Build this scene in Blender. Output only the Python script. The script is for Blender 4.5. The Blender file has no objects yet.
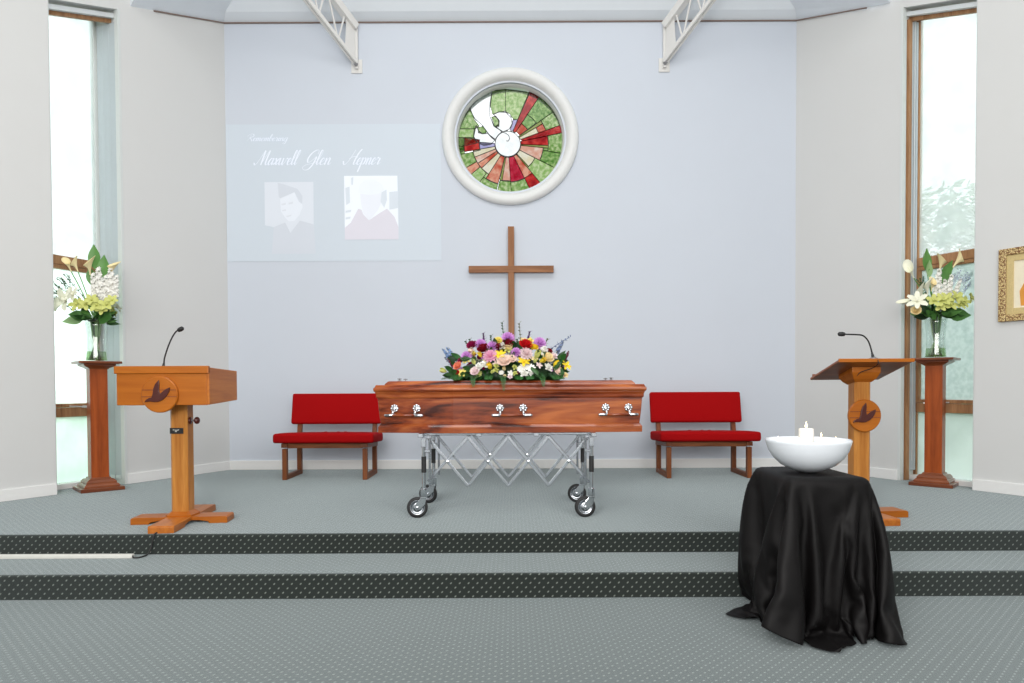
import bpy, bmesh, math, random
from mathutils import Vector, Matrix, Euler
random.seed(7)
PI = math.pi
SC = bpy.context.scene
COL = SC.collection

# ------------------------------------------------------------ camera, world, lights, exposure
cam = bpy.data.cameras.new('camera'); camo = bpy.data.objects.new('camera', cam); COL.objects.link(camo)
SC.camera = camo
cam.lens = 24; cam.sensor_width = 36; cam.shift_y = 0.057; cam.clip_start = 0.05
pit, rol = math.radians(1.2), math.radians(0.25)
fw = Vector((0, math.cos(pit), -math.sin(pit)))
rt = Vector((1, 0, 0)); up = rt.cross(fw)
rt2 = rt * math.cos(rol) - up * math.sin(rol); up2 = rt2.cross(fw)
mw = Matrix((rt2, up2, -fw)).transposed().to_4x4(); mw.translation = (0, 0, 0.99)
camo.matrix_world = mw

SC.view_settings.view_transform = 'Standard'; SC.view_settings.look = 'None'
SC.view_settings.gamma = 1; SC.view_settings.use_curve_mapping = False
SC.view_settings.exposure = 0.22
SC.cycles.max_bounces = 10; SC.cycles.diffuse_bounces = 5; SC.cycles.transparent_max_bounces = 24

W = bpy.data.worlds.new('overcast_sky'); SC.world = W; W.use_nodes = True
bg = W.node_tree.nodes['Background']; bg.inputs[0].default_value = (0.93, 0.98, 1.0, 1); bg.inputs[1].default_value = 2.6

def area(name, loc, target, sx, sy, energy, color=(1, 1, 1)):
    l = bpy.data.lights.new(name, 'AREA'); l.shape = 'RECTANGLE'; l.size = sx; l.size_y = sy; l.energy = energy; l.color = color
    o = bpy.data.objects.new(name, l); COL.objects.link(o); o.location = loc
    d = Vector(target) - Vector(loc); o.rotation_euler = d.to_track_quat('-Z', 'Y').to_euler()
    return o
area('ceiling_lights', (0, 2.0, 7.4), (0, 3.4, 0), 7, 3.5, 260, (1.0, 0.985, 0.96))
area('front_fill', (0, -2.2, 2.7), (0, 6, 1.4), 9, 3.4, 380, (1.0, 0.98, 0.95))  # added fill panel behind the camera, brightens surfaces facing it
area('photographer_flash', (-0.9, -0.6, 2.6), (-0.2, 5.5, 1.0), 1.2, 0.9, 70, (1.0, 0.98, 0.96))

# ------------------------------------------------------------ materials
def lin(r, g, b):
    f = lambda c: ((c / 255 + 0.055) / 1.055) ** 2.4 if c > 10 else c / 255 / 12.92
    return (f(r), f(g), f(b), 1)
MATS = {}
def _new(name):
    m = bpy.data.materials.new(name); m.use_nodes = True
    return m, m.node_tree, m.node_tree.nodes['Principled BSDF']
def plain(name, col, rough=0.5, metal=0.0, var=0.06, scale=30, coat=0.0, bump=0.0, sheen=0.0, spec=0.5):
    if name in MATS: return MATS[name]
    m, nt, p = _new(name); N = nt.nodes.new; L = nt.links.new
    tc = N('ShaderNodeTexCoord'); nz = N('ShaderNodeTexNoise'); nz.inputs['Scale'].default_value = scale; nz.inputs['Detail'].default_value = 4
    L(tc.outputs['Object'], nz.inputs['Vector'])
    mx = N('ShaderNodeMix'); mx.data_type = 'RGBA'
    c = Vector(col[:3])
    mx.inputs[6].default_value = (*(c * (1 - var)), 1); mx.inputs[7].default_value = (*[min(1, x) for x in c * (1 + var)], 1)
    L(nz.outputs['Fac'], mx.inputs[0]); L(mx.outputs[2], p.inputs['Base Color'])
    p.inputs['Roughness'].default_value = rough; p.inputs['Metallic'].default_value = metal; p.inputs['Coat Weight'].default_value = coat
    p.inputs['Coat Roughness'].default_value = 0.08; p.inputs['Specular IOR Level'].default_value = spec
    if sheen: p.inputs['Sheen Weight'].default_value = sheen
    if bump:
        b = N('ShaderNodeBump'); b.inputs['Strength'].default_value = bump; b.inputs['Distance'].default_value = 0.003
        L(nz.outputs['Fac'], b.inputs['Height']); L(b.outputs['Normal'], p.inputs['Normal'])
    MATS[name] = m; return m
def wood(name, c1, c2, axis='z', scale=9.0, rough=0.4, coat=0.0, dist=1.2, c3=None):
    if name in MATS: return MATS[name]
    m, nt, p = _new(name); N = nt.nodes.new; L = nt.links.new
    tc = N('ShaderNodeTexCoord'); mp = N('ShaderNodeMapping')
    s = [1.0, 1.0, 1.0]; s['xyz'.index(axis)] = 0.09; mp.inputs['Scale'].default_value = s
    L(tc.outputs['Object'], mp.inputs['Vector'])
    nz = N('ShaderNodeTexNoise'); nz.inputs['Scale'].default_value = scale; nz.inputs['Detail'].default_value = 6; nz.inputs['Distortion'].default_value = dist
    L(mp.outputs[0], nz.inputs['Vector'])
    n2 = N('ShaderNodeTexNoise'); n2.inputs['Scale'].default_value = scale * 9; n2.inputs['Detail'].default_value = 3
    L(mp.outputs[0], n2.inputs['Vector'])
    ad = N('ShaderNodeMath'); ad.operation = 'MULTIPLY_ADD'; ad.inputs[1].default_value = 0.3
    L(n2.outputs['Fac'], ad.inputs[0]); L(nz.outputs['Fac'], ad.inputs[2])
    rp = N('ShaderNodeValToRGB'); e = rp.color_ramp.elements
    e[0].position = 0.47 if c3 else 0.42; e[0].color = c1; e[1].position = 0.84; e[1].color = c2
    if c3:
        x = e.new(0.6); x.color = c3
    L(ad.outputs[0], rp.inputs[0]); L(rp.outputs[0], p.inputs['Base Color'])
    b = N('ShaderNodeBump'); b.inputs['Strength'].default_value = 0.06; b.inputs['Distance'].default_value = 0.002
    L(n2.outputs['Fac'], b.inputs['Height']); L(b.outputs['Normal'], p.inputs['Normal'])
    p.inputs['Roughness'].default_value = rough; p.inputs['Coat Weight'].default_value = coat; p.inputs['Coat Roughness'].default_value = 0.12; p.inputs['Specular IOR Level'].default_value = 0.28
    MATS[name] = m; return m
def carpet():
    m, nt, p = _new('dotted_green_carpet'); N = nt.nodes.new; L = nt.links.new
    uv = N('ShaderNodeUVMap'); uv.uv_map = 'UVMap'; sp = N('ShaderNodeSeparateXYZ'); L(uv.outputs[0], sp.inputs[0])
    def mth(op, a, b=None, c=None):
        n = N('ShaderNodeMath'); n.operation = op
        for i, x in enumerate((a, b, c)):
            if x is None: continue
            if isinstance(x, (int, float)): n.inputs[i].default_value = x
            else: L(x, n.inputs[i])
        return n.outputs[0]
    P = 0.053
    x, y = sp.outputs[0], sp.outputs[1]
    a = mth('MULTIPLY', mth('ADD', x, y), 1 / P); b = mth('MULTIPLY', mth('SUBTRACT', x, y), 1 / P)
    fa = mth('SUBTRACT', mth('FRACT', a), 0.5); fb = mth('SUBTRACT', mth('FRACT', b), 0.5)
    # elongated fleck along one diagonal
    d2 = mth('ADD', mth('MULTIPLY', mth('MULTIPLY', fa, fa), 0.55), mth('MULTIPLY', mth('MULTIPLY', fb, fb), 1.7))
    mask = mth('SUBTRACT', 1.0, mth('SMOOTH_MIN', mth('MULTIPLY', d2, 30), 1.0, 0.3))
    mask = mth('MAXIMUM', mask, 0.0)
    nz = N('ShaderNodeTexNoise'); nz.inputs['Scale'].default_value = 260; L(uv.outputs[0], nz.inputs['Vector'])
    n2 = N('ShaderNodeTexNoise'); n2.inputs['Scale'].default_value = 1.3; n2.inputs['Detail'].default_value = 3; L(uv.outputs[0], n2.inputs['Vector'])
    f = mth('MULTIPLY_ADD', nz.outputs['Fac'], 0.5, mth('MULTIPLY', n2.outputs['Fac'], 0.5))
    base = N('ShaderNodeMix'); base.data_type = 'RGBA'; base.inputs[6].default_value = CARPET_A; base.inputs[7].default_value = CARPET_B
    L(f, base.inputs[0])
    mx = N('ShaderNodeMix'); mx.data_type = 'RGBA'; L(mask, mx.inputs[0]); L(base.outputs[2], mx.inputs[6]); mx.inputs[7].default_value = CARPET_DOT
    L(mx.outputs[2], p.inputs['Base Color'])
    p.inputs['Roughness'].default_value = 0.95; p.inputs['Specular IOR Level'].default_value = 0.1
    p.inputs['Sheen Weight'].default_value = 0.62; p.inputs['Sheen Roughness'].default_value = 0.54; p.inputs['Sheen Tint'].default_value = SHEEN
    bp = N('ShaderNodeBump'); bp.inputs['Strength'].default_value = 0.35; bp.inputs['Distance'].default_value = 0.004
    L(nz.outputs['Fac'], bp.inputs['Height']); L(bp.outputs['Normal'], p.inputs['Normal'])
    return m
CARPET_A = (0.008, 0.0105, 0.008, 1); CARPET_B = (0.017, 0.021, 0.017, 1); CARPET_DOT = (0.21, 0.23, 0.21, 1); SHEEN = (0.84, 0.96, 0.99, 1)
def glass(name, tint, frost=0.0, rough=0.05, noise=0.0, gloss=0.06, col2=None, nscale=14):
    m = bpy.data.materials.new(name); m.use_nodes = True; nt = m.node_tree; nt.nodes.clear(); N = nt.nodes.new; L = nt.links.new
    out = N('ShaderNodeOutputMaterial'); tr = N('ShaderNodeBsdfTransparent'); tl = N('ShaderNodeBsdfTranslucent'); gl = N('ShaderNodeBsdfGlossy')
    gl.inputs['Roughness'].default_value = rough
    tc = N('ShaderNodeTexCoord'); nz = N('ShaderNodeTexNoise'); nz.inputs['Scale'].default_value = nscale; nz.inputs['Detail'].default_value = 5
    L(tc.outputs['Object'], nz.inputs['Vector'])
    mx = N('ShaderNodeMix'); mx.data_type = 'RGBA'; mx.inputs[6].default_value = tint; mx.inputs[7].default_value = col2 or tint
    rp = N('ShaderNodeValToRGB'); rp.color_ramp.elements[0].position = 0.38; rp.color_ramp.elements[1].position = 0.62
    L(nz.outputs['Fac'], rp.inputs[0]); L(rp.outputs[0], mx.inputs[0])
    for n in (tr, tl): L(mx.outputs[2], n.inputs[0])
    a = N('ShaderNodeMixShader'); a.inputs[0].default_value = frost; L(tr.outputs[0], a.inputs[1]); L(tl.outputs[0], a.inputs[2])
    b = N('ShaderNodeMixShader'); b.inputs[0].default_value = gloss; L(a.outputs[0], b.inputs[1]); L(gl.outputs[0], b.inputs[2])
    L(b.outputs[0], out.inputs[0]); return m
def emis(name, base, e, strength, rough=0.6):
    m, nt, p = _new(name); N = nt.nodes.new; L = nt.links.new
    p.inputs['Base Color'].default_value = base; p.inputs['Emission Color'].default_value = e; p.inputs['Emission Strength'].default_value = strength
    p.inputs['Roughness'].default_value = rough
    nz = N('ShaderNodeTexNoise'); nz.inputs['Scale'].default_value = 3
    mx = N('ShaderNodeMix'); mx.data_type = 'RGBA'; c = Vector(e[:3]); mx.inputs[6].default_value = (*(c * .95), 1); mx.inputs[7].default_value = (*(c * 1.05), 1)
    L(nz.outputs['Fac'], mx.inputs[0]); L(mx.outputs[2], p.inputs['Emission Color'])
    return m

# ------------------------------------------------------------ mesh helpers
class MB:
    def __init__(s): s.v = []; s.f = []
    def add(s, vs, fs):
        k = len(s.v); s.v += [tuple(v) for v in vs]; s.f += [tuple(i + k for i in f) for f in fs]; return s
    def box(s, c, d, rot=None):
        hx, hy, hz = d[0] / 2, d[1] / 2, d[2] / 2
        vs = [Vector((x, y, z)) for x in (-hx, hx) for y in (-hy, hy) for z in (-hz, hz)]
        if rot is not None: vs = [rot @ v for v in vs]
        c = Vector(c)
        return s.add([v + c for v in vs], [(0, 1, 3, 2), (4, 6, 7, 5), (0, 4, 5, 1), (2, 3, 7, 6), (0, 2, 6, 4), (1, 5, 7, 3)])
    def bar(s, a, b, w, h, upv=(0, 0, 1)):
        a, b = Vector(a), Vector(b); d = b - a; z = d.normalized(); x = Vector(upv).cross(z)
        if x.length < 1e-4: x = Vector((1, 0, 0)).cross(z)
        x.normalize(); y = z.cross(x); R = Matrix((x, y, z)).transposed()
        return s.box((a + b) / 2, (w, h, d.length), R)
    def loft(s, rings, cap=True, closed=True):
        n = len(rings[0]); k = len(s.v)
        for r in rings: s.v += [tuple(p) for p in r]
        for i in range(len(rings) - 1):
            for j in range(n if closed else n - 1):
                a = k + i * n + j; b = k + i * n + (j + 1) % n
                s.f.append((a, b, b + n, a + n))
        if cap: s.f.append(tuple(k + j for j in reversed(range(n)))); s.f.append(tuple(k + (len(rings) - 1) * n + j for j in range(n)))
        return s
    def tube(s, pts, r, n=8, cap=True):
        pts = [Vector(p) for p in pts]; rs = r if isinstance(r, (list, tuple)) else [r] * len(pts)
        ref = None; rings = []
        for i, p in enumerate(pts):
            t = (pts[min(i + 1, len(pts) - 1)] - pts[max(i - 1, 0)]).normalized()
            if ref is None: ref = t.orthogonal().normalized()
            ref = (ref - t * ref.dot(t)).normalized(); u = t.cross(ref)
            rings.append([p + (ref * math.cos(2 * PI * j / n) + u * math.sin(2 * PI * j / n)) * rs[i] for j in range(n)])
        return s.loft(rings, cap)
    def lathe(s, prof, n=24, c=(0, 0, 0), axis='z', cap=True):
        rings = []
        for r, h in prof:
            ring = []
            for j in range(n):
                a = 2 * PI * j / n; x, y = r * math.cos(a), r * math.sin(a)
                p = (x, y, h) if axis == 'z' else ((x, -h, y) if axis == 'y' else (h, x, y))
                ring.append((p[0] + c[0], p[1] + c[1], p[2] + c[2]))
            rings.append(ring)
        return s.loft(rings, cap)
    def prism(s, poly, a, b, axis='y'):
        # poly in the two other axes, extruded from a to b along axis
        def P(p, t):
            return {'y': (p[0], t, p[1]), 'x': (t, p[0], p[1]), 'z': (p[0], p[1], t)}[axis]
        return s.loft([[P(p, a) for p in poly], [P(p, b) for p in poly]])
    def sphere(s, c, r, n=12, m=8, sc=(1, 1, 1)):
        rings = []
        for i in range(1, m):
            t = PI * i / m
            rings.append([(c[0] + r * sc[0] * math.sin(t) * math.cos(2 * PI * j / n), c[1] + r * sc[1] * math.sin(t) * math.sin(2 * PI * j / n), c[2] - r * sc[2] * math.cos(t)) for j in range(n)])
        return s.loft(rings)
    def mesh(s, name, smooth=False):
        me = bpy.data.meshes.new(name); me.from_pydata(s.v, [], s.f)
        bm = bmesh.new(); bm.from_mesh(me); bmesh.ops.recalc_face_normals(bm, faces=bm.faces); bm.to_mesh(me); bm.free()
        if smooth: me.polygons.foreach_set('use_smooth', [True] * len(me.polygons))
        return me
    def build(s, name, mat, parent=None, smooth=False, bevel=0.0, loc=None, segs=2):
        me = s.mesh(name, smooth); me.materials.append(mat)
        return put(name, me, parent, loc, bevel, segs)
def put(name, me, parent=None, loc=None, bevel=0.0, segs=2):
    o = bpy.data.objects.new(name, me); COL.objects.link(o)
    if parent is not None: o.parent = parent
    if loc is not None: o.location = loc
    if bevel:
        md = o.modifiers.new('bevel', 'BEVEL'); md.width = bevel; md.segments = segs; md.limit_method = 'ANGLE'; md.angle_limit = math.radians(40)
    return o
def autosmooth(o, ang=35):
    me = o.data; bm = bmesh.new(); bm.from_mesh(me)
    for e in bm.edges:
        e.smooth = not (len(e.link_faces) == 2 and e.calc_face_angle(0) > math.radians(ang))
    for f in bm.faces: f.smooth = True
    bm.to_mesh(me); bm.free(); return o
def empty(name, loc, rz=0.0):
    o = bpy.data.objects.new(name, None); COL.objects.link(o); o.location = loc; o.rotation_euler = (0, 0, rz); o.empty_display_size = 0.1; return o
def tag(o, label, cat, group=None):
    o['label'] = label; o['category'] = cat
    if group: o['group'] = group
    return o
def thing(name, label, cat, loc=(0, 0, 0), rz=0.0, group=None): return tag(empty(name, loc, rz), label, cat, group)
def struct(o): o['kind'] = 'structure'; return o
def stuff(o): o['kind'] = 'stuff'; return o
def copy_tree(o, parent=None):
    c = o.copy(); COL.objects.link(c)
    if parent is not None: c.parent = parent
    for ch in list(o.children): copy_tree(ch, c)
    return c

# ------------------------------------------------------------ colours in use
WALL = plain('warm_white_plaster', (0.665, 0.668, 0.66), 0.85, var=0.015, scale=2)
BACK = plain('pale_blue_plaster', (0.62, 0.665, 0.74), 0.85, var=0.015, scale=2)
CEIL = plain('white_ceiling_paint', (0.79, 0.84, 0.89), 0.85, var=0.02, scale=3)
TRIM = plain('white_gloss_trim', (0.82, 0.82, 0.81), 0.5, var=0.02)
REVEAL = plain('reveal_paint', (0.66, 0.69, 0.68), 0.8, var=0.02)
WINTIMBER = wood('window_timber', lin(132, 92, 62), lin(182, 138, 98), 'z', 14, 0.5)
PINE = wood('honey_pine', lin(160, 96, 34), lin(200, 138, 66), 'z', 9, 0.4, 0.1)
PINEX = wood('honey_pine_crosswise', lin(154, 80, 16), lin(180, 104, 28), 'x', 7, 0.4, 0.1)
PINEY = wood('honey_pine_lengthwise', lin(160, 86, 28), lin(192, 116, 44), 'y', 9, 0.4, 0.1)
PLINTHW = wood('red_brown_plinth_timber', lin(128, 54, 14), lin(174, 84, 30), 'z', 9, 0.4, 0.12)
PLINTHX = wood('dark_plinth_moulding', lin(96, 46, 26), lin(140, 78, 46), 'x', 9, 0.35, 0.3)
DARKW = plain('dark_mahogany', lin(74, 26, 18), 0.35, var=0.15, scale=40, coat=0.3)
BENCHW = wood('bench_timber', lin(92, 46, 20), lin(138, 80, 44), 'z', 12, 0.45, 0.0)
BENCHX = wood('bench_timber_crosswise', lin(96, 50, 22), lin(142, 84, 46), 'x', 12, 0.45, 0.0)
BENCHY = wood('bench_timber_sideways', lin(92, 46, 20), lin(138, 80, 44), 'y', 12, 0.45, 0.0)
RED = plain('red_wool_upholstery', lin(158, 8, 12), 0.85, var=0.08, scale=160, bump=0.15, spec=0.1)
CROSSW = wood('cross_timber', lin(122, 76, 42), lin(160, 108, 68), 'z', 14, 0.45)
CROSSX = wood('cross_timber_crosswise', lin(122, 76, 42), lin(160, 108, 68), 'x', 14, 0.45)
COFFIN = wood('polished_coffin_timber', lin(62, 21, 8), lin(178, 98, 48), 'x', 5.0, 0.24, 0.75, 2.4, lin(132, 58, 26))
CHROME = plain('polished_chrome', (0.68, 0.70, 0.73), 0.14, 1.0, 0.03)
STEEL = plain('brushed_aluminium', (0.50, 0.53, 0.57), 0.26, 1.0, 0.05)
BLACKRUB = plain('black_rubber', (0.014, 0.014, 0.015), 0.6)
BLACKPL = plain('black_plastic', (0.012, 0.012, 0.013), 0.4)
GREYPL = plain('grey_metal', (0.25, 0.25, 0.26), 0.4, 0.6)
WHITEMET = plain('white_painted_steel', (0.72, 0.71, 0.69), 0.45, var=0.03)

# ============================================================ THE SETTING
A_L, E_L, S_L = Vector((-3.37, 8.13)), Vector((-3.94, 6.97)), Vector((-4.22, 6.30))
A_R, E_R, S_R = Vector((3.37, 8.13)), Vector((3.96, 7.00)), Vector((4.285, 6.33))
REAR = -3.5
def front_end(S, sgn):
    t = (S.y - REAR) / 0.866
    return Vector((S.x + sgn * 0.5 * t, REAR))
R_L, R_R = front_end(S_L, -1), front_end(S_R, 1)
DEPTH = 0.33; DEPTH_R = 0.23     # thickness of the left and right walls
HT = 8.8
CARPET = carpet()
def carpet_mesh(name, prof, wfun):
    vs, fs, uvs = [], [], []; s = 0
    for i, (y, z) in enumerate(prof):
        if i: s += math.hypot(y - prof[i - 1][0], z - prof[i - 1][1])
        xl, xr = wfun(y); vs += [(xl, y, z), (xr, y, z)]; uvs += [(xl, s + prof[0][0]), (xr, s + prof[0][0])]
        if i: fs.append((2 * i - 2, 2 * i - 1, 2 * i + 1, 2 * i))
    me = bpy.data.meshes.new(name); me.from_pydata(vs, [], fs)
    ul = me.uv_layers.new(name='UVMap')
    for p in me.polygons:
        for li in p.loop_indices: ul.data[li].uv = uvs[me.loops[li].vertex_index]
    me.materials.append(CARPET); return struct(put(name, me))
def wfun(y):
    pts = [(REAR - .2, R_L.x, R_R.x), (4.5, S_L.x - 1.0, S_R.x + 1.0), (6.30, S_L.x - .30, S_R.x + .30), (7.02, E_L.x - .30, E_R.x + .30), (8.2, A_L.x - .05, A_R.x + .05), (8.3, A_L.x - .05, A_R.x + .05)]
    for (y0, a0, b0), (y1, a1, b1) in zip(pts, pts[1:]):
        if y <= y1:
            t = (y - y0) / (y1 - y0); return a0 + (a1 - a0) * t, b0 + (b1 - b0) * t
    return pts[-1][1], pts[-1][2]
def nose(y, z, r=0.018, n=5):
    return [(y + r - r * math.cos(PI / 2 * i / n), z - r + r * math.sin(PI / 2 * i / n)) for i in range(n + 1)]
FZ, TZ = -0.284, -0.135
carpet_mesh('floor', [(REAR, FZ), (0, FZ), (2, FZ), (4.16, FZ)], wfun)
carpet_mesh('floor_step', [(4.07, FZ)] + nose(4.07, TZ) + [(4.65, TZ)], wfun)
carpet_mesh('floor_platform', [(4.57, TZ)] + nose(4.57, 0.0) + [(6.30, 0), (7.02, 0), (8.2, 0)], wfun)

# back wall with a round opening
CX, CZ, RO = -0.006, 3.926, 0.64
m = MB(); n = 64; YB, YT = 8.13, 8.40
x0, x1, z0, z1 = -3.75, 3.75, -0.3, HT
circ = [(CX + RO * math.cos(2 * PI * j / n), CZ + RO * math.sin(2 * PI * j / n)) for j in range(n)]
def edge(j):
    a = 2 * PI * j / n; dx, dz = math.cos(a), math.sin(a); t = 1e9
    if dx > 1e-9: t = min(t, (x1 - CX) / dx)
    if dx < -1e-9: t = min(t, (x0 - CX) / dx)
    if dz > 1e-9: t = min(t, (z1 - CZ) / dz)
    if dz < -1e-9: t = min(t, (z0 - CZ) / dz)
    return (CX + dx * t, CZ + dz * t)
outer = [edge(j) for j in range(n)]
for (cx, cz) in ((x0, z0), (x0, z1), (x1, z0), (x1, z1)):
    k = min(range(n), key=lambda j: abs(math.atan2(cz - CZ, cx - CX) - math.atan2(outer[j][1] - CZ, outer[j][0] - CX))); outer[k] = (cx, cz)
k = 0
for Y in (YB, YT): m.v += [(x, Y, z) for x, z in circ] + [(x, Y, z) for x, z in outer]
for j in range(n):
    b = (j + 1) % n
    m.f.append((j, b, n + b, n + j)); m.f.append((2 * n + j, 3 * n + j, 3 * n + b, 2 * n + b))
    m.f.append((j, 2 * n + j, 2 * n + b, b)); m.f.append((n + j, n + b, 3 * n + b, 3 * n + j))
struct(m.build('wall_back', BACK))

def seg_prism(mb, P, Q, nrm, zb, zt, d=DEPTH, zt2=None, zb2=None):
    # vertical slab from P to Q (2D), from the wall line outward by d
    zt2 = zt if zt2 is None else zt2; zb2 = zb if zb2 is None else zb2
    a, b = Vector(P), Vector(Q); c, e = b + nrm * d, a + nrm * d
    vs = [(a.x, a.y, zb), (b.x, b.y, zb2), (c.x, c.y, zb2), (e.x, e.y, zb), (a.x, a.y, zt), (b.x, b.y, zt2), (c.x, c.y, zt2), (e.x, e.y, zt)]
    mb.add(vs, [(0, 1, 2, 3), (4, 7, 6, 5), (0, 4, 5, 1), (1, 5, 6, 2), (2, 6, 7, 3), (3, 7, 4, 0)])
HE, HS, SILL = 4.80, 4.54, 0.05
for side, A, E, S, R, sg in (('left', A_L, E_L, S_L, R_L, -1), ('right', A_R, E_R, S_R, R_R, 1)):
    al = (S - E).normalized(); nrm = Vector((-al.y, al.x));
    if nrm.x * sg < 0: nrm = -nrm
    def n2(P, Q):
        d = (Q - P).normalized(); q = Vector((-d.y, d.x)); return q if q.x * sg > 0 else -q
    mb = MB(); dp = DEPTH if sg < 0 else DEPTH_R
    seg_prism(mb, A, E, n2(A, E), -0.3, HT, dp)
    seg_prism(mb, E, S, nrm, HE, HT, dp, HT, HS)
    seg_prism(mb, S, R, n2(S, R), -0.3, HT, dp)
    struct(mb.build('wall_' + side, WALL))
    # reveals (painted linings of the opening) and the low sill strip
    rv = MB()
    for P, q in ((E, 1), (S, -1)):
        p1 = P + al * 0.006 * q
        c = p1 + nrm * (dp / 2 + 0.004); hz = HE if q == 1 else HS
        R3 = Matrix((Vector((al.x, al.y, 0)), Vector((nrm.x, nrm.y, 0)), Vector((0, 0, 1)))).transposed()
        rv.box((c.x, c.y, hz / 2), (0.012, dp - 0.004, hz), R3)
    struct(rv.build('trim_1' if sg < 0 else 'trim_2', REVEAL))
    bs = MB(); ht, th = 0.105, 0.016
    for P, Q in ((A, E), (S, S + (R - S).normalized() * 2.3)):
        seg_prism(bs, P, Q, -n2(P, Q), 0.0, ht, th)
    struct(bs.build('baseboard_' + side, TRIM, bevel=0.004))
b = MB(); b.box((0, 8.122, 0.055), (6.72, 0.016, 0.11)); struct(b.build('baseboard_back', TRIM, bevel=0.004))
b = MB(); b.box((0, REAR - .1, HT / 2 - .2), (21, 0.2, HT + .4)); struct(b.build('wall_rear', WALL))

# ceiling: coved band over the back wall, raked slope above it, small facets dropping along both side walls
vs, fs = [], []
for s in (-1, 1):
    vs += [(s * 3.375, 8.135, 5.276), (s * 3.31, 8.02, 5.342), (s * 3.885, 7.07, 4.889), (s * 1.69, 6.85, 6.59), (s * 2.19, 5.79, 6.23), (s * 4.02, 6.85, 8.6), (s * 5.0, 4.9, 8.6), (s * 10.5, REAR, 8.6)]
fs += [(0, 1, 9, 8), (1, 3, 11, 9), (3, 6, 14, 11), (6, 7, 15, 14)]
for k in (0, 8): fs += [(k, k + 2, k + 4, k + 3, k + 1), (k + 3, k + 4, k + 6), (k + 4, k + 5, k + 6), (k + 2, k + 5, k + 4)]
me = bpy.data.meshes.new('ceiling'); me.from_pydata(vs, [], fs); me.materials.append(CEIL)
struct(put('ceiling', me))
# brown strips painting in the shadow line where ceiling meets walls
b = MB(); GAPM = plain('painted_gap_shadow', lin(126, 108, 100), 0.8)
b.bar((-3.37, 8.121, 5.268), (3.37, 8.121, 5.268), 0.012, 0.014)
for s in (-1, 1): b.bar((s * 3.365, 8.12, 5.268), (s * 3.765, 7.30, 4.965), 0.012, 0.012)
struct(b.build('gap_shadow_strip', GAPM))

# outdoor ground
b = MB(); b.box((0, 8, -0.62), (90, 90, 0.2)); struct(b.build('ground', plain('lawn', (0.20, 0.27, 0.15), 0.9, var=0.3, scale=3)))

# ============================================================ WINDOWS
CLEAR = glass('clear_glass', (0.97, 1.0, 0.99, 1), 0.0)
MIST = glass('hazy_upper_glass', (0.72, 0.75, 0.75, 1), 0.5, 0.2, col2=(0.78, 0.80, 0.80, 1), nscale=5)
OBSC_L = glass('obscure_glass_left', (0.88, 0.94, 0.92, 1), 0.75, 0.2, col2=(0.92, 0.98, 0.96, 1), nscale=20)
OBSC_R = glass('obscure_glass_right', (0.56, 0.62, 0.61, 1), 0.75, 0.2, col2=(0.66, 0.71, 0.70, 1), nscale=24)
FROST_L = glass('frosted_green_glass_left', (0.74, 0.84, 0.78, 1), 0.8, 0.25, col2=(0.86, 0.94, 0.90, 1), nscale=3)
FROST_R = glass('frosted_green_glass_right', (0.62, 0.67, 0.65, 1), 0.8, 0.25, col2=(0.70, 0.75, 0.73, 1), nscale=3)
ALU = plain('white_aluminium', (0.70, 0.73, 0.74), 0.4, 0.2)
BLIND_SHADE = plain('blind_and_reveal_shade', (0.50, 0.55, 0.58), 0.9, var=0.03)  # right blind, and the painted shade of the left reveal
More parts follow.
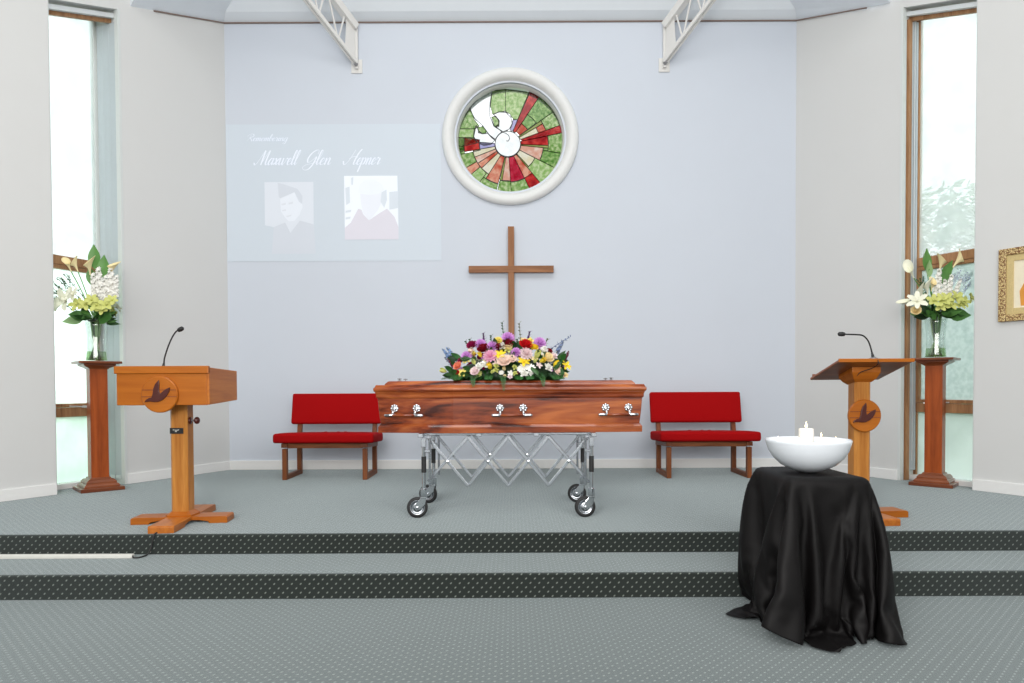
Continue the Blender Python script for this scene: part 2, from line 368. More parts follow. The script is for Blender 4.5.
def make_window(name, E, S, sg, panes):
    al = (S - E); Lw = al.length; al.normalize(); nrm = Vector((-al.y, al.x))
    if nrm.x * sg < 0: nrm = -nrm
    root = empty(name, (E.x, E.y, 0)); struct(root)
    hz = lambda t: HE + (HS - HE) * t / Lw
    def W(t, d, z): p = al * t + nrm * d; return (p.x, p.y, z)
    def member(nm, t0, t1, d0, d1, zb0, zt0, zb1=None, zt1=None, mat=WINTIMBER, parent=root):
        zb1 = zb0 if zb1 is None else zb1; zt1 = zt0 if zt1 is None else zt1
        mb = MB(); mb.add([W(t0, d0, zb0), W(t1, d0, zb1), W(t1, d1, zb1), W(t0, d1, zb0), W(t0, d0, zt0), W(t1, d0, zt1), W(t1, d1, zt1), W(t0, d1, zt0)],
               [(0, 1, 2, 3), (4, 7, 6, 5), (0, 4, 5, 1), (1, 5, 6, 2), (2, 6, 7, 3), (3, 7, 4, 0)])
        return mb.build(nm, mat, parent, bevel=0.003)
    D = DEPTH if sg < 0 else DEPTH_R
    t0, t1 = -0.30, Lw + 0.30
    # frame members stand at the outer face of the thick wall
    member('frame_sill', t0, t1, D - .07, D + .07, 0.0, SILL, mat=TRIM)
    member('frame_head', t0, t1, D - .01, D + .06, hz(t0) - .02, hz(t0) + .12, hz(t1) - .02, hz(t1) + .12)
    member('frame_jamb', 0.0, 0.045, D, D + .06, SILL, hz(0), mat=REVEAL if sg < 0 else WINTIMBER)
    member('frame_jamb', Lw - .045, Lw, D, D + .06, SILL, hz(Lw))
    z1, z2 = 0.745, 2.235
    for z in (z1, z2): member('transom', 0.0, Lw, D - .012, D + .062, z - .045, z + .045)
    # opening sash between the two transoms
    sash = member('sash_rail', 0.045, Lw - .045, D - .02, D + .04, z1 + .05, z1 + .085)
    for a, bq, zb, zt in ((0.045, Lw - .045, z2 - .085, z2 - .05), (0.045, .075, z1 + .085, z2 - .085), (Lw - .085, Lw - .045, z1 + .085, z2 - .085)):
        member('sash_rail', a, bq, D - .02, D + .04, zb, zt)
    for (nm, zb, zt, mt) in (('pane', SILL, z1 - .045, panes[2]), ('pane', z1 + .05, z2 - .05, panes[1]), ('pane', z2 + .045, None, panes[0])):
        if zt is None: o = member(nm, .03, Lw - .03, D + .02, D + .028, zb, hz(0), zb, hz(Lw), mat=mt)
        else: o = member(nm, .03, Lw - .03, D + .02, D + .028, zb, zt, mat=mt)
        o.modifiers.clear()
    # winder on the lower transom
    mb = MB(); c = W(Lw * .30, D - .03, z1 + .052); mb.box(c, (.05, .05, .02)); mb.bar(c, W(Lw * .55, D - .06, z1 + .062), .014, .008); mb.build('winder', ALU, root)
    # rail for the vertical blind under the head, with a timber pelmet strip below it
    member('blind_rail', 0.0, Lw, 0.05, 0.10, hz(0) - .075, hz(0) - .03, hz(Lw) - .075, hz(Lw) - .03, mat=ALU)
    member('pelmet_strip', 0.0, Lw, 0.11, 0.15, hz(0) - .11, hz(0) - .04, hz(Lw) - .11, hz(Lw) - .04)
    member('edge_bead', -.002, 0.028, -.004, 0.05, 0.0, hz(0), mat=REVEAL)
    return root, W, member, Lw, hz
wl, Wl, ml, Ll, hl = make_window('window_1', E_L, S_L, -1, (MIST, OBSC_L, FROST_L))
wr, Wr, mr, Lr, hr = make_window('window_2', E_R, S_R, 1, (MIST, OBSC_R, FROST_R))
# right reveal: dark timber post and a gathered vertical blind
mr('timber_post', 0.012, 0.040, 0.075, 0.125, 0.0, hr(0) - .11)
bl = empty('blind_or_reveal_shade', (E_R.x, E_R.y, 0)); tag(bl, 'pale grey vertical blind drawn back beside the right window', 'blind')
for k in range(3):
    mr('slat_or_shade_strip', 0.02, 0.030 + .008 * k, 0.138 + 0.026 * k, 0.162 + 0.026 * k, 0.10, hr(0) - .12, mat=BLIND_SHADE, parent=bl)
mb = MB(); mb.tube([Wr(.05, .15, hr(0) - .13), Wr(.052, .15, 2), Wr(.05, .15, .2)], .004, 6); mb.build('pull_cord', ALU, bl)
bl2 = empty('blind_or_reveal_shade', (E_L.x, E_L.y, 0)); tag(bl2, 'grey strips imitating the shaded reveal beside the left window', 'blind')
for k in range(3):  # no blind here: grey strips colour the left reveal as if in shade
    ml('slat_or_shade_strip', 0.016, 0.022, 0.056 + 0.087 * k, 0.142 + 0.087 * k, 0.09, hl(0) - .12, mat=BLIND_SHADE, parent=bl2)
    ml('shade_strip_foot', 0.014, 0.024 + .002 * k, 0.066 + 0.082 * k, 0.136 + 0.082 * k, 0.05, 0.09, mat=ALU, parent=bl2)

# round stained glass window
w3 = empty('window_3', (CX, 8.13, CZ)); struct(w3)
prof = [(0.80, 0.0), (0.807, 0.018), (0.797, 0.045), (0.765, 0.068), (0.725, 0.070), (0.695, 0.052), (0.672, 0.030), (0.660, 0.0), (0.643, -0.03), (0.630, -0.05), (0.622, -0.085), (0.622, -0.13)]
mb = MB(); mb.lathe(prof, 72, axis='y', cap=False); mb.build('round_moulding', plain('moulding_paint', (0.76, 0.77, 0.765), 0.45, var=0.02), w3, smooth=True)
GS = 0.6265 / 222.0           # metres per drawing unit
GX, GY, GZ = -0.011, 0.115, -0.012
def gp(x, y): return ((x - 344) * GS + GX, (354 - y) * GS + GZ)
GC = (337, 365)
def rim(a):
    dx, dy = math.cos(a), -math.sin(a); ox, oy = GC[0] - 344, GC[1] - 354
    bq = ox * dx + oy * dy; return -bq + math.sqrt(bq * bq - (ox * ox + oy * oy - 227 ** 2))
SKYK = 1 / (2.6 * 1.25)
def tint(r, g, b_):
    return tuple(min(1.0, c * SKYK) ** 0.5 for c in lin(r, g, b_)[:3])     # each piece has two faces
GLASSC = {'g1': (tint(112, 158, 70), tint(206, 222, 168)), 'g2': (tint(150, 190, 104), tint(212, 228, 176)), 'g3': (tint(84, 136, 54), tint(176, 204, 132)), 'red': (tint(164, 16, 24), tint(222, 70, 62)), 'ora': (tint(206, 84, 62), tint(246, 178, 150)),
          'pink': (tint(238, 172, 150), tint(252, 220, 204)), 'cream': (tint(246, 232, 196), tint(254, 246, 224)), 'crim': (tint(178, 16, 44), tint(214, 60, 84)), 'lil': (tint(186, 180, 226), tint(206, 200, 238)), 'white': ((.60, .60, .60), (.63, .63, .63)), 'oli': (tint(150, 160, 84), tint(180, 186, 120))}
GM = {k: glass('stained_glass_' + {'g1': 'green', 'g2': 'light_green', 'g3': 'deep_green', 'red': 'red', 'ora': 'orange', 'pink': 'pink', 'cream': 'cream', 'crim': 'crimson', 'lil': 'lilac', 'white': 'white', 'oli': 'olive'}[k], (*a, 1), 0.12 if k != 'white' else 0.05, 0.1, gloss=0.03, col2=(*b_, 1), nscale=26 if k[0] == 'g' else 12) for k, (a, b_) in GLASSC.items()}
lead = MB(); LEADM = plain('lead_came', (0.03, 0.03, 0.028), 0.6, 0.5)
def ring_poly(a0, a1, r0, r1):
    a0, a1 = math.radians(a0), math.radians(a1); k = max(1, int(abs(a1 - a0) / 0.14)); pts = []
    for i in range(k + 1):
        a = a0 + (a1 - a0) * i / k; r = rim(a) if r1 is None else r1; pts.append((GC[0] + r * math.cos(a), GC[1] - r * math.sin(a)))
    for i in range(k, -1, -1):
        a = a0 + (a1 - a0) * i / k; pts.append((GC[0] + r0 * math.cos(a), GC[1] - r0 * math.sin(a)))
    return pts
def glass_piece(poly, c, yoff=0.0, came=True, nm='glass_piece'):
    P = [gp(*p) for p in poly]; mb = MB(); mb.prism(P, GY + yoff, GY + yoff + 0.005); o = mb.build(nm, GM[c], w3)
    if came:
        for p, q in zip(P, P[1:] + P[:1]):
            if (Vector(p) - Vector(q)).length > 0.004: lead.bar((p[0], GY + yoff - .002, p[1]), (q[0], GY + yoff - .002, q[1]), 0.008 if c == 'white' else 0.006, 0.008, (0, 1, 0))
    return o
RAYS = [(67.5, 56, 58, None, 'red'), (56, 35, 150, None, 'g3'), (56, 36, 62, 104, 'ora'), (56, 36, 104, 150, 'g3'), (35, 30, 56, 172, 'oli'), (35, 19.5, 172, None, 'g1'), (30, 19.5, 138, 172, 'ora'), (30, 19.5, 56, 138, 'cream'),
        (19.5, 11.5, 60, None, 'red'), (11.5, -2, 55, 172, 'red'), (11.5, -10, 173, None, 'g1'), (-2, -6, 56, 172, 'oli'), (-6, -10, 152, 172, 'g3'), (-6, -27, 56, 151, 'pink'), (-10, -27, 152, None, 'g3'), (-27, -47, 56, 129, 'cream'), (-47, -50, 56, 129, 'oli'), (-27, -50, 130, None, 'g2'),
        (-50, -64, 56, 160, 'ora'), (-50, -64, 160, None, 'red'), (-64, -86, 56, 160, 'crim'), (-64, -86, 162, None, 'g1'), (-86, -99, 56, 155, 'pink'), (-99, -103, 56, 155, 'oli'), (-86, -103, 157, None, 'g1'), (-104, -123, 56, 172, 'ora'),
        (-104, -127, 174, None, 'g1'), (-123, -138, 56, 151, 'cream'), (-123, -127, 151, 173, 'g2'), (-127, -141, 152, None, 'g2'), (-138, -148, 56, 151, 'ora'), (-141, -151, 152, None, 'ora'), (-148, -159, 56, 151, 'pink'), (-151, -168, 152, None, 'g1'), (-159, -170, 56, 151, 'cream'), (-168, -170, 119, 151, 'g1'),
        (-170, -184, 56, 120, 'lil'), (-170, -189, 121, 186, 'red'), (-168, -188, 187, None, 'g3')]
for a0, a1, r0, r1, c in RAYS: glass_piece(ring_poly(a0, a1, r0, r1), c)
for poly, c in (([(272, 140), (328, 134), (328, 226), (300, 230), (272, 240), (264, 205)], 'g2'), ([(328, 134), (418, 146), (430, 152), (379, 262), (362, 262), (345, 238), (328, 228)], 'g2'), ([(358, 262), (379, 262), (359, 310), (346, 306), (356, 282)], 'lil'),
                ([(178, 212), (196, 262), (216, 286), (200, 300), (130, 300), (148, 252)], 'g1'), ([(129, 300), (200, 300), (192, 337), (122, 337)], 'g2'), ([(122, 337), (192, 337), (206, 360), (152, 372), (124, 374)], 'g2'), ([(124, 374), (152, 372), (150, 392), (128, 400)], 'g1'),
                ([(268, 250), (286, 246), (302, 266), (300, 290), (282, 294)], 'g1'), ([(210, 292), (232, 290), (250, 314), (232, 322), (212, 316)], 'g1')):
    glass_piece(poly, c)
circ_pts = [(GC[0] + 54 * math.cos(2 * PI * i / 28), GC[1] + 54 * math.sin(2 * PI * i / 28)) for i in range(28)]
DOVE = [circ_pts, [(271, 139), (262, 200), (262, 246), (278, 290), (304, 306), (311, 315), (296, 328), (284, 346), (258, 326), (232, 290), (200, 262), (174, 214), (220, 166)],
        [(276, 241), (300, 230), (330, 232), (352, 254), (356, 280), (343, 304), (318, 314), (304, 306), (284, 292), (299, 282), (297, 262)],
        [(204, 286), (194, 306), (192, 332), (206, 358), (236, 371), (266, 366), (284, 350), (268, 338), (252, 320), (230, 322), (212, 308)]]
sw = [gp(*q) for q in ((311, 315), (328, 320), (341, 330), (345, 344), (338, 354), (330, 352))]
for q, r in zip(sw, sw[1:]): lead.bar((q[0], GY - .013, q[1]), (r[0], GY - .013, r[1]), .007, .004, (0, 1, 0))
for i, pl in enumerate(DOVE): glass_piece(pl, 'white', -0.007 - 0.003 * (i == 0), True, 'dove_pane')
mb = lead.build('leading', LEADM, w3)
# outside the window: trees and shrubs
LEAFM = plain('tree_leaves', (0.17, 0.26, 0.13), 0.7, var=0.3, scale=4)
BARK = plain('tree_bark', (0.20, 0.14, 0.09), 0.9, var=0.3)
def garden_tree(loc, h, r, label, name, nleaf, z0):
    t = thing(name, label, 'tree' if h > 2 else 'shrub', loc)
    mb = MB(); mb.tube([(0, 0, 0), (.05, 0, h * .3), (0, .05, h * .7)], [r * .09, r * .07, r * .03], 8); mb.build('trunk', BARK, t, smooth=True)
    lf = MB(); rnd = random.Random(int(h * 100))
    for i in range(nleaf):
        d = Vector((rnd.gauss(0, 1), rnd.gauss(0, 1), rnd.gauss(0, 1))).normalized() * r * rnd.uniform(.45, 1) ** .6
        c = Vector((d.x, d.y, z0 + (h - z0) / 2 + d.z * (h - z0) / 2 / r))
        a = Vector((rnd.uniform(-1, 1), rnd.uniform(-1, 1), rnd.uniform(-.6, .6))).normalized() * rnd.uniform(.07, .14); b_ = a.orthogonal().normalized() * a.length * .45
        lf.add([c - a, c + b_, c + a, c - b_], [(0, 1, 2, 3)])
    stuff(lf.build('foliage', LEAFM, t))
garden_tree((7.0, 10.9, -.52), 4.7, 1.6, 'leafy green tree standing outside the right window', 'garden_tree', 5000, .6)
garden_tree((6.4, 8.6, -.52), 1.5, .8, 'low green shrub outside the right window, under the tree', 'garden_shrub', 700, .1)
garden_tree((-5.7, 8.7, -.52), 1.5, .8, 'low green shrub outside the left window', 'garden_shrub', 700, .1)

# ============================================================ ROOF TRUSSES
def truss(sx, label):
    t = thing('roof_truss', label, 'truss', (sx * 1.81, 8.13, 4.775), 0, 'white steel roof trusses')
    d = Vector((sx * .46, -.53, .50)); Lt = 2.6
    up0 = Vector((0, 0, .44)); o = Vector((0, -.05, 0))
    mb = MB(); mb.bar(o + up0 + Vector((0, 0, -.03)), o + up0 + d * Lt + Vector((0, 0, -.03)), .085, .085, (0, 0, 1)); mb.build('top_chord', WHITEMET, t, bevel=.004)
    for s in (-.022, .022):
        sd = Vector((sx * .75, .65, 0)).normalized() * s
        mb = MB(); mb.bar(o + sd, o + sd + d * Lt, .026, .042, (0, 0, 1)); mb.build('bottom_chord', WHITEMET, t, bevel=.003)
    mb = MB(); mb.add([(-.02, -.01, -.06), (.02, -.01, -.06), (.02, -.01, .46), (-.02, -.01, .46), (-.02, -.05, -.06), (.02, -.05, -.06), (.02, -.05, .46), (-.02, -.05, .46)], [(0, 1, 2, 3), (4, 7, 6, 5), (0, 4, 5, 1), (1, 5, 6, 2), (2, 6, 7, 3), (3, 7, 4, 0)]); mb.build('end_post', WHITEMET, t, bevel=.004)
    mb = MB(); mb.box((0, -.008, -.02), (.13, .014, .16)); mb.build('wall_plate', WHITEMET, t, bevel=.003)
    g = MB(); a = o + d * .02; k = .20
    g.loft([[a + Vector((0, q, 0)), a + d * k + Vector((0, q, 0)), a + d * k * .8 + up0 * .9 + Vector((0, q, 0)), a + up0 + Vector((0, q, 0))] for q in (-.004, .004)]); g.build('gusset_plate', WHITEMET, t)
    mb = MB(); mb.lathe([(.026, 0), (.026, .02), (.014, .02), (.014, .035)], 6, (0, -.052, -.015), 'y'); mb.build('bolt', GREYPL, t)
    st = .36; k = .2; i = 0
    while k + st < Lt:
        mb = MB(); mb.tube([o + d * k + up0, o + d * (k + st * .42)], .011, 6); mb.build('web_rod', WHITEMET, t)
        mb = MB(); mb.tube([o + d * (k + st * .42), o + d * (k + st) + up0], .011, 6); mb.build('web_rod', WHITEMET, t)
        k += st
truss(-1, 'white lattice roof truss above the projected picture, on the left')
truss(1, 'white lattice roof truss on the right, bolted above the bare wall')

# black cloth: draped shape
CLOTH_X = [-58,7,11,13,12,20,18,18,19,18,-13,4,11,14,10,5,-9,0,-10,-9,24,15,-4,2,26,-2,7,21,18,-6,-11,24,3,4,-13,-12,0,6,26,26,25,23,17,19,-4,-3,-16,13,0,2,2,8,12,-10,17,7,15,-1,18,12,12,11,11,12,12,
-23,10,22,3,15,20,18,18,19,18,19,-15,3,9,17,16,-4,-3,-21,-6,23,16,20,-22,5,13,20,26,-4,-2,14,23,6,-14,-15,7,-2,-1,27,26,24,7,18,18,-22,0,-10,14,13,-17,6,12,7,8,6,8,16,18,2,12,8,10,12,12,4,
-23,19,19,8,9,20,20,18,18,19,18,18,-17,-4,21,16,16,-15,-22,-4,24,25,19,-17,-2,26,-1,25,-6,18,22,17,0,-16,-15,2,-16,23,24,23,14,17,27,-17,-16,-9,-2,16,8,-5,-2,7,8,8,10,21,21,-3,19,0,12,5,13,4,5,
-18,19,19,19,8,10,20,20,18,18,18,19,15,-19,-1,19,19,-5,-22,-3,25,25,26,-6,-14,27,-2,11,14,22,12,11,8,-12,-18,-2,-18,23,27,16,17,23,25,-17,-23,-18,4,24,-12,-10,1,8,9,14,23,18,8,7,10,7,7,5,6,4,6,
-17,18,19,19,20,7,11,20,19,19,18,18,14,11,-17,7,13,20,-9,-16,16,25,26,-10,2,24,-1,4,28,12,7,13,14,-10,-13,-21,-10,27,20,20,22,27,14,-19,-21,-24,21,-2,-17,-9,1,9,20,24,15,5,8,10,9,9,5,1,6,9,0,
-18,18,19,19,20,19,7,11,21,19,18,18,12,9,7,-14,21,22,7,-16,9,18,26,-5,16,12,5,-3,27,14,6,12,18,-10,-19,-18,-8,24,23,23,23,27,6,-21,-25,-20,16,-12,-18,-8,5,22,24,11,6,6,10,9,9,10,3,2,9,3,-1,
-18,18,19,19,19,20,19,7,12,19,19,21,13,1,5,8,7,17,24,8,-2,20,10,15,-8,14,14,-3,22,17,7,10,22,-12,-20,-18,4,24,23,24,17,25,-3,-25,-23,-3,-6,-21,-18,-7,24,23,16,-2,5,10,9,10,9,4,6,7,5,-1,0,
7,-7,19,19,19,19,20,20,15,3,21,22,11,19,-10,-2,18,18,20,22,16,13,-6,27,-1,-4,20,7,8,15,18,4,25,-13,-21,-16,14,24,23,18,18,21,-12,-27,-8,-14,-20,-17,-15,13,23,18,-8,6,0,9,10,9,5,7,7,10,5,-4,-3,
-16,20,-11,20,19,19,20,19,20,24,-2,23,23,6,21,-8,-11,21,21,24,18,1,18,22,-15,5,25,5,5,21,22,4,27,-15,-20,-12,20,24,22,19,20,2,-14,-25,-18,-15,-16,-20,4,19,3,20,-3,-3,-6,9,10,5,7,8,12,7,3,-6,-3,
-6,2,3,14,18,20,22,18,22,17,22,5,25,14,10,18,-8,-8,22,23,21,0,11,22,-2,0,25,24,-6,29,10,12,28,-15,-20,-7,24,24,20,21,9,-6,-16,-20,-22,-18,-21,-5,13,9,21,-4,-16,-2,-1,8,5,6,9,12,8,8,1,5,9,
-10,13,22,6,19,12,4,24,24,14,25,9,5,19,9,20,18,-5,-7,23,24,8,-1,20,10,-1,28,23,-3,28,7,17,30,-15,-19,-1,27,22,21,14,2,-12,-18,-24,-21,-22,-9,6,16,16,7,-24,-1,-15,0,4,4,8,12,10,11,4,5,19,-2,
-11,13,23,24,3,11,11,20,17,23,6,8,8,21,22,9,20,18,-3,-4,24,20,-6,8,10,12,27,26,2,22,8,26,26,-14,-18,6,28,21,17,8,-5,-15,-23,-23,-23,-16,2,20,17,9,-2,-18,-24,-10,-4,9,6,0,15,14,16,5,6,6,11,
6,-5,24,13,26,-14,24,21,15,23,11,1,3,21,22,18,12,21,18,1,-3,25,7,-3,28,1,21,28,15,10,22,11,28,-11,-13,11,28,18,14,0,-10,-23,-23,-23,-19,-4,22,18,11,-1,-12,-22,-20,-8,-6,-1,4,7,14,16,14,5,6,6,11,
-8,22,-4,20,11,4,6,17,22,23,17,4,3,7,22,22,18,12,21,18,-1,8,21,-6,22,19,3,28,20,8,27,9,25,-13,8,8,24,16,8,-7,-19,-24,-22,-22,-7,17,17,19,-3,-12,-11,-23,-13,1,3,-13,-1,-1,13,20,14,19,-12,16,2,
-1,11,18,4,22,23,-8,1,13,19,22,14,6,4,9,22,21,14,15,21,18,4,15,2,11,27,2,22,24,7,30,9,23,1,-9,24,20,12,1,-15,-23,-23,-23,-10,19,17,15,-8,-15,-14,-12,-9,1,11,-14,1,-11,-1,23,13,2,6,5,4,5,
-9,5,22,24,23,17,7,-9,2,6,17,20,14,8,6,10,22,22,13,13,20,19,3,25,-4,25,15,6,29,8,30,11,21,5,-6,29,16,7,-9,-21,-24,-23,-14,19,17,10,-12,-14,-12,-10,0,14,-1,-2,-20,-7,3,3,22,-16,14,18,-8,-3,1,
-25,17,19,24,26,22,12,10,0,-9,6,12,21,14,9,7,12,23,22,10,12,21,17,10,20,6,23,5,26,14,27,13,21,0,7,30,11,-1,-17,-24,-24,-18,18,18,3,-13,-13,-11,-7,1,-2,13,8,-16,-8,4,14,2,2,-19,0,16,14,12,0,
8,12,14,20,27,4,18,16,11,-6,2,2,11,21,14,10,8,16,22,23,15,5,20,7,24,7,28,8,21,27,17,19,18,-2,19,26,5,-10,-24,-23,-22,17,16,-3,-13,-11,-9,-5,-2,-2,1,11,13,-14,2,11,12,-7,-23,-9,-4,11,16,16,17,
9,10,12,23,8,19,-9,18,17,13,2,-1,0,10,21,15,7,12,18,23,24,17,0,22,7,15,26,24,8,30,18,27,10,2,27,20,-2,-21,-24,-24,15,13,-6,-14,-9,-7,-3,-1,1,-3,-2,16,-2,4,14,15,-7,-24,-23,-3,-1,1,17,18,16,
9,9,9,23,15,3,-4,-4,15,18,15,6,-1,0,9,21,15,8,13,20,24,24,20,-4,22,24,7,28,12,27,20,30,6,10,31,11,-12,-25,-25,0,20,-9,-9,-7,-6,-3,2,-4,2,-5,-1,8,13,16,17,-4,-24,-24,-6,-5,10,-3,-6,18,21,
7,10,7,20,3,7,-4,-3,1,12,18,17,10,1,-1,8,21,15,9,15,22,24,24,22,-7,24,17,24,26,14,26,31,7,17,29,0,-22,-25,-6,6,16,-8,-10,-4,-11,-2,0,3,-6,0,2,17,18,18,-2,-23,-21,7,-1,-14,-13,-4,4,19,26,
0,12,12,6,6,5,-3,-1,0,2,9,17,19,13,3,0,5,22,14,11,17,24,24,24,24,5,17,22,24,16,31,28,10,24,22,-14,-25,-10,8,4,10,-8,-9,-14,-3,-2,6,-4,0,-3,16,21,18,-2,-20,-15,8,1,-5,-7,-16,-18,14,19,19,
-13,11,11,9,8,6,4,1,-1,0,2,7,14,19,16,5,3,3,21,14,13,20,24,25,24,25,15,14,20,29,22,29,17,29,9,-24,-14,11,7,3,-9,-8,-13,-3,-1,5,2,-5,-2,10,21,21,-10,-9,-9,-1,10,-7,-9,-15,9,-18,19,12,22,
-27,14,13,12,11,9,8,5,3,1,-1,2,4,13,18,19,2,6,6,21,14,15,22,25,25,24,24,24,14,22,26,32,26,24,-1,-23,13,5,-3,-10,-10,-5,1,4,-4,1,4,-2,-2,21,22,5,-7,-11,4,-1,-9,-12,-16,-8,2,14,13,25,12,
-27,14,12,14,13,14,10,9,8,5,3,-1,1,4,11,17,19,13,3,2,21,14,19,24,24,25,25,25,26,20,27,32,34,2,-2,17,-1,-6,-12,-5,0,3,3,1,-1,-2,-7,-1,22,21,8,0,-2,-6,-9,-13,-14,-11,-7,3,13,23,14,13,21,
-27,13,14,13,13,13,14,12,10,10,8,6,2,1,1,10,15,19,19,5,0,21,14,23,25,24,26,25,26,26,26,27,29,23,3,10,-10,-6,0,5,1,1,-2,-3,-4,-6,0,21,20,12,0,-5,-9,-12,-14,-13,-8,-1,7,14,16,14,17,16,18,
-27,13,14,13,13,13,13,13,12,12,12,10,8,6,3,0,9,13,20,18,10,0,20,18,25,25,25,25,26,26,26,26,25,27,23,-1,-1,4,1,-1,-1,-3,-3,-4,-4,0,16,22,14,-1,-8,-12,-14,-13,-10,-3,3,9,12,16,17,17,17,16,17,
-27,13,13,14,12,13,14,12,12,13,11,13,12,11,9,7,1,16,13,7,18,16,2,19,24,24,26,25,26,25,26,25,26,25,26,21,2,-1,-1,-2,-2,-3,-3,-2,-1,12,21,17,-3,-11,-15,-14,-10,-8,3,6,8,14,14,18,18,17,17,16,16,
-27,13,13,17,8,13,14,12,12,12,12,12,13,13,12,13,11,9,7,13,6,18,19,7,22,25,25,25,26,25,26,25,26,25,26,25,18,1,-1,-2,-2,-5,-1,-1,7,18,19,-5,-14,-15,-13,-7,-4,11,9,3,16,15,15,17,18,17,17,14,12,
-13,11,10,12,13,14,24,-4,9,10,11,13,12,13,13,13,13,12,13,10,11,7,19,18,16,25,25,26,25,26,25,26,25,25,26,25,25,14,2,-2,-6,-2,1,1,16,20,-9,-15,-14,-9,-4,-1,2,10,17,16,16,15,13,14,20,16,7,5,4,
11,11,11,11,14,19,1,16,-3,1,7,7,9,9,11,11,12,12,13,13,13,13,12,17,20,25,26,26,25,26,25,26,25,26,25,25,26,24,10,-2,-2,-1,-1,13,19,-11,-16,-12,-4,-1,-2,2,16,15,19,16,15,15,14,9,2,-7,7,2,1,
21,8,8,18,16,12,8,8,2,2,-5,4,5,5,6,6,7,8,9,9,12,13,10,18,29,25,26,26,25,26,26,25,25,26,25,26,25,25,24,6,-3,-3,10,17,-15,-13,-6,-1,3,-7,11,15,15,16,15,12,11,-2,-1,0,0,1,0,2,2,
22,8,9,9,17,-7,8,8,9,14,-1,5,6,6,8,9,9,7,6,-2,1,5,5,5,29,27,26,26,26,25,26,25,26,25,26,25,25,26,25,22,0,3,15,-15,-9,-1,-2,-1,1,18,14,10,-8,7,8,7,4,1,-1,-1,-2,2,1,3,3,
26,7,8,9,9,7,6,6,7,7,6,7,7,6,8,11,5,2,1,0,-2,-1,1,-5,17,26,25,26,25,26,25,26,25,25,26,25,26,25,26,25,20,8,-11,-3,1,-5,0,8,9,9,10,9,10,13,7,8,-3,-3,-8,-6,-5,-4,2,2,2,
29,7,8,9,8,8,6,7,7,4,7,7,9,7,5,-2,-5,-2,-3,-4,-6,-11,-1,23,-2,19,26,25,26,25,25,26,25,26,25,25,26,25,26,25,28,12,-2,-2,2,6,13,10,10,10,9,8,7,2,2,0,1,0,0,-4,-8,-13,2,5,2,
27,9,8,8,9,8,6,7,6,6,4,1,0,-3,-5,-5,-5,-7,-8,-10,-7,4,27,-3,10,1,22,26,25,25,26,25,25,26,25,26,25,26,25,26,27,30,6,8,9,8,6,6,4,4,4,2,2,1,1,1,1,0,-5,5,9,-12,6,4,3,
29,8,9,8,8,9,2,1,-12,-8,-1,6,-5,-6,-6,-7,-8,-9,-7,-2,6,28,4,14,0,-3,6,24,25,26,25,25,26,25,26,25,25,26,25,26,26,28,17,4,8,7,6,5,4,3,3,2,2,2,2,2,1,1,-4,16,5,5,4,3,2,
-1,16,12,10,6,2,-1,-5,3,-17,-13,-8,-8,-7,-7,-6,-6,-2,2,8,26,11,17,1,-5,2,-1,10,25,25,25,25,26,25,26,25,26,25,26,25,25,20,15,15,13,10,-2,0,1,2,2,3,3,3,3,2,3,3,2,4,7,4,4,3,4,
0,13,15,17,-1,-1,-3,1,-4,-1,-11,-12,-14,-17,-18,-2,1,2,6,25,23,13,2,-1,0,-2,0,-1,14,25,25,26,25,25,26,25,26,25,26,25,24,20,14,10,13,14,13,9,4,1,-7,-4,-3,0,0,2,2,3,3,2,10,1,4,5,4,
15,9,18,1,-1,-2,1,-1,-5,-10,-16,-15,-16,-20,-1,0,2,5,25,25,17,4,0,-1,-1,-1,1,-1,-1,17,26,25,25,25,26,25,26,26,25,24,24,19,21,14,-2,13,13,14,12,9,5,-1,-2,-9,-6,-5,-2,-1,1,7,4,0,3,5,4,
16,10,-4,6,-1,0,-5,-10,-13,-14,-17,-16,-13,-1,-1,1,5,24,26,20,7,0,0,-2,0,-1,-2,2,-1,1,20,26,25,26,25,25,26,26,25,25,19,22,23,15,18,-14,11,14,13,13,12,9,5,1,-5,-5,-11,-7,-6,-5,1,2,2,3,4,
10,3,0,-4,-5,-10,-13,-12,-12,-13,-18,7,-3,-3,-3,-4,25,25,23,11,1,0,-3,0,-2,-2,1,-1,4,0,1,21,27,25,26,26,26,26,26,25,25,13,22,21,12,20,-21,7,13,13,13,13,11,9,6,1,-4,-7,-10,-8,-6,-5,-2,-2,0,
-12,11,-9,-10,-11,-12,-9,-12,-15,-13,6,-1,-9,-3,3,25,25,24,16,2,-1,-1,-1,-4,-3,0,2,5,-1,0,-4,6,24,27,26,27,26,26,26,26,25,24,12,17,21,10,17,-23,1,13,13,13,12,13,11,9,5,1,-3,-10,-7,-6,-6,-5,-4,
-7,-7,-10,-11,-10,-10,-11,-1,-3,-3,-6,-8,-10,8,24,24,25,19,5,-1,-3,1,-4,-3,3,4,0,-2,2,-11,10,-2,4,30,31,26,25,26,25,26,25,25,21,15,9,21,13,6,-22,-3,12,13,13,12,12,12,11,9,6,3,-4,-5,-7,-7,-5,
-7,-10,-17,-19,-12,-9,-9,-4,-2,3,-9,-3,11,24,24,24,21,10,0,-5,2,-5,-2,5,2,0,0,-1,-8,-7,-11,-4,27,21,32,25,20,26,25,25,26,24,24,19,9,10,20,12,1,-21,-8,12,13,12,13,12,11,12,10,9,7,3,-1,-5,-5,
-14,-13,-22,-9,-16,-20,-4,2,6,-9,4,12,21,24,24,23,13,1,-4,2,-4,0,-1,4,-1,-4,-8,-14,-9,-8,-4,23,23,5,32,23,28,14,26,26,25,25,24,22,15,5,12,19,9,-3,-18,-13,11,13,12,12,12,12,12,11,7,10,8,4,1,
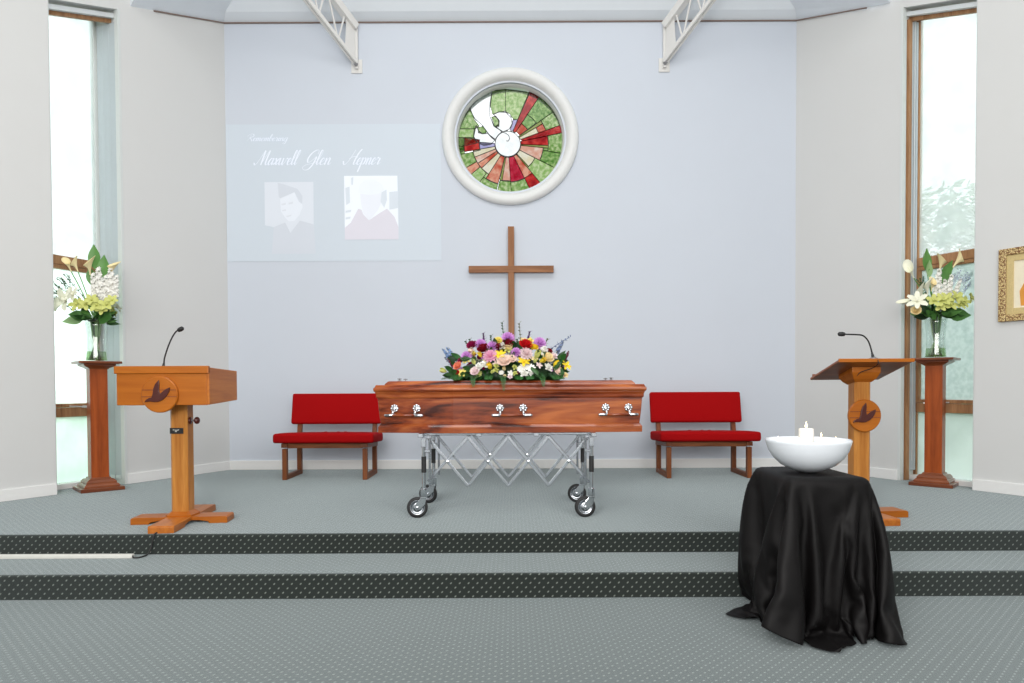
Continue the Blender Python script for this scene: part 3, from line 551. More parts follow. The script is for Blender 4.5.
-15,-15,-18,-20,-15,-9,8,-4,0,8,10,17,23,24,23,18,0,3,-3,2,-1,0,-2,-5,-8,-12,-14,-11,-6,-4,13,16,28,-6,27,27,26,22,14,26,25,25,25,24,19,9,4,13,18,6,-7,-15,-16,9,13,12,12,12,12,11,12,9,9,9,8,
-22,-18,-14,-10,-6,-2,1,3,5,8,13,22,23,23,21,6,0,-3,3,-1,-2,-6,-8,-11,-13,-14,-10,-4,-1,6,26,2,31,-14,17,27,26,27,12,20,26,24,25,24,24,14,3,5,16,15,2,-10,-16,-13,7,13,12,12,12,11,12,9,10,10,9,
-12,-7,-6,-5,-1,-5,-2,6,1,11,17,22,23,23,10,1,0,-1,-1,-7,-8,-11,-13,-13,-13,-9,-1,0,4,26,0,10,28,-13,5,24,28,27,21,10,23,25,25,24,24,21,8,2,5,17,14,-4,-12,-14,-13,6,12,12,12,12,12,9,9,10,9,
20,-6,-7,-6,-6,-5,-4,-2,9,17,15,23,23,18,0,-3,-3,-7,-12,-5,-10,-14,-12,-13,-6,1,2,2,21,18,-10,13,24,-3,-10,18,26,28,26,15,11,25,24,25,24,23,16,2,2,7,18,11,-13,-13,-13,-6,3,11,13,12,12,9,9,10,9,
5,10,-5,-7,-6,-6,0,-9,12,7,21,23,23,-3,-5,-6,-8,-11,-11,-12,-7,-13,-10,-4,2,3,2,16,25,1,-10,17,10,14,-17,7,23,27,27,21,11,16,24,24,25,24,21,9,-2,2,11,18,6,-16,-15,-7,-5,-1,11,14,9,16,15,1,6,
19,-8,16,-6,-6,-5,-16,7,8,4,22,20,1,-10,-8,-9,-12,-13,-11,-2,-14,-8,-2,3,6,1,11,26,12,-11,-5,24,18,-8,-9,0,16,26,27,25,16,10,19,24,25,24,23,16,1,-2,5,13,18,-1,-20,-6,-7,-6,-4,12,13,14,13,13,13,
-15,15,16,2,-1,-21,-5,6,7,8,21,0,-22,-8,-9,-8,-13,-12,-3,-1,-12,-1,4,4,3,9,23,20,-2,-14,1,27,17,-10,-7,-5,7,22,27,26,20,13,12,21,24,24,24,22,0,0,2,8,15,18,-11,6,-4,-7,-16,-13,8,13,14,14,16,
-13,15,19,11,-14,17,-6,9,8,8,-1,-24,-21,-11,-10,-10,-6,7,-16,-6,2,7,2,2,5,19,25,8,-15,-7,5,29,15,-2,-6,-12,-5,16,25,28,22,16,12,15,21,24,24,24,17,-5,-3,4,9,17,18,6,4,-8,-11,-22,-9,-3,20,18,14,
-13,18,18,1,8,23,12,2,-1,-4,-11,-24,-24,-7,-7,-3,10,-4,-21,-3,6,8,2,-2,15,26,16,-6,-16,-3,8,31,13,-4,0,-13,-11,5,22,27,26,18,14,12,17,22,24,23,23,8,-10,-1,4,13,17,15,-3,15,-20,7,-13,-12,-2,9,13,
-9,17,18,5,15,10,10,3,-1,-4,-14,-23,-17,4,4,6,-3,-16,-20,10,5,1,-5,11,23,22,3,-14,-14,7,6,31,12,-1,-1,-9,-15,-5,14,26,27,22,13,15,13,18,22,24,23,20,-7,-6,-1,6,16,18,6,18,7,1,-9,-9,-11,4,15,
5,4,4,12,9,10,10,10,-6,-4,-17,-15,7,20,3,-11,-22,-16,6,4,-2,-6,7,20,25,11,-10,-9,-15,0,19,31,9,-3,2,-4,-15,-12,3,22,27,25,17,12,13,16,20,22,23,24,9,-12,-5,-2,12,17,17,19,19,2,-15,14,-12,-5,15,
-22,4,8,12,7,10,7,10,-2,-7,-12,11,17,18,-14,-20,-18,1,0,-3,-6,3,16,25,18,0,-11,-13,-12,-1,25,31,6,0,-4,4,-13,-16,-5,12,27,27,19,16,11,13,18,21,22,23,20,-5,0,-17,5,15,20,20,21,17,-16,17,4,-13,14,
-22,8,11,11,3,9,7,13,-7,0,16,19,16,-7,-17,-16,-10,-4,-3,-2,1,10,23,23,8,-9,-11,-12,-9,-2,30,30,4,-3,-2,8,-13,-10,-15,3,20,27,23,18,12,11,17,19,22,23,20,12,-18,-3,-7,14,19,24,19,6,11,8,17,-9,14,
-19,9,11,10,11,-3,13,16,-1,23,20,20,0,-17,-13,-10,-8,-7,-5,-1,5,20,25,16,-11,-7,-10,-10,-5,-2,31,31,1,-1,-4,7,-1,-13,-20,3,3,26,23,23,13,10,15,18,24,20,15,20,-6,-23,20,15,0,24,16,0,14,17,9,18,2,
-18,10,10,9,10,11,16,16,1,25,25,17,2,-17,-12,-9,-2,-6,-8,-9,15,24,24,-8,-8,-8,-7,-5,-5,-2,31,30,1,-3,-2,4,6,-14,-11,-18,4,18,27,21,18,11,10,24,18,16,12,22,8,-24,4,25,15,9,6,0,16,16,17,13,15,
-18,10,11,7,20,9,15,23,23,9,21,23,3,-15,-10,-4,-4,-10,-14,-3,23,23,23,-11,-14,-9,-5,-5,-6,-3,30,29,0,-1,-3,4,1,2,-14,-23,2,3,25,23,17,17,9,22,10,15,15,20,23,-17,6,3,11,8,6,7,18,11,17,16,16,
-17,9,9,20,19,11,17,22,22,22,16,11,17,-4,-9,-11,-4,-15,-14,14,23,22,5,-7,-11,-11,1,-4,-11,-10,29,29,0,0,-1,-2,4,6,-12,-22,-14,11,10,25,18,20,10,20,9,14,16,17,24,17,6,-14,-14,26,-13,14,13,15,15,17,16,
-18,10,18,18,18,15,19,22,21,21,15,7,18,16,-2,-11,-11,-14,-14,23,21,12,1,-10,-8,-5,-1,0,-9,-18,29,13,11,-2,-1,1,6,5,-7,-20,-18,-7,5,26,25,15,19,15,13,11,19,22,17,23,18,-12,-20,4,-9,11,14,13,14,17,11,
-18,18,18,18,18,20,19,22,20,17,20,0,17,11,7,-8,-13,-14,12,22,13,7,-3,-4,-6,-4,0,-1,-10,-22,30,7,7,2,0,2,5,7,-4,-15,-21,-13,-7,22,24,19,15,16,15,22,23,23,13,7,22,-16,3,-22,-3,4,14,14,17,23,11]
CLOTH_Y = [-495,-4,26,3,24,7,9,15,16,15,17,18,12,21,20,-17,-25,-28,-27,-25,5,23,30,31,0,-32,27,-12,24,32,27,-1,-33,-32,-28,-29,-32,-32,-6,4,8,12,22,21,30,26,18,4,13,28,16,26,2,18,18,18,20,-24,13,22,22,23,23,25,24,
-13,11,11,27,18,9,17,16,16,16,15,18,6,23,-18,19,-27,-28,-13,-25,-8,22,16,16,28,-23,-20,6,33,32,27,5,-31,-28,-27,-32,-32,-31,-4,6,10,24,22,21,8,30,15,17,20,15,24,0,25,26,17,18,-19,16,8,23,21,21,25,24,23,
11,10,10,20,20,19,18,17,17,16,16,16,9,-8,-6,20,-21,-22,-5,-25,-5,-5,18,23,30,-7,-30,-12,32,25,20,26,-33,-26,-27,-33,-25,-17,-17,13,20,20,1,20,19,25,28,22,5,26,-7,26,26,25,21,-4,-7,16,15,26,22,18,25,23,22,
20,11,10,11,20,21,18,18,18,16,17,17,11,-1,-20,-7,16,-25,-4,-25,-3,-4,-3,29,27,0,-30,-29,29,19,30,30,-32,-29,-24,-33,-25,-18,2,19,19,14,7,19,13,17,29,-3,15,21,17,26,26,12,-6,1,26,23,8,27,26,18,22,23,22,
20,11,11,12,11,21,20,19,18,17,17,18,10,2,-13,-18,14,-8,-24,-16,-22,-8,0,27,32,10,-30,-30,6,29,32,29,-29,-30,-29,-22,-30,-9,17,16,14,2,22,18,15,4,16,22,-1,20,28,26,-2,-3,7,28,23,9,26,27,26,19,23,20,19,
18,13,12,12,12,12,21,20,18,17,20,18,7,0,-3,-21,13,-6,-24,-15,-25,-21,-5,29,25,27,-30,-30,-8,29,32,30,-25,-31,-24,-25,-31,13,13,13,13,2,25,17,4,15,21,14,-10,22,28,-10,-3,15,27,27,11,23,28,28,24,24,17,9,24,
19,13,13,13,12,13,13,21,16,21,19,9,-22,11,10,1,-27,18,-3,-24,-21,-19,-21,24,29,27,-26,-31,-19,27,31,31,-21,-29,-24,-25,-32,12,14,13,23,8,26,6,10,23,22,0,-11,22,-7,-7,17,29,27,14,22,27,28,25,22,18,5,25,24,
17,14,14,14,13,14,13,14,10,26,13,1,-26,-12,14,22,-8,-7,16,-10,-21,-21,-22,4,31,31,-21,-30,-30,28,25,32,-16,-29,-23,-27,-29,11,14,22,21,16,23,1,23,19,6,-16,16,21,-2,-18,17,21,30,18,27,29,25,20,20,6,21,23,22,
19,13,15,15,14,14,14,12,12,-10,26,1,-13,-27,0,18,16,7,-9,4,-17,-29,1,-13,23,31,-12,-31,-31,23,22,32,-12,-28,-23,-29,-24,13,16,20,18,28,23,4,13,18,-17,7,25,13,-26,16,19,18,14,28,28,25,24,19,0,19,16,25,25,
-10,20,26,20,17,13,-4,16,6,-18,14,15,6,-22,-25,10,18,20,5,0,-12,-29,-25,-8,32,31,-14,-16,-30,3,30,30,-6,-28,-24,-31,-17,14,19,18,26,27,20,14,8,-15,0,24,21,-23,8,27,-2,21,22,27,26,25,18,3,24,22,13,12,23,
21,10,2,8,18,12,16,-2,-1,1,0,14,27,-12,-26,-6,11,21,20,3,-2,-27,-29,-15,28,32,1,-17,-31,-9,31,27,1,-28,-25,-32,-11,17,18,25,27,24,18,2,-7,-3,21,24,-17,12,19,7,16,10,23,25,26,18,7,21,22,18,24,14,22,
21,10,5,5,-27,14,13,-5,10,-12,23,21,20,-1,-12,-23,-3,12,22,21,2,-16,-29,-27,28,28,9,-11,-31,-20,31,17,15,-29,-26,-32,-3,18,23,27,26,21,-3,-2,0,17,25,-8,10,19,21,10,1,17,20,25,25,11,21,21,19,14,25,15,25,
22,10,7,-18,-2,-16,-6,-2,12,-10,21,24,23,-2,10,-13,-18,-4,12,23,22,-3,-28,-29,4,30,21,-4,-27,-29,23,31,12,-31,-29,-30,5,21,25,27,24,9,-4,-4,13,24,2,9,17,22,17,2,9,18,19,22,20,22,21,20,-5,21,26,28,24,
25,0,9,-13,-4,-8,-24,-16,-6,0,15,23,24,23,9,-5,-13,-18,-6,13,22,23,-17,-28,-17,23,30,6,-23,-30,13,31,19,-29,-32,-32,16,23,27,26,16,-1,-5,8,23,15,10,8,22,17,17,1,16,19,17,21,20,21,22,-4,22,16,22,19,29,
13,3,4,3,-16,-14,-7,-18,-17,-12,1,17,24,24,22,10,-7,-17,-15,-8,13,23,19,-28,-27,7,31,20,-16,-31,4,31,21,-32,-32,-20,20,25,28,21,6,-7,3,22,9,12,18,19,9,11,13,26,20,14,17,22,20,21,-3,24,13,-5,28,29,28,
-4,29,7,-9,-7,-9,-16,-10,-18,-21,-13,2,19,22,24,22,10,-7,-18,-17,-7,11,26,3,-29,-14,26,30,-4,-30,-6,31,23,-32,-32,-9,23,27,26,12,-5,-1,19,10,12,21,17,10,13,16,21,18,21,21,14,20,23,20,1,8,25,-16,26,29,29,
-3,14,13,10,5,-4,-14,-15,-17,-17,-19,-15,2,19,22,24,21,10,-7,-19,-18,-7,15,24,-17,-29,18,31,12,-27,-14,29,24,-32,-32,5,26,27,19,1,-7,16,11,13,23,15,12,15,19,20,20,19,19,17,20,17,4,20,27,8,-24,24,24,20,29,
-27,14,14,13,4,24,0,-10,-15,-17,-19,-19,-16,3,18,22,24,19,10,-6,-16,-21,-9,26,3,-29,0,29,23,-14,-25,26,27,-33,-26,15,27,24,7,-7,9,14,15,22,14,15,18,19,20,20,20,20,18,17,20,10,6,23,12,-20,19,22,23,21,23,
-27,13,14,14,12,19,19,5,-5,-12,-19,-19,-19,-17,3,19,24,22,17,6,-3,-15,-20,-6,25,-23,-10,17,30,-2,-25,15,31,-32,-16,22,27,15,-5,0,17,18,21,14,18,19,20,20,20,20,20,17,18,22,9,1,22,-8,5,18,20,21,22,23,3,
-28,13,13,15,14,19,19,19,11,0,-10,-19,-18,-19,-18,3,19,25,21,14,3,-1,-13,-19,-4,15,-25,4,28,14,-24,8,32,-31,-4,27,22,0,-2,22,13,19,19,19,19,19,20,20,20,20,20,18,17,10,-1,22,-3,5,18,20,15,22,23,14,-1,
-28,13,13,14,19,17,19,20,19,14,4,-7,-16,-19,-19,-18,4,19,24,21,10,1,0,-9,-18,15,-17,-12,14,27,-16,-1,32,-27,9,27,11,-4,21,21,15,19,19,19,18,20,20,19,20,20,19,12,9,0,22,4,11,6,12,26,17,22,25,13,4,
-30,14,13,17,18,17,20,19,20,19,17,8,-3,-13,-19,-20,-19,6,21,23,18,6,0,0,-5,-23,22,-14,-13,25,6,-14,31,-20,21,21,-1,19,20,21,18,19,19,16,20,20,19,20,20,20,10,-1,8,22,9,16,8,11,14,14,26,22,21,14,13,
-24,14,14,16,16,18,18,20,19,20,19,18,12,1,-9,-19,-19,-19,7,21,22,15,2,0,-1,-4,-21,23,-17,0,20,-13,28,-6,26,6,18,18,20,21,19,19,16,21,21,18,20,20,20,16,0,1,17,18,18,17,7,13,14,11,21,24,-19,7,14,
-4,8,9,12,14,16,16,18,20,19,20,19,19,14,6,-4,-20,-19,-18,9,22,20,10,-3,0,-8,1,-13,23,-16,16,-11,21,17,25,11,16,21,21,18,18,20,21,19,21,20,19,20,20,2,-1,17,18,18,14,16,13,13,8,16,19,21,-19,-13,-13,
4,10,3,6,7,10,14,16,17,18,20,20,19,19,16,10,1,-16,-19,-19,11,22,17,3,-6,-7,-4,-5,6,17,-11,4,14,32,24,18,22,21,17,20,21,20,20,20,20,21,19,20,3,3,17,18,17,18,15,11,8,13,17,18,14,-9,-1,-2,-17,
5,10,8,5,5,4,0,12,14,15,18,18,20,19,20,16,12,5,-8,-19,-19,12,21,11,-2,-8,-2,-4,2,5,9,17,21,24,24,22,18,20,21,20,21,20,21,20,20,20,20,6,6,15,18,17,16,12,9,11,16,19,16,11,4,10,-4,-6,-12,
3,9,7,-2,9,-1,4,9,10,11,12,15,17,19,19,20,17,15,8,-3,-16,-19,13,19,2,-4,-6,-1,4,14,20,21,20,21,21,22,21,20,21,20,21,20,20,21,20,20,14,4,13,18,17,12,8,12,14,19,18,16,11,7,4,-1,-4,-3,-5,
7,2,8,-5,10,-1,2,9,11,10,14,5,11,14,16,19,19,13,14,20,0,-11,-19,16,9,-6,-3,5,17,21,20,20,21,21,21,21,21,20,21,20,21,20,21,20,21,16,7,11,18,14,8,10,14,17,18,18,15,11,8,1,-1,-4,-5,-2,5,
7,3,3,9,-7,-2,0,9,10,12,16,5,7,9,11,12,14,18,20,15,20,0,-4,-18,14,-5,7,19,20,21,20,21,20,21,21,21,21,21,20,21,20,21,20,21,19,11,9,17,10,8,12,16,18,14,15,19,7,7,7,-11,-2,-1,2,7,10,
29,1,2,1,-1,0,5,-1,4,6,6,7,7,8,9,9,11,12,14,17,18,20,0,0,-13,10,20,21,20,21,21,20,21,21,21,20,21,21,21,20,21,20,21,20,14,9,15,8,9,16,17,17,18,14,11,1,1,6,15,2,-11,4,12,12,10,
29,2,1,1,0,-5,12,-5,9,5,4,4,5,4,5,6,6,6,9,11,13,15,15,-3,6,22,20,21,21,20,21,21,20,21,21,21,21,21,21,20,21,20,21,16,10,13,7,13,17,17,17,17,9,7,-5,4,7,6,12,15,6,-6,13,5,4,
23,4,3,-6,-6,6,5,5,4,4,12,6,5,5,4,5,3,4,4,3,6,9,9,11,20,24,21,21,21,21,21,20,21,21,21,21,20,21,21,21,20,21,18,13,8,12,16,16,16,17,13,-8,1,10,14,12,11,11,6,3,-4,14,-4,3,5,
20,4,3,2,-6,10,6,4,4,-1,11,4,4,4,2,0,0,5,8,13,10,10,8,7,22,21,21,21,20,21,21,21,21,20,21,21,21,21,20,21,21,20,15,8,15,16,16,16,17,0,6,7,12,10,9,8,-18,4,5,7,8,8,8,8,8,
13,6,5,3,4,-15,13,9,8,7,2,3,3,3,2,-5,8,11,11,11,12,12,10,8,16,21,21,20,21,21,21,20,21,21,21,21,20,21,21,21,20,19,10,16,16,16,17,14,11,8,8,7,0,-5,4,5,8,7,10,9,8,7,8,9,8,
-3,1,6,13,-7,-6,13,5,6,-2,2,6,7,10,12,12,11,12,11,11,9,2,12,12,17,22,20,21,21,20,21,21,21,21,20,21,21,21,21,20,21,19,13,16,16,14,3,7,7,8,9,9,10,7,8,6,7,7,6,7,10,11,8,8,8,
-9,5,6,9,10,-10,1,3,4,12,14,14,13,13,11,11,10,10,7,3,9,15,3,19,18,21,21,20,21,21,21,21,20,21,21,21,20,21,21,21,21,22,12,11,12,11,11,10,10,9,9,8,7,8,7,6,7,7,1,13,13,11,7,7,8,
-5,7,7,7,7,7,9,9,11,8,12,16,11,10,9,9,7,4,10,14,15,-6,20,16,21,21,21,21,21,20,21,21,21,21,20,21,21,20,21,21,23,21,14,10,11,11,10,10,9,8,8,8,8,8,7,7,8,6,3,16,13,12,8,7,8,
33,5,5,6,8,9,10,8,10,9,8,4,5,5,7,12,13,15,15,15,-11,18,15,20,21,21,21,21,21,21,21,21,20,21,21,20,21,21,20,21,21,12,-2,-7,5,9,16,14,14,15,12,12,11,11,10,9,10,9,10,-5,18,7,4,14,10,
32,5,6,4,9,9,9,9,9,9,6,6,6,3,-1,15,16,15,16,-12,7,17,21,21,20,21,21,21,21,21,21,21,21,21,20,21,20,20,21,19,8,-6,20,-16,-5,0,2,13,14,14,14,14,15,14,13,12,11,11,10,9,-1,17,9,5,10,
25,9,3,9,9,9,9,9,9,7,3,2,3,-4,15,16,15,16,-11,0,15,20,21,20,21,21,21,21,21,22,21,21,20,21,21,20,20,20,19,9,4,-10,2,20,-21,-7,3,-4,5,11,13,15,15,12,14,14,14,13,12,5,8,18,13,6,11,
25,8,10,10,8,9,9,6,1,1,-12,0,15,15,16,15,16,-10,-4,10,19,21,21,20,21,21,21,21,21,22,21,21,21,21,20,21,19,16,5,-9,17,-3,11,-8,12,-19,-11,2,1,-3,5,10,14,14,15,14,10,14,13,15,14,14,14,12,11,
29,10,10,9,8,5,-5,-7,-8,15,-6,17,16,15,16,15,-8,-8,6,17,21,21,20,21,21,21,21,21,21,22,21,22,21,20,22,19,12,2,-4,-5,3,23,12,2,-12,1,-12,-17,0,0,0,0,6,10,13,15,15,13,11,12,14,14,15,15,15,
29,11,7,4,-2,-11,-16,-7,12,15,17,16,12,16,18,-7,-7,0,15,20,21,21,20,21,20,21,22,20,22,21,22,22,23,22,18,7,-4,4,-3,-3,-2,7,23,20,2,-14,-8,-9,-21,0,0,0,0,1,6,10,13,15,14,11,13,14,13,14,15,
-6,31,3,-1,-15,-15,-11,21,18,16,16,14,11,18,-3,-8,-2,11,19,21,20,21,21,20,21,20,22,21,22,19,21,23,27,17,5,-10,6,-4,6,0,-6,-1,13,22,24,2,-11,-17,-11,-21,-2,0,3,-3,0,2,6,10,12,15,16,14,12,12,14,
-1,5,7,10,0,-21,6,17,19,23,13,18,17,1,-7,-4,6,18,21,20,21,20,21,20,21,21,22,21,21,20,10,18,14,24,-8,16,-16,6,-6,7,1,-7,3,18,25,24,0,-14,-19,-13,-21,-4,0,0,2,-2,1,3,6,10,12,15,16,14,13,
-24,6,14,-1,3,6,19,22,22,17,20,17,5,-6,-5,2,16,20,20,21,21,20,21,20,21,21,19,10,18,19,20,15,-19,34,1,19,2,-21,0,0,3,5,-8,10,21,27,22,-2,-16,-20,-15,-19,-8,0,2,1,-3,0,1,4,12,6,12,14,15,
-24,8,12,13,20,22,21,21,21,18,18,11,-6,-5,-1,12,20,21,20,21,20,20,21,20,19,15,11,16,21,22,22,-25,-7,33,15,10,16,-13,-20,0,5,1,-1,-4,16,25,27,21,-6,-17,-20,-17,-18,-11,-1,0,3,-1,-2,0,1,8,9,9,10,
-16,21,23,24,24,22,22,20,20,18,15,3,-6,-7,7,19,21,20,21,20,20,20,18,16,14,11,18,22,23,22,-11,-30,6,29,28,9,15,-1,-23,-14,0,6,-1,-4,5,21,27,27,17,-8,-19,-19,-17,-18,-15,-2,0,2,-2,1,8,-5,6,8,7,
15,26,25,23,22,24,22,19,21,16,11,-1,-11,0,18,20,20,21,20,19,18,16,14,12,13,20,23,23,23,5,-30,-30,14,30,32,19,7,10,-16,-23,-11,0,6,-5,0,12,25,27,27,14,-11,-20,-18,-18,-18,-17,-4,0,0,6,11,-4,-4,7,7,
12,29,27,24,25,23,23,21,18,9,13,-10,-6,10,21,20,20,18,12,21,16,10,15,15,21,23,24,23,14,-23,-29,-28,19,33,31,26,14,7,-6,-20,-23,-7,0,3,-4,4,19,27,27,26,10,-14,-18,-18,-18,-19,-19,-7,8,7,7,-11,3,3,10,
25,15,28,26,25,24,16,27,14,21,3,-7,-7,20,20,19,16,13,14,8,22,13,18,22,23,24,23,19,-11,-30,-29,-25,30,29,27,31,20,10,0,-15,-23,-20,-5,2,-3,0,10,24,28,27,23,7,-17,-16,-17,-19,-20,-19,-8,2,19,7,7,-6,-1,
18,23,13,24,23,25,19,21,21,23,-5,-17,20,18,16,15,11,7,14,23,15,20,23,23,23,24,21,1,-27,-28,-30,-21,26,31,31,32,27,14,4,-9,-20,-23,-17,-5,2,-2,1,18,28,27,27,18,6,-20,-13,-19,-19,-19,-19,-7,4,11,15,17,1,
21,23,13,21,20,17,26,22,21,20,-13,9,-6,18,16,18,6,13,23,24,17,23,23,23,24,22,9,-19,-30,-27,-31,-15,27,30,32,31,32,20,9,-4,-16,-22,-23,-13,-4,-1,0,5,27,28,27,24,14,4,-19,-25,-22,-18,-5,-11,-12,12,20,-3,-6,
23,19,16,21,13,12,22,15,18,20,21,-10,-1,13,15,15,18,18,18,22,23,21,24,24,23,15,-9,-29,-26,-30,-31,-10,28,32,32,30,31,27,14,2,-12,-20,-23,-20,-12,0,-4,0,17,27,27,26,23,9,-1,-25,-25,-17,-15,7,-8,-7,-10,-6,-4,
23,17,19,11,25,-8,24,23,23,21,19,-7,-7,17,17,17,13,22,16,22,22,22,24,24,19,0,-23,-30,-26,-30,-30,-6,29,32,33,29,30,31,21,7,-6,-18,-21,-22,-18,-11,0,-4,5,24,26,27,26,18,3,-14,-27,-4,-11,-24,11,2,-15,-19,-19,
24,16,8,24,-14,23,23,24,23,22,15,-12,8,18,14,8,24,20,16,20,22,24,24,22,9,-17,-30,-26,-27,-30,-30,-2,30,33,32,31,27,32,28,13,0,-14,-21,-21,-22,-15,-10,0,-4,14,26,27,27,24,9,-5,-25,16,-25,-21,-18,14,5,-17,-19,
-9,22,24,-9,23,23,23,24,20,20,-5,18,12,-6,18,23,14,20,22,23,24,24,24,14,-7,-27,-28,-29,-27,-30,-25,0,31,32,32,32,28,29,31,21,5,-7,-19,-22,-22,-19,-13,-9,-5,3,24,24,27,27,19,-8,-7,13,-13,-21,-15,-13,19,-6,-18,
10,24,-1,21,23,23,22,24,-7,20,25,23,0,-2,21,16,18,23,24,24,24,24,18,2,-21,-30,-28,-28,-28,-30,-19,0,32,32,32,33,28,28,31,29,5,5,-17,-20,-23,-21,-17,-11,-9,-5,11,27,27,22,23,12,1,-18,-7,11,-14,-10,1,10,-19,
12,22,8,22,20,23,21,24,-18,29,22,8,-7,24,18,20,23,23,24,24,24,22,8,-12,-29,-29,-28,-28,-29,-30,-6,-6,32,32,33,31,29,31,27,31,22,3,-11,-19,-22,-23,-18,-14,-10,-3,-11,22,20,24,25,13,4,-4,-18,19,16,-21,8,8,-18,
13,15,22,21,22,19,22,-13,25,-1,13,14,22,19,22,22,23,24,23,25,23,14,-5,-23,-28,-30,-28,-29,-30,-31,0,-4,33,32,32,32,32,28,24,32,31,11,-11,-12,-22,-23,-20,-16,-5,-11,-20,9,28,12,16,14,7,-5,13,22,-5,11,5,9,-12,
16,20,20,21,18,26,14,-9,24,6,7,16,22,20,22,22,23,24,24,24,20,-6,-8,-28,-30,-29,-30,-30,-30,-30,-2,6,32,32,32,32,32,28,30,25,32,24,-2,-14,-18,-23,-23,-9,-14,-18,-23,-3,25,9,28,-6,5,4,27,23,15,5,6,14,-4,
20,20,21,20,17,15,9,12,12,18,9,10,22,20,23,22,23,24,23,25,-10,-10,-11,-28,-27,-29,-30,-30,-30,-30,1,10,32,33,32,32,32,32,28,20,32,31,11,-12,-19,-18,-24,-12,-24,-19,-19,-13,9,21,26,21,-1,-8,27,28,9,19,12,13,-4,
20,20,21,19,20,16,10,12,13,13,10,12,19,21,23,23,23,22,23,18,-12,-15,-29,-30,-28,-29,-30,-30,-28,-30,9,9,33,32,32,33,32,32,29,21,28,29,28,-6,-18,-16,-24,-15,-24,-21,-18,-17,-4,13,24,23,21,-1,11,17,25,22,22,0,8,
20,21,20,20,20,17,12,13,13,13,10,12,18,19,22,23,24,23,23,-1,-17,-26,-30,-29,-29,-30,-30,-30,-30,-25,-2,29,29,33,32,32,32,32,31,23,24,31,30,-2,-3,-21,-17,-20,-22,-23,-15,-5,-9,-8,14,23,3,18,21,16,24,24,17,21,-13,
21,20,21,20,20,15,17,13,13,11,-3,26,19,12,16,26,23,22,22,-13,-26,-28,-30,-30,-30,-30,-30,-30,-29,-23,0,30,32,32,32,33,32,31,32,27,22,28,30,18,-7,-17,-21,-20,-20,-13,-10,-8,-14,-8,10,-9,21,8,27,27,23,22,20,0,26]
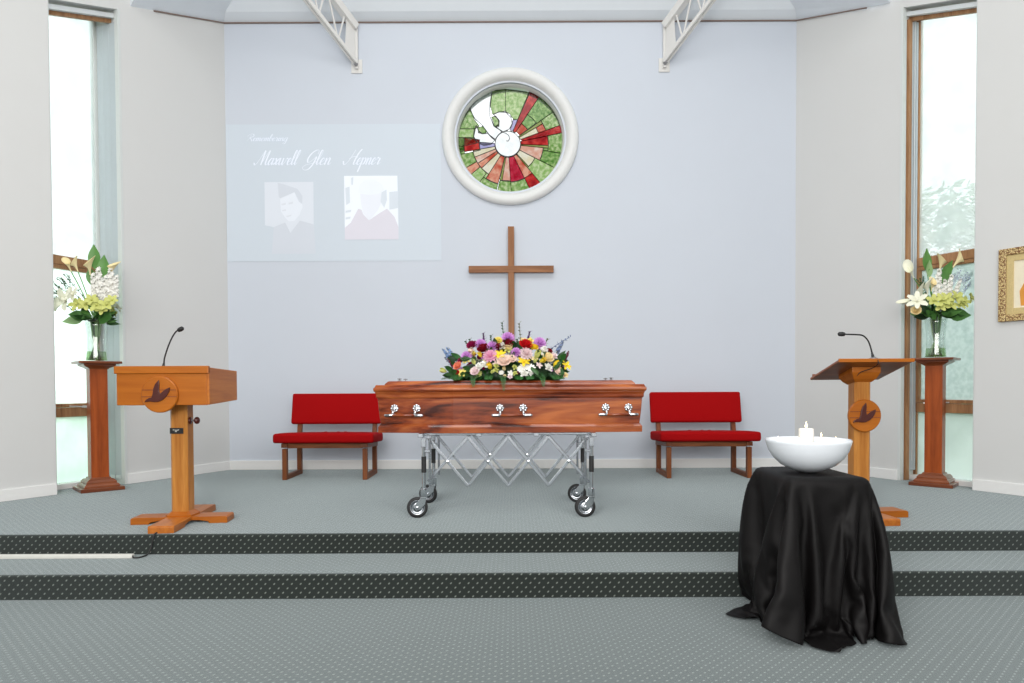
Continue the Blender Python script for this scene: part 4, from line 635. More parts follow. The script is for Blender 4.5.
CLOTH_Z = [12,27,0,-24,-3,13,-13,0,0,0,12,20,-19,-6,14,-21,0,0,0,10,-2,-8,0,-1,1,0,15,-15,2,0,12,-14,0,0,4,6,8,6,-3,-5,-5,-5,-6,-1,0,14,-13,25,-24,-1,22,0,-22,14,2,-17,0,12,14,-6,-6,-7,-5,-1,0,
5,17,-12,-10,14,-14,0,0,1,-1,0,9,25,-10,0,4,1,0,-9,12,6,-8,-9,1,-12,16,-6,8,1,3,10,-14,-1,4,5,2,8,9,-3,-6,-5,-18,-4,-3,-17,0,20,-13,14,-14,14,-20,0,-1,19,-15,8,-1,27,-9,-14,-13,-1,0,0,
-4,-1,0,19,-18,-1,0,0,0,4,-6,1,15,26,8,4,5,-1,-14,13,3,4,-9,-1,-10,-4,11,10,0,0,-3,2,1,5,4,3,2,5,5,-8,-17,-11,2,-15,-14,-12,-6,5,28,-9,-27,1,0,0,14,13,8,-22,5,13,-11,-20,0,0,0,
-1,0,0,0,19,-17,-2,0,0,6,-5,-1,18,14,19,15,-2,14,-14,14,2,2,3,-6,-5,-6,11,9,2,-3,2,1,2,4,5,2,3,4,-1,-16,-13,-6,-5,-14,-9,-14,-1,3,-22,9,-21,0,0,20,3,20,-3,-13,-23,8,10,-22,3,-3,2,
0,0,0,0,0,20,-17,-3,1,7,-8,0,20,25,14,21,-19,14,12,15,9,2,3,-8,-1,-9,10,10,1,1,1,2,2,3,4,1,5,3,-14,-12,-10,-1,-12,-13,-12,-7,0,-18,-23,-16,-3,5,17,0,22,-1,-13,-22,-8,2,14,-15,4,9,-14,
0,0,0,0,0,0,20,-17,6,-9,0,0,22,27,27,9,-5,13,14,16,13,8,4,-7,-5,-7,9,10,4,1,1,1,2,4,2,3,5,-11,-10,-9,-9,-1,-15,-13,-8,-12,-9,-22,-17,-17,1,-3,5,22,-6,-3,-23,-11,0,0,0,7,15,-22,0,
0,0,0,0,0,0,0,20,-20,0,4,13,6,26,27,27,-7,12,10,14,21,5,19,-8,-4,-6,9,11,6,1,1,1,2,3,2,3,3,-10,-10,-10,-9,-5,-17,-9,-10,-20,-18,-18,-16,-17,1,1,13,-2,-8,-22,-15,0,0,0,12,15,-22,-4,-1,
18,-18,0,0,0,0,0,0,22,-15,15,16,2,14,22,19,19,19,6,11,12,16,21,2,-6,-6,9,9,9,1,2,2,2,3,2,3,1,-11,-10,-10,-10,-9,-16,-8,-18,-17,-19,-17,-18,-13,-5,9,-22,-18,0,-19,-1,0,0,13,14,-21,14,-9,-11,
-5,3,-16,-2,2,0,0,9,10,11,13,16,6,10,16,21,21,15,14,13,13,7,24,12,-13,1,10,8,9,3,3,2,1,3,2,3,-1,-10,-11,-10,-10,-14,-16,-11,-19,-18,-17,-19,-15,-11,-10,3,-22,-23,-26,-3,0,0,9,16,-20,17,-19,-3,4,
24,-16,2,-7,-3,4,8,9,10,-5,13,26,10,11,12,19,21,20,15,14,14,6,13,18,-2,0,9,9,9,5,2,3,2,3,2,3,-3,-11,-11,-11,-12,-16,-17,-16,-16,-17,-20,-17,-13,-15,-12,-12,-25,-21,-22,-9,0,5,18,-20,5,13,-21,22,8,
-11,19,-11,-23,-1,19,21,1,-7,22,-3,25,13,18,12,19,19,21,20,15,14,10,9,17,6,-1,7,10,10,6,2,4,2,2,3,2,-5,-11,-11,-13,-14,-17,-17,-17,-18,-18,-18,-16,-15,-19,-20,-10,-26,-24,-20,-9,-9,18,-19,13,11,-18,-7,4,14,
-12,21,-5,-5,-1,19,21,-16,16,1,14,16,21,22,14,18,20,19,21,20,15,13,7,12,6,8,7,9,10,8,2,3,3,3,2,2,-7,-12,-12,-13,-17,-17,-18,-18,-19,-18,-17,-16,-19,-21,-22,-21,-16,-24,-19,-3,-7,-24,0,0,4,24,-8,-20,0,
-14,25,-1,15,-1,17,-4,16,17,3,15,15,15,21,17,20,20,20,20,20,20,13,11,11,7,10,7,9,9,10,1,2,5,3,3,1,-9,-13,-13,-15,-18,-19,-18,-18,-19,-18,-17,-18,-21,-22,-23,-18,-21,-20,-19,-18,-18,-14,-3,0,23,-17,-6,-1,3,
1,15,27,12,-25,27,13,14,12,14,15,16,15,15,19,20,20,21,20,20,20,19,12,11,9,8,10,8,10,10,3,1,4,3,2,2,-11,-13,-15,-17,-19,-19,-18,-19,-19,-18,-19,-19,-22,-23,-24,-18,-20,-21,-22,-12,-20,-19,-9,17,4,-2,-11,9,-4,
24,-25,19,29,5,-3,26,23,17,16,16,17,15,16,16,18,20,21,21,21,19,21,17,12,10,8,10,9,10,9,6,1,3,2,2,1,-12,-14,-16,-19,-20,-19,-19,-19,-19,-20,-18,-23,-26,-26,-26,-10,-21,-21,-18,-18,-15,-20,0,-2,-25,28,6,-1,-2,
-25,2,14,9,14,20,24,25,23,19,19,19,16,16,17,15,19,20,22,21,21,20,17,17,12,10,9,10,9,10,7,1,4,2,2,-2,-14,-15,-18,-20,-20,-19,-20,-19,-20,-19,-24,-26,-26,-25,-21,-16,-21,-19,-13,-20,-17,-21,-9,-22,-1,-9,9,4,8,
0,18,17,11,9,17,23,23,24,23,21,22,19,18,16,17,16,19,19,23,22,21,19,18,15,10,11,9,10,10,8,2,3,1,4,-6,-15,-17,-20,-20,-20,-20,-19,-20,-20,-25,-26,-25,-26,-21,-22,-17,-19,-18,-19,-24,-24,-21,-12,-20,-19,-3,-1,19,7,
0,23,23,16,7,17,23,23,24,24,23,23,22,20,18,16,17,17,19,19,22,23,22,17,19,11,13,10,10,9,10,3,2,1,4,-10,-16,-19,-21,-20,-20,-20,-20,-22,-25,-25,-25,-25,-23,-23,-22,-18,-18,-19,-23,-24,-25,-17,-10,-21,-24,-15,10,-10,3,
0,26,24,11,27,13,23,23,24,24,23,24,24,23,20,18,17,17,17,20,19,21,25,21,17,15,14,11,10,10,10,4,2,2,1,-12,-18,-21,-20,-21,-20,-21,-23,-25,-25,-25,-25,-23,-23,-23,-22,-16,-24,-21,-23,-23,-21,-13,-16,-24,-24,-23,-5,0,26,
1,27,26,13,22,25,24,24,24,24,24,24,25,24,23,21,18,17,17,18,20,20,20,25,21,13,19,12,11,10,10,6,1,2,-1,-16,-20,-21,-20,-24,-18,-24,-24,-25,-26,-25,-23,-23,-24,-23,-23,-22,-21,-20,-23,-21,-15,-16,-24,-24,-24,-22,-20,19,-18,
2,27,28,18,26,25,25,24,25,25,24,25,24,25,24,24,21,18,17,18,18,21,20,20,25,13,21,17,11,10,11,7,1,3,-6,-18,-22,-20,-24,-23,-21,-25,-24,-26,-24,-24,-24,-24,-23,-24,-23,-21,-20,-22,-22,-19,-19,-29,-29,-8,-23,-23,-18,-16,-2,
7,26,26,26,26,26,25,26,25,25,25,25,25,24,25,25,24,21,19,17,18,19,21,20,20,22,16,18,18,10,9,11,1,2,-11,-21,-21,-24,-24,-23,-24,-24,-25,-25,-24,-24,-24,-23,-24,-25,-22,-19,-21,-23,-23,-21,-29,-30,-28,-28,-2,-12,-17,-16,-17,
12,27,26,27,26,26,26,26,25,26,25,26,25,24,25,25,25,25,21,18,18,19,20,20,20,20,20,17,19,15,10,10,2,0,-16,-21,-25,-24,-23,-24,-25,-25,-25,-24,-24,-24,-25,-24,-24,-24,-20,-19,-25,-25,-25,-27,-29,-28,-28,-26,-22,-4,-11,-27,-10,
11,27,28,27,27,26,27,26,26,25,26,26,25,26,25,25,25,25,25,21,19,18,20,19,21,19,21,18,18,18,13,11,3,-5,-21,-23,-24,-24,-24,-26,-25,-25,-24,-25,-23,-25,-25,-25,-24,-21,-19,-26,-26,-25,-28,-28,-28,-28,-26,-27,-27,-17,-21,1,-25,
10,27,29,28,28,27,27,27,26,26,26,26,26,26,25,26,25,24,26,26,21,18,20,19,20,20,20,20,19,18,18,16,6,-28,-23,-16,-24,-25,-26,-25,-25,-25,-24,-25,-24,-25,-25,-25,-21,-20,-26,-27,-27,-27,-28,-28,-28,-28,-27,-26,-25,-13,-27,-26,-10,
10,27,28,29,28,29,29,27,28,26,27,26,26,26,26,26,25,25,25,26,26,21,18,20,20,20,20,20,20,19,18,3,4,-12,-25,-21,-26,-25,-25,-25,-25,-24,-25,-25,-25,-26,-25,-21,-21,-26,-27,-27,-27,-28,-29,-28,-27,-27,-27,-25,-24,-26,-24,-23,-20,
12,28,28,28,28,29,29,29,28,27,28,27,26,26,26,26,26,26,24,26,26,26,21,19,20,20,20,20,20,15,1,-2,0,1,-8,-26,-25,-25,-25,-25,-25,-25,-26,-25,-25,-26,-23,-21,-24,-28,-27,-28,-29,-28,-28,-27,-26,-27,-26,-25,-24,-24,-24,-24,-24,
13,29,27,29,27,29,29,29,27,29,26,29,28,28,26,26,26,25,26,25,26,26,27,20,20,20,20,20,11,0,-3,0,1,-1,0,-11,-25,-26,-25,-25,-25,-26,-25,-25,-26,-24,-22,-24,-27,-28,-29,-28,-28,-28,-26,-27,-26,-26,-26,-23,-24,-24,-24,-24,-25,
13,29,29,25,30,29,29,28,28,28,26,29,29,29,28,27,27,26,25,26,24,27,26,27,20,20,20,7,-2,-2,0,0,0,0,0,0,-16,-25,-26,-25,-25,-26,-25,-26,-25,-23,-23,-27,-29,-28,-28,-28,-28,-26,-27,-26,-25,-26,-26,-21,-24,-24,-25,-25,-27,
4,30,30,30,29,28,20,33,30,31,30,28,29,29,29,28,28,27,27,26,25,25,27,26,26,19,4,-3,-1,0,0,0,0,0,0,1,-2,-20,-25,-26,-25,-26,-26,-25,-24,-22,-28,-29,-28,-28,-28,-28,-27,-27,-24,-26,-26,-26,-24,-27,-18,-26,-28,-29,-30,
-8,31,30,30,28,25,31,26,32,32,32,31,31,31,31,30,30,29,29,28,27,26,26,30,25,0,-3,0,0,0,0,0,0,0,0,0,2,-6,-22,-26,-25,-26,-26,-24,-22,-29,-28,-29,-28,-28,-28,-27,-26,-26,-24,-26,-25,-26,-25,-26,-32,-32,-28,-32,-32,
-10,31,31,26,26,29,31,31,32,33,30,32,32,32,32,31,32,32,32,31,30,29,31,30,7,-5,0,0,0,0,0,0,0,0,0,0,0,2,-9,-24,-26,-26,-24,-24,-28,-29,-28,-29,-28,-27,-27,-26,-28,-25,-23,-27,-27,-31,-32,-33,-32,-30,-32,-32,-32,
-10,31,30,31,26,31,31,31,31,29,31,32,32,32,31,32,31,31,32,29,32,31,31,37,6,-2,-1,0,0,0,0,0,0,0,0,0,0,0,2,-13,-25,-26,-24,-28,-29,-28,-29,-28,-29,-25,-28,-29,-31,-29,-30,-30,-27,-32,-33,-32,-31,-32,-32,-31,-31,
-11,31,31,30,31,28,29,31,31,31,32,32,31,32,32,30,31,31,30,31,30,31,31,32,24,-4,1,-1,0,0,0,0,0,0,0,0,0,0,0,1,-16,-26,-29,-28,-29,-28,-29,-28,-28,-30,-30,-29,-30,-28,-31,-31,-32,-32,-30,-32,-31,-32,-32,-31,-31,
-9,32,30,29,30,31,29,32,31,33,31,32,30,31,30,30,31,30,31,31,30,32,30,19,28,17,-2,0,0,0,0,0,0,0,0,0,0,0,0,0,1,-24,-31,-29,-28,-28,-29,-30,-29,-30,-30,-29,-30,-32,-31,-32,-33,-32,-32,-32,-30,-29,-32,-31,-31,
-8,31,31,30,30,29,32,32,32,30,30,29,30,31,30,31,31,31,31,31,31,29,18,26,25,25,12,-2,0,0,0,0,0,0,0,0,0,0,1,-1,3,-5,-34,-30,-29,-29,-30,-31,-31,-31,-31,-31,-32,-32,-32,-32,-32,-32,-33,-29,-27,-30,-30,-31,-32,
-8,31,31,30,31,30,32,31,28,31,31,27,31,31,31,31,31,31,31,30,28,16,25,25,25,25,24,7,-1,0,0,0,0,0,0,0,0,0,0,0,4,-6,-26,-33,-29,-30,-30,-31,-31,-32,-31,-32,-31,-32,-32,-31,-32,-32,-33,-21,-29,-30,-31,-31,-31,
-3,27,29,30,31,32,31,32,31,25,29,32,31,32,31,30,30,29,29,27,15,24,24,25,25,25,25,23,3,0,0,0,0,0,0,0,0,0,1,4,-2,-20,-31,-27,-29,-29,-28,-30,-29,-29,-30,-30,-31,-31,-30,-31,-31,-31,-31,-32,-26,-31,-32,-29,-30,
-3,28,27,27,31,32,31,32,31,32,30,30,29,28,27,29,29,28,28,15,21,24,25,25,25,24,25,25,21,1,0,0,0,0,0,0,1,1,3,-5,-20,-24,-20,-26,-28,-29,-28,-29,-28,-30,-29,-29,-29,-30,-30,-30,-31,-30,-31,-31,-30,-28,-31,-31,-30,
-11,30,26,31,31,32,31,32,31,30,29,28,28,25,29,29,28,28,15,20,23,24,25,24,25,24,25,25,25,18,0,0,0,0,0,1,2,2,-8,-19,-21,-23,-23,-20,-24,-28,-28,-29,-28,-28,-29,-29,-29,-29,-30,-29,-29,-30,-30,-31,-31,-27,-30,-31,-31,
-9,29,31,31,31,32,31,30,30,29,25,28,25,29,28,29,28,15,18,22,24,24,24,25,24,25,25,24,25,25,15,-1,0,0,0,4,0,-12,-19,-18,-20,-23,-18,-27,-21,-22,-27,-28,-28,-28,-29,-28,-29,-29,-29,-29,-29,-29,-29,-29,-29,-30,-29,-30,-30,
-5,30,31,31,31,30,29,29,29,26,26,26,28,28,28,27,17,16,20,24,24,24,24,24,25,25,24,25,24,24,26,12,-2,0,5,-4,-15,-19,-19,-19,-19,-20,-17,-22,-27,-22,-20,-26,-28,-28,-29,-28,-28,-29,-28,-29,-28,-29,-29,-30,-29,-29,-28,-29,-29,
0,27,31,30,30,28,27,28,27,24,27,28,28,27,26,17,16,19,22,24,24,23,24,25,25,24,24,24,24,25,25,25,13,-4,-4,-19,-20,-19,-18,-19,-19,-19,-18,-17,-22,-26,-24,-19,-24,-28,-28,-28,-28,-28,-29,-28,-28,-28,-29,-29,-29,-29,-29,-29,-29,
29,-6,30,30,26,27,28,24,26,27,27,27,28,24,17,17,17,21,23,24,23,24,25,24,24,25,24,23,24,25,21,25,28,-7,-18,-20,-19,-18,-18,-19,-18,-19,-19,-18,-16,-22,-25,-25,-19,-22,-28,-27,-28,-28,-28,-28,-28,-28,-28,-28,-28,-28,-29,-30,-28,
-29,30,25,22,30,22,29,27,25,21,27,25,23,19,15,17,19,23,23,24,23,24,25,24,24,24,23,24,24,25,29,27,2,-5,-15,-13,-20,-18,-18,-19,-18,-18,-19,-18,-18,-16,-22,-25,-24,-19,-21,-27,-27,-27,-28,-27,-28,-28,-28,-28,-27,-28,-28,-28,-29,
6,28,15,30,27,22,25,21,21,25,23,23,19,16,16,18,22,22,23,23,25,24,24,24,24,24,24,27,26,25,26,15,3,-7,-15,-11,-16,-20,-18,-18,-18,-19,-18,-18,-18,-17,-16,-23,-25,-23,-18,-20,-26,-27,-27,-27,-27,-28,-27,-28,-27,-28,-27,-28,-27,
6,26,21,19,17,20,21,23,22,22,23,21,15,15,17,20,23,22,23,24,25,24,24,24,24,25,27,25,24,24,21,13,-3,-3,-12,-15,-12,-19,-19,-18,-18,-18,-18,-18,-18,-17,-16,-18,-23,-23,-22,-19,-18,-26,-26,-27,-27,-27,-27,-27,-27,-27,-27,-28,-27,
5,14,13,15,19,20,22,22,22,22,21,19,14,14,19,22,22,22,25,24,24,24,24,25,25,26,25,23,23,22,15,13,-6,-3,-8,-15,-12,-16,-19,-19,-18,-17,-18,-18,-18,-17,-16,-17,-17,-23,-23,-20,-18,-19,-25,-26,-26,-27,-26,-27,-25,-28,-27,-27,-27,
-17,11,16,19,21,17,20,22,21,21,21,15,13,16,21,21,22,24,24,24,25,24,25,26,25,24,22,22,22,18,13,11,-7,-3,-5,-12,-15,-13,-18,-19,-18,-18,-17,-17,-18,-18,-16,-16,-17,-18,-23,-21,-19,-18,-19,-24,-25,-26,-26,-25,-23,-28,-27,-27,-26,
10,2,11,15,16,17,18,20,20,20,21,11,13,20,20,21,25,25,26,23,24,25,25,24,23,21,22,21,20,14,12,10,-8,-3,-5,-8,-13,-14,-17,-18,-19,-17,-17,-17,-18,-17,-17,-16,-15,-17,-19,-22,-18,-18,-18,-21,-22,-25,-24,-24,-24,-25,-27,-27,-25,
-10,22,4,11,14,13,24,5,21,18,17,12,12,21,21,25,25,26,25,27,20,24,24,21,21,21,21,20,15,12,13,9,-8,-5,-4,-6,-11,-13,-16,-17,-19,-18,-16,-17,-17,-17,-17,-17,-14,-15,-19,-18,-22,-16,-16,-20,-21,-21,-24,-24,-19,-21,-21,-28,-27,
-1,15,17,15,14,13,-10,17,17,15,14,9,20,21,25,26,26,27,25,19,23,22,21,20,20,21,20,17,12,12,12,8,-4,-7,-6,-6,-8,-12,-14,-17,-18,-17,-18,-16,-17,-16,-17,-17,-14,-14,-16,-20,-18,-21,-12,-19,-20,-19,-21,-23,-23,-20,-18,-16,-23,
0,1,16,18,18,-6,-1,15,17,16,9,27,14,24,25,23,27,25,20,19,22,20,20,20,20,19,18,14,11,12,12,6,-4,-7,-6,-6,-6,-10,-13,-15,-18,-17,-18,-16,-16,-17,-16,-16,-14,-14,-14,-17,-21,-19,-17,-11,-16,-20,-20,-21,-24,-19,-12,-21,-19,
1,12,-7,12,18,15,-16,20,19,16,17,2,22,25,25,24,24,22,17,20,20,19,19,20,19,19,14,12,11,12,11,5,-4,-6,-6,-7,-5,-8,-11,-14,-17,-17,-17,-17,-16,-16,-16,-16,-15,-13,-12,-16,-18,-22,-18,-11,-10,-19,-19,-9,-23,-26,-7,-17,-20,
0,0,0,24,-2,1,3,13,14,16,17,15,15,25,24,24,24,20,13,20,19,19,19,19,18,16,12,11,11,11,11,5,-5,-6,-6,-7,-5,-6,-9,-13,-15,-17,-17,-17,-16,-15,-16,-15,-16,-14,-10,-14,-15,-20,-23,-15,-3,-18,-8,-9,-19,-23,-22,-14,-9,
0,8,14,-9,-14,4,5,12,13,16,22,11,23,24,26,27,17,13,14,19,18,18,19,18,17,13,10,11,11,10,11,3,-5,-6,-5,-6,-6,-6,-6,-11,-14,-16,-17,-16,-16,-16,-15,-15,-15,-15,-11,-11,-13,-16,-22,-22,-9,4,-7,-15,-16,-20,-22,-18,-1,
23,11,-9,-21,-3,-1,0,1,16,24,23,18,26,18,22,15,12,12,18,18,18,18,18,16,14,11,10,11,11,12,7,3,-5,-6,-5,-6,-6,-6,-5,-8,-13,-15,-16,-16,-15,-16,-15,-15,-14,-15,-13,-10,-11,-11,-20,-21,-21,3,0,-14,-12,-13,-9,-23,0,
4,7,-23,3,-8,2,-10,3,28,20,11,12,22,20,13,11,12,17,17,17,17,18,17,14,12,9,10,11,11,12,5,3,-6,-5,-6,-5,-6,-6,-4,-6,-12,-12,-16,-15,-16,-15,-15,-14,-14,-14,-14,-11,-11,-5,-18,-21,-19,-2,-4,-11,-11,14,-24,-17,4,
-1,-7,-19,2,13,-3,-12,8,23,6,2,18,22,12,12,12,14,17,16,17,16,17,15,13,9,9,10,10,12,12,3,3,-6,-5,-6,-5,-6,-5,-5,-4,-7,-13,-15,-15,-15,-15,-15,-14,-14,-12,-15,-12,5,-17,-13,-21,-19,-9,-7,16,-11,-10,11,-21,-2,
-10,-15,-1,0,-1,15,-15,18,14,-14,13,12,18,9,12,14,14,15,16,16,17,15,13,10,8,9,10,10,12,12,1,3,-6,-6,-5,-5,-5,-5,-6,-4,-4,-10,-14,-15,-15,-14,-14,-14,-12,-14,-12,-15,0,2,-8,-18,-28,-6,-18,19,-16,-6,22,-4,-20,
-8,-8,6,-6,12,-9,18,-21,12,-5,4,14,17,8,12,14,17,15,13,13,15,13,12,7,8,9,10,10,12,12,2,-1,-6,-5,-6,-5,-4,-5,-4,-5,-4,-6,-12,-15,-14,-14,-14,-10,-15,-13,-10,-14,-6,5,-2,-3,-23,-26,-7,16,-16,15,-12,11,-14,
-5,-3,0,10,-9,23,-24,0,-2,19,-13,3,16,9,12,16,16,11,10,14,12,13,13,6,5,8,10,11,11,12,0,-1,-6,-6,-5,-5,-4,-4,-4,-5,-4,-4,-9,-14,-14,-14,-13,-11,-11,-11,-12,-12,-6,-2,0,19,-26,-26,-2,0,18,-18,0,0,13,
-3,5,-5,0,0,19,-19,0,0,2,19,-21,4,17,12,9,16,7,9,18,11,10,7,6,6,8,12,11,8,10,-1,-2,-5,-6,-5,-5,-4,-4,-4,-5,-3,-4,-4,-13,-14,-13,-13,-11,-11,-11,-11,-12,-7,16,9,-7,-8,-2,-22,16,1,-5,-5,12,-10,
0,0,4,-4,0,14,-14,0,0,6,17,-23,0,6,18,8,7,8,8,14,8,7,6,6,7,9,11,13,10,5,5,-8,-8,-5,-5,-6,-4,-3,-4,-5,-3,-1,0,-14,-12,-13,-13,-12,-10,-11,-10,11,-18,0,13,-6,14,-19,14,-18,0,0,16,-3,-13,
0,0,0,0,2,-2,1,-1,0,15,-16,2,-2,21,-20,6,7,7,13,10,5,6,6,6,8,10,11,13,9,4,4,-9,-7,-6,-6,-5,-4,-4,-3,-4,-3,-2,3,-8,-14,-13,-12,-11,-11,-6,0,5,18,-24,0,17,-16,0,0,0,0,6,1,-8,0]
SPRAY=[
('mum', 'pink', -0.145, 0.187, 0.051),('mum', 'lilac', -0.01, 0.325, 0.048),('mum', 'lilac', -0.221, 0.28, 0.041),('mum', 'lilac', 0.234, 0.284, 0.048),('mum', 'lilac', -0.128, 0.26, 0.043),('mum', 'lilac', -0.329, 0.184, 0.041),('mum', 'lilac', 0.053, 0.214, 0.036),('rose', 'magenta', -0.285, 0.265, 0.043),('rose', 'crimson', -0.197, 0.236, 0.046),('rose', 'crimson', -0.01, 0.274, 0.043),('rose', 'crimson', -0.082, 0.256, 0.031),('rose', 'red', 0.125, 0.265, 0.051),('rose', 'crimson', 0.307, 0.22, 0.027),('mum', 'blush', 0.129, 0.202, 0.048),('rose', 'peach', -0.039, 0.139, 0.056),('rose', 'peach', 0.019, 0.156, 0.039),('rose', 'cream', 0.292, 0.166, 0.048),('rose', 'cream', -0.01, 0.25, 0.036),('lily', 'yellow', -0.07, 0.19, 0.043),('lily', 'yellow', 0.111, 0.137, 0.043),('mum', 'paleyellow', -0.087, 0.301, 0.036),('bud', 'yellow', -0.218, 0.19, 0.036),('bud', 'yellow', -0.145, 0.099, 0.043),('bud', 'lime', 0.21, 0.187, 0.051),('bud', 'yellow', 0.246, 0.147, 0.043),('bud', 'yellow', 0.352, 0.117, 0.043),('lily', 'yellow', 0.435, 0.108, 0.039),('bud', 'lime', -0.499, 0.075, 0.041),('bud', 'lime', -0.267, 0.135, 0.034),('rose', 'yellow', 0.193, 0.248, 0.031),('lily', 'paleyellow', -0.324, 0.151, 0.029),('carnation', 'white', -0.197, 0.112, 0.034),('carnation', 'white', -0.232, 0.105, 0.027),('carnation', 'white', -0.052, 0.262, 0.029),('carnation', 'white', 0.263, 0.223, 0.036),('daisy', 'white', 0.113, 0.101, 0.031),('daisy', 'white', 0.162, 0.093, 0.034),('daisy', 'white', 0.087, 0.083, 0.027),('carnation', 'white', 0.117, 0.045, 0.029),('carnation', 'white', 0.298, 0.095, 0.031),('carnation', 'white', 0.165, 0.051, 0.019),('rose', 'blush', -0.256, 0.066, 0.039),('rose', 'peach', 0.371, 0.063, 0.036),('rose', 'salmon', -0.392, 0.108, 0.036),('rose', 'red', -0.399, 0.057, 0.022),('lily', 'paleyellow', -0.358, 0.054, 0.036),('carnation', 'blush', 0.401, 0.042, 0.024),('carnation', 'cream', 0.427, 0.037, 0.024),('carnation', 'lime', -0.099, 0.109, 0.019),('carnation', 'lime', -0.102, 0.075, 0.019),('carnation', 'lime', -0.128, 0.066, 0.014),('carnation', 'lime', 0.04, 0.098, 0.019),('carnation', 'lime', 0.044, 0.052, 0.017),('carnation', 'blush', 0.005, -0.004, 0.017),('carnation', 'cream', -0.034, 0.033, 0.012),('spike', 'blue', -0.409, 0.196, 0.072),('spike', 'blue', -0.463, 0.208, 0.053),('spike', 'greyblue', 0.371, 0.256, 0.056),('spike', 'burgundy', 0.401, 0.166, 0.063),('spike', 'burgundy', -0.427, 0.135, 0.048),('spike', 'burgundy', 0.22, 0.226, 0.036),('lily', 'lime', -0.01, 0.232, 0.031),('carnation', 'peach', -0.294, 0.226, 0.027),('carnation', 'blush', 0.34, 0.184, 0.029),('carnation', 'cream', 0.111, 0.304, 0.027),('carnation', 'paleyellow', 0.165, 0.298, 0.027),]
SPRIGS=[
('sprig', 'purple', -0.203, 0.371, 0.109, -0.05),('sprig', 'green', -0.143, 0.353, 0.085, 0.05),('sprig', 'green', -0.31, 0.325, 0.085, -0.12),('sprig', 'green', -0.342, 0.31, 0.06, -0.35),('sprig', 'olive', 0.079, 0.453, 0.157, 0.02),('sprig', 'green', -0.055, 0.458, 0.133, 0),('sprig', 'purple', 0.162, 0.383, 0.109, 0.25),('sprig', 'green', 0.063, 0.323, 0.097, 0),('sprig', 'greyblue', 0.479, 0.341, 0.181, 0.95),('sprig', 'olive', 0.304, 0.325, 0.072, 0.6),('sprig', 'green', 0.449, 0.184, 0.06, 0.2),('sprig', 'greyblue', -0.503, 0.184, 0.072, -0.5),]
LEFT_BOUQUET=[
('leaf', 'midgreen', -0.007, 1.036, 0.147, 0),('leaf', 'midgreen', 0.083, 0.942, 0.138, 0.1),('leaf', 'midgreen', -0.043, 0.844, 0.118, -0.1),('calla', 'cream', -0.015, 0.907, 0.079, 0.1),('calla', 'cream', 0.201, 0.882, 0.071, 0.5),('calla', 'cream', -0.22, 0.919, 0.063, -0.3),('calla', 'cream', -0.149, 0.919, 0.063, -0.2),('stock', 'white', 0.075, 0.775, 0.157, 0),('stock', 'white', 0.185, 0.784, 0.157, 0.1),('stock', 'white', 0.022, 0.736, 0.138, 0),('stock', 'white', 0.14, 0.715, 0.138, 0.05),('stock', 'white', 0.232, 0.735, 0.118, 0.2),('stock', 'white', 0.101, 0.647, 0.118, 0),('lily', 'ivory', -0.188, 0.56, 0.122),('lily', 'ivory', -0.263, 0.521, 0.094),('lily', 'ivory', -0.115, 0.618, 0.071),('cym', 'lime', -0.076, 0.526, 0.067),('cym', 'lime', 0.008, 0.525, 0.067),('cym', 'lime', 0.107, 0.519, 0.071),('cym', 'lime', 0.189, 0.525, 0.067),('cym', 'lime', 0.236, 0.572, 0.051),('cym', 'lime', 0.061, 0.568, 0.059),('cym', 'lime', 0.15, 0.48, 0.055),('sprig', 'green', -0.322, 0.767, 0.177, -0.6),('sprig', 'green', -0.361, 0.698, 0.157, -0.9),('sprig', 'green', -0.263, 0.806, 0.177, -0.4),('sprig', 'green', -0.332, 0.619, 0.138, -1.0),('broad', 'green', 0.189, 0.403, 0.102, 0.9),('broad', 'green', 0.075, 0.435, 0.09, 0.3),('broad', 'green', -0.125, 0.447, 0.086, -0.5),('broad', 'palegreen', -0.161, 0.377, 0.086, -0.9),('broad', 'green', -0.027, 0.447, 0.079, 0),]
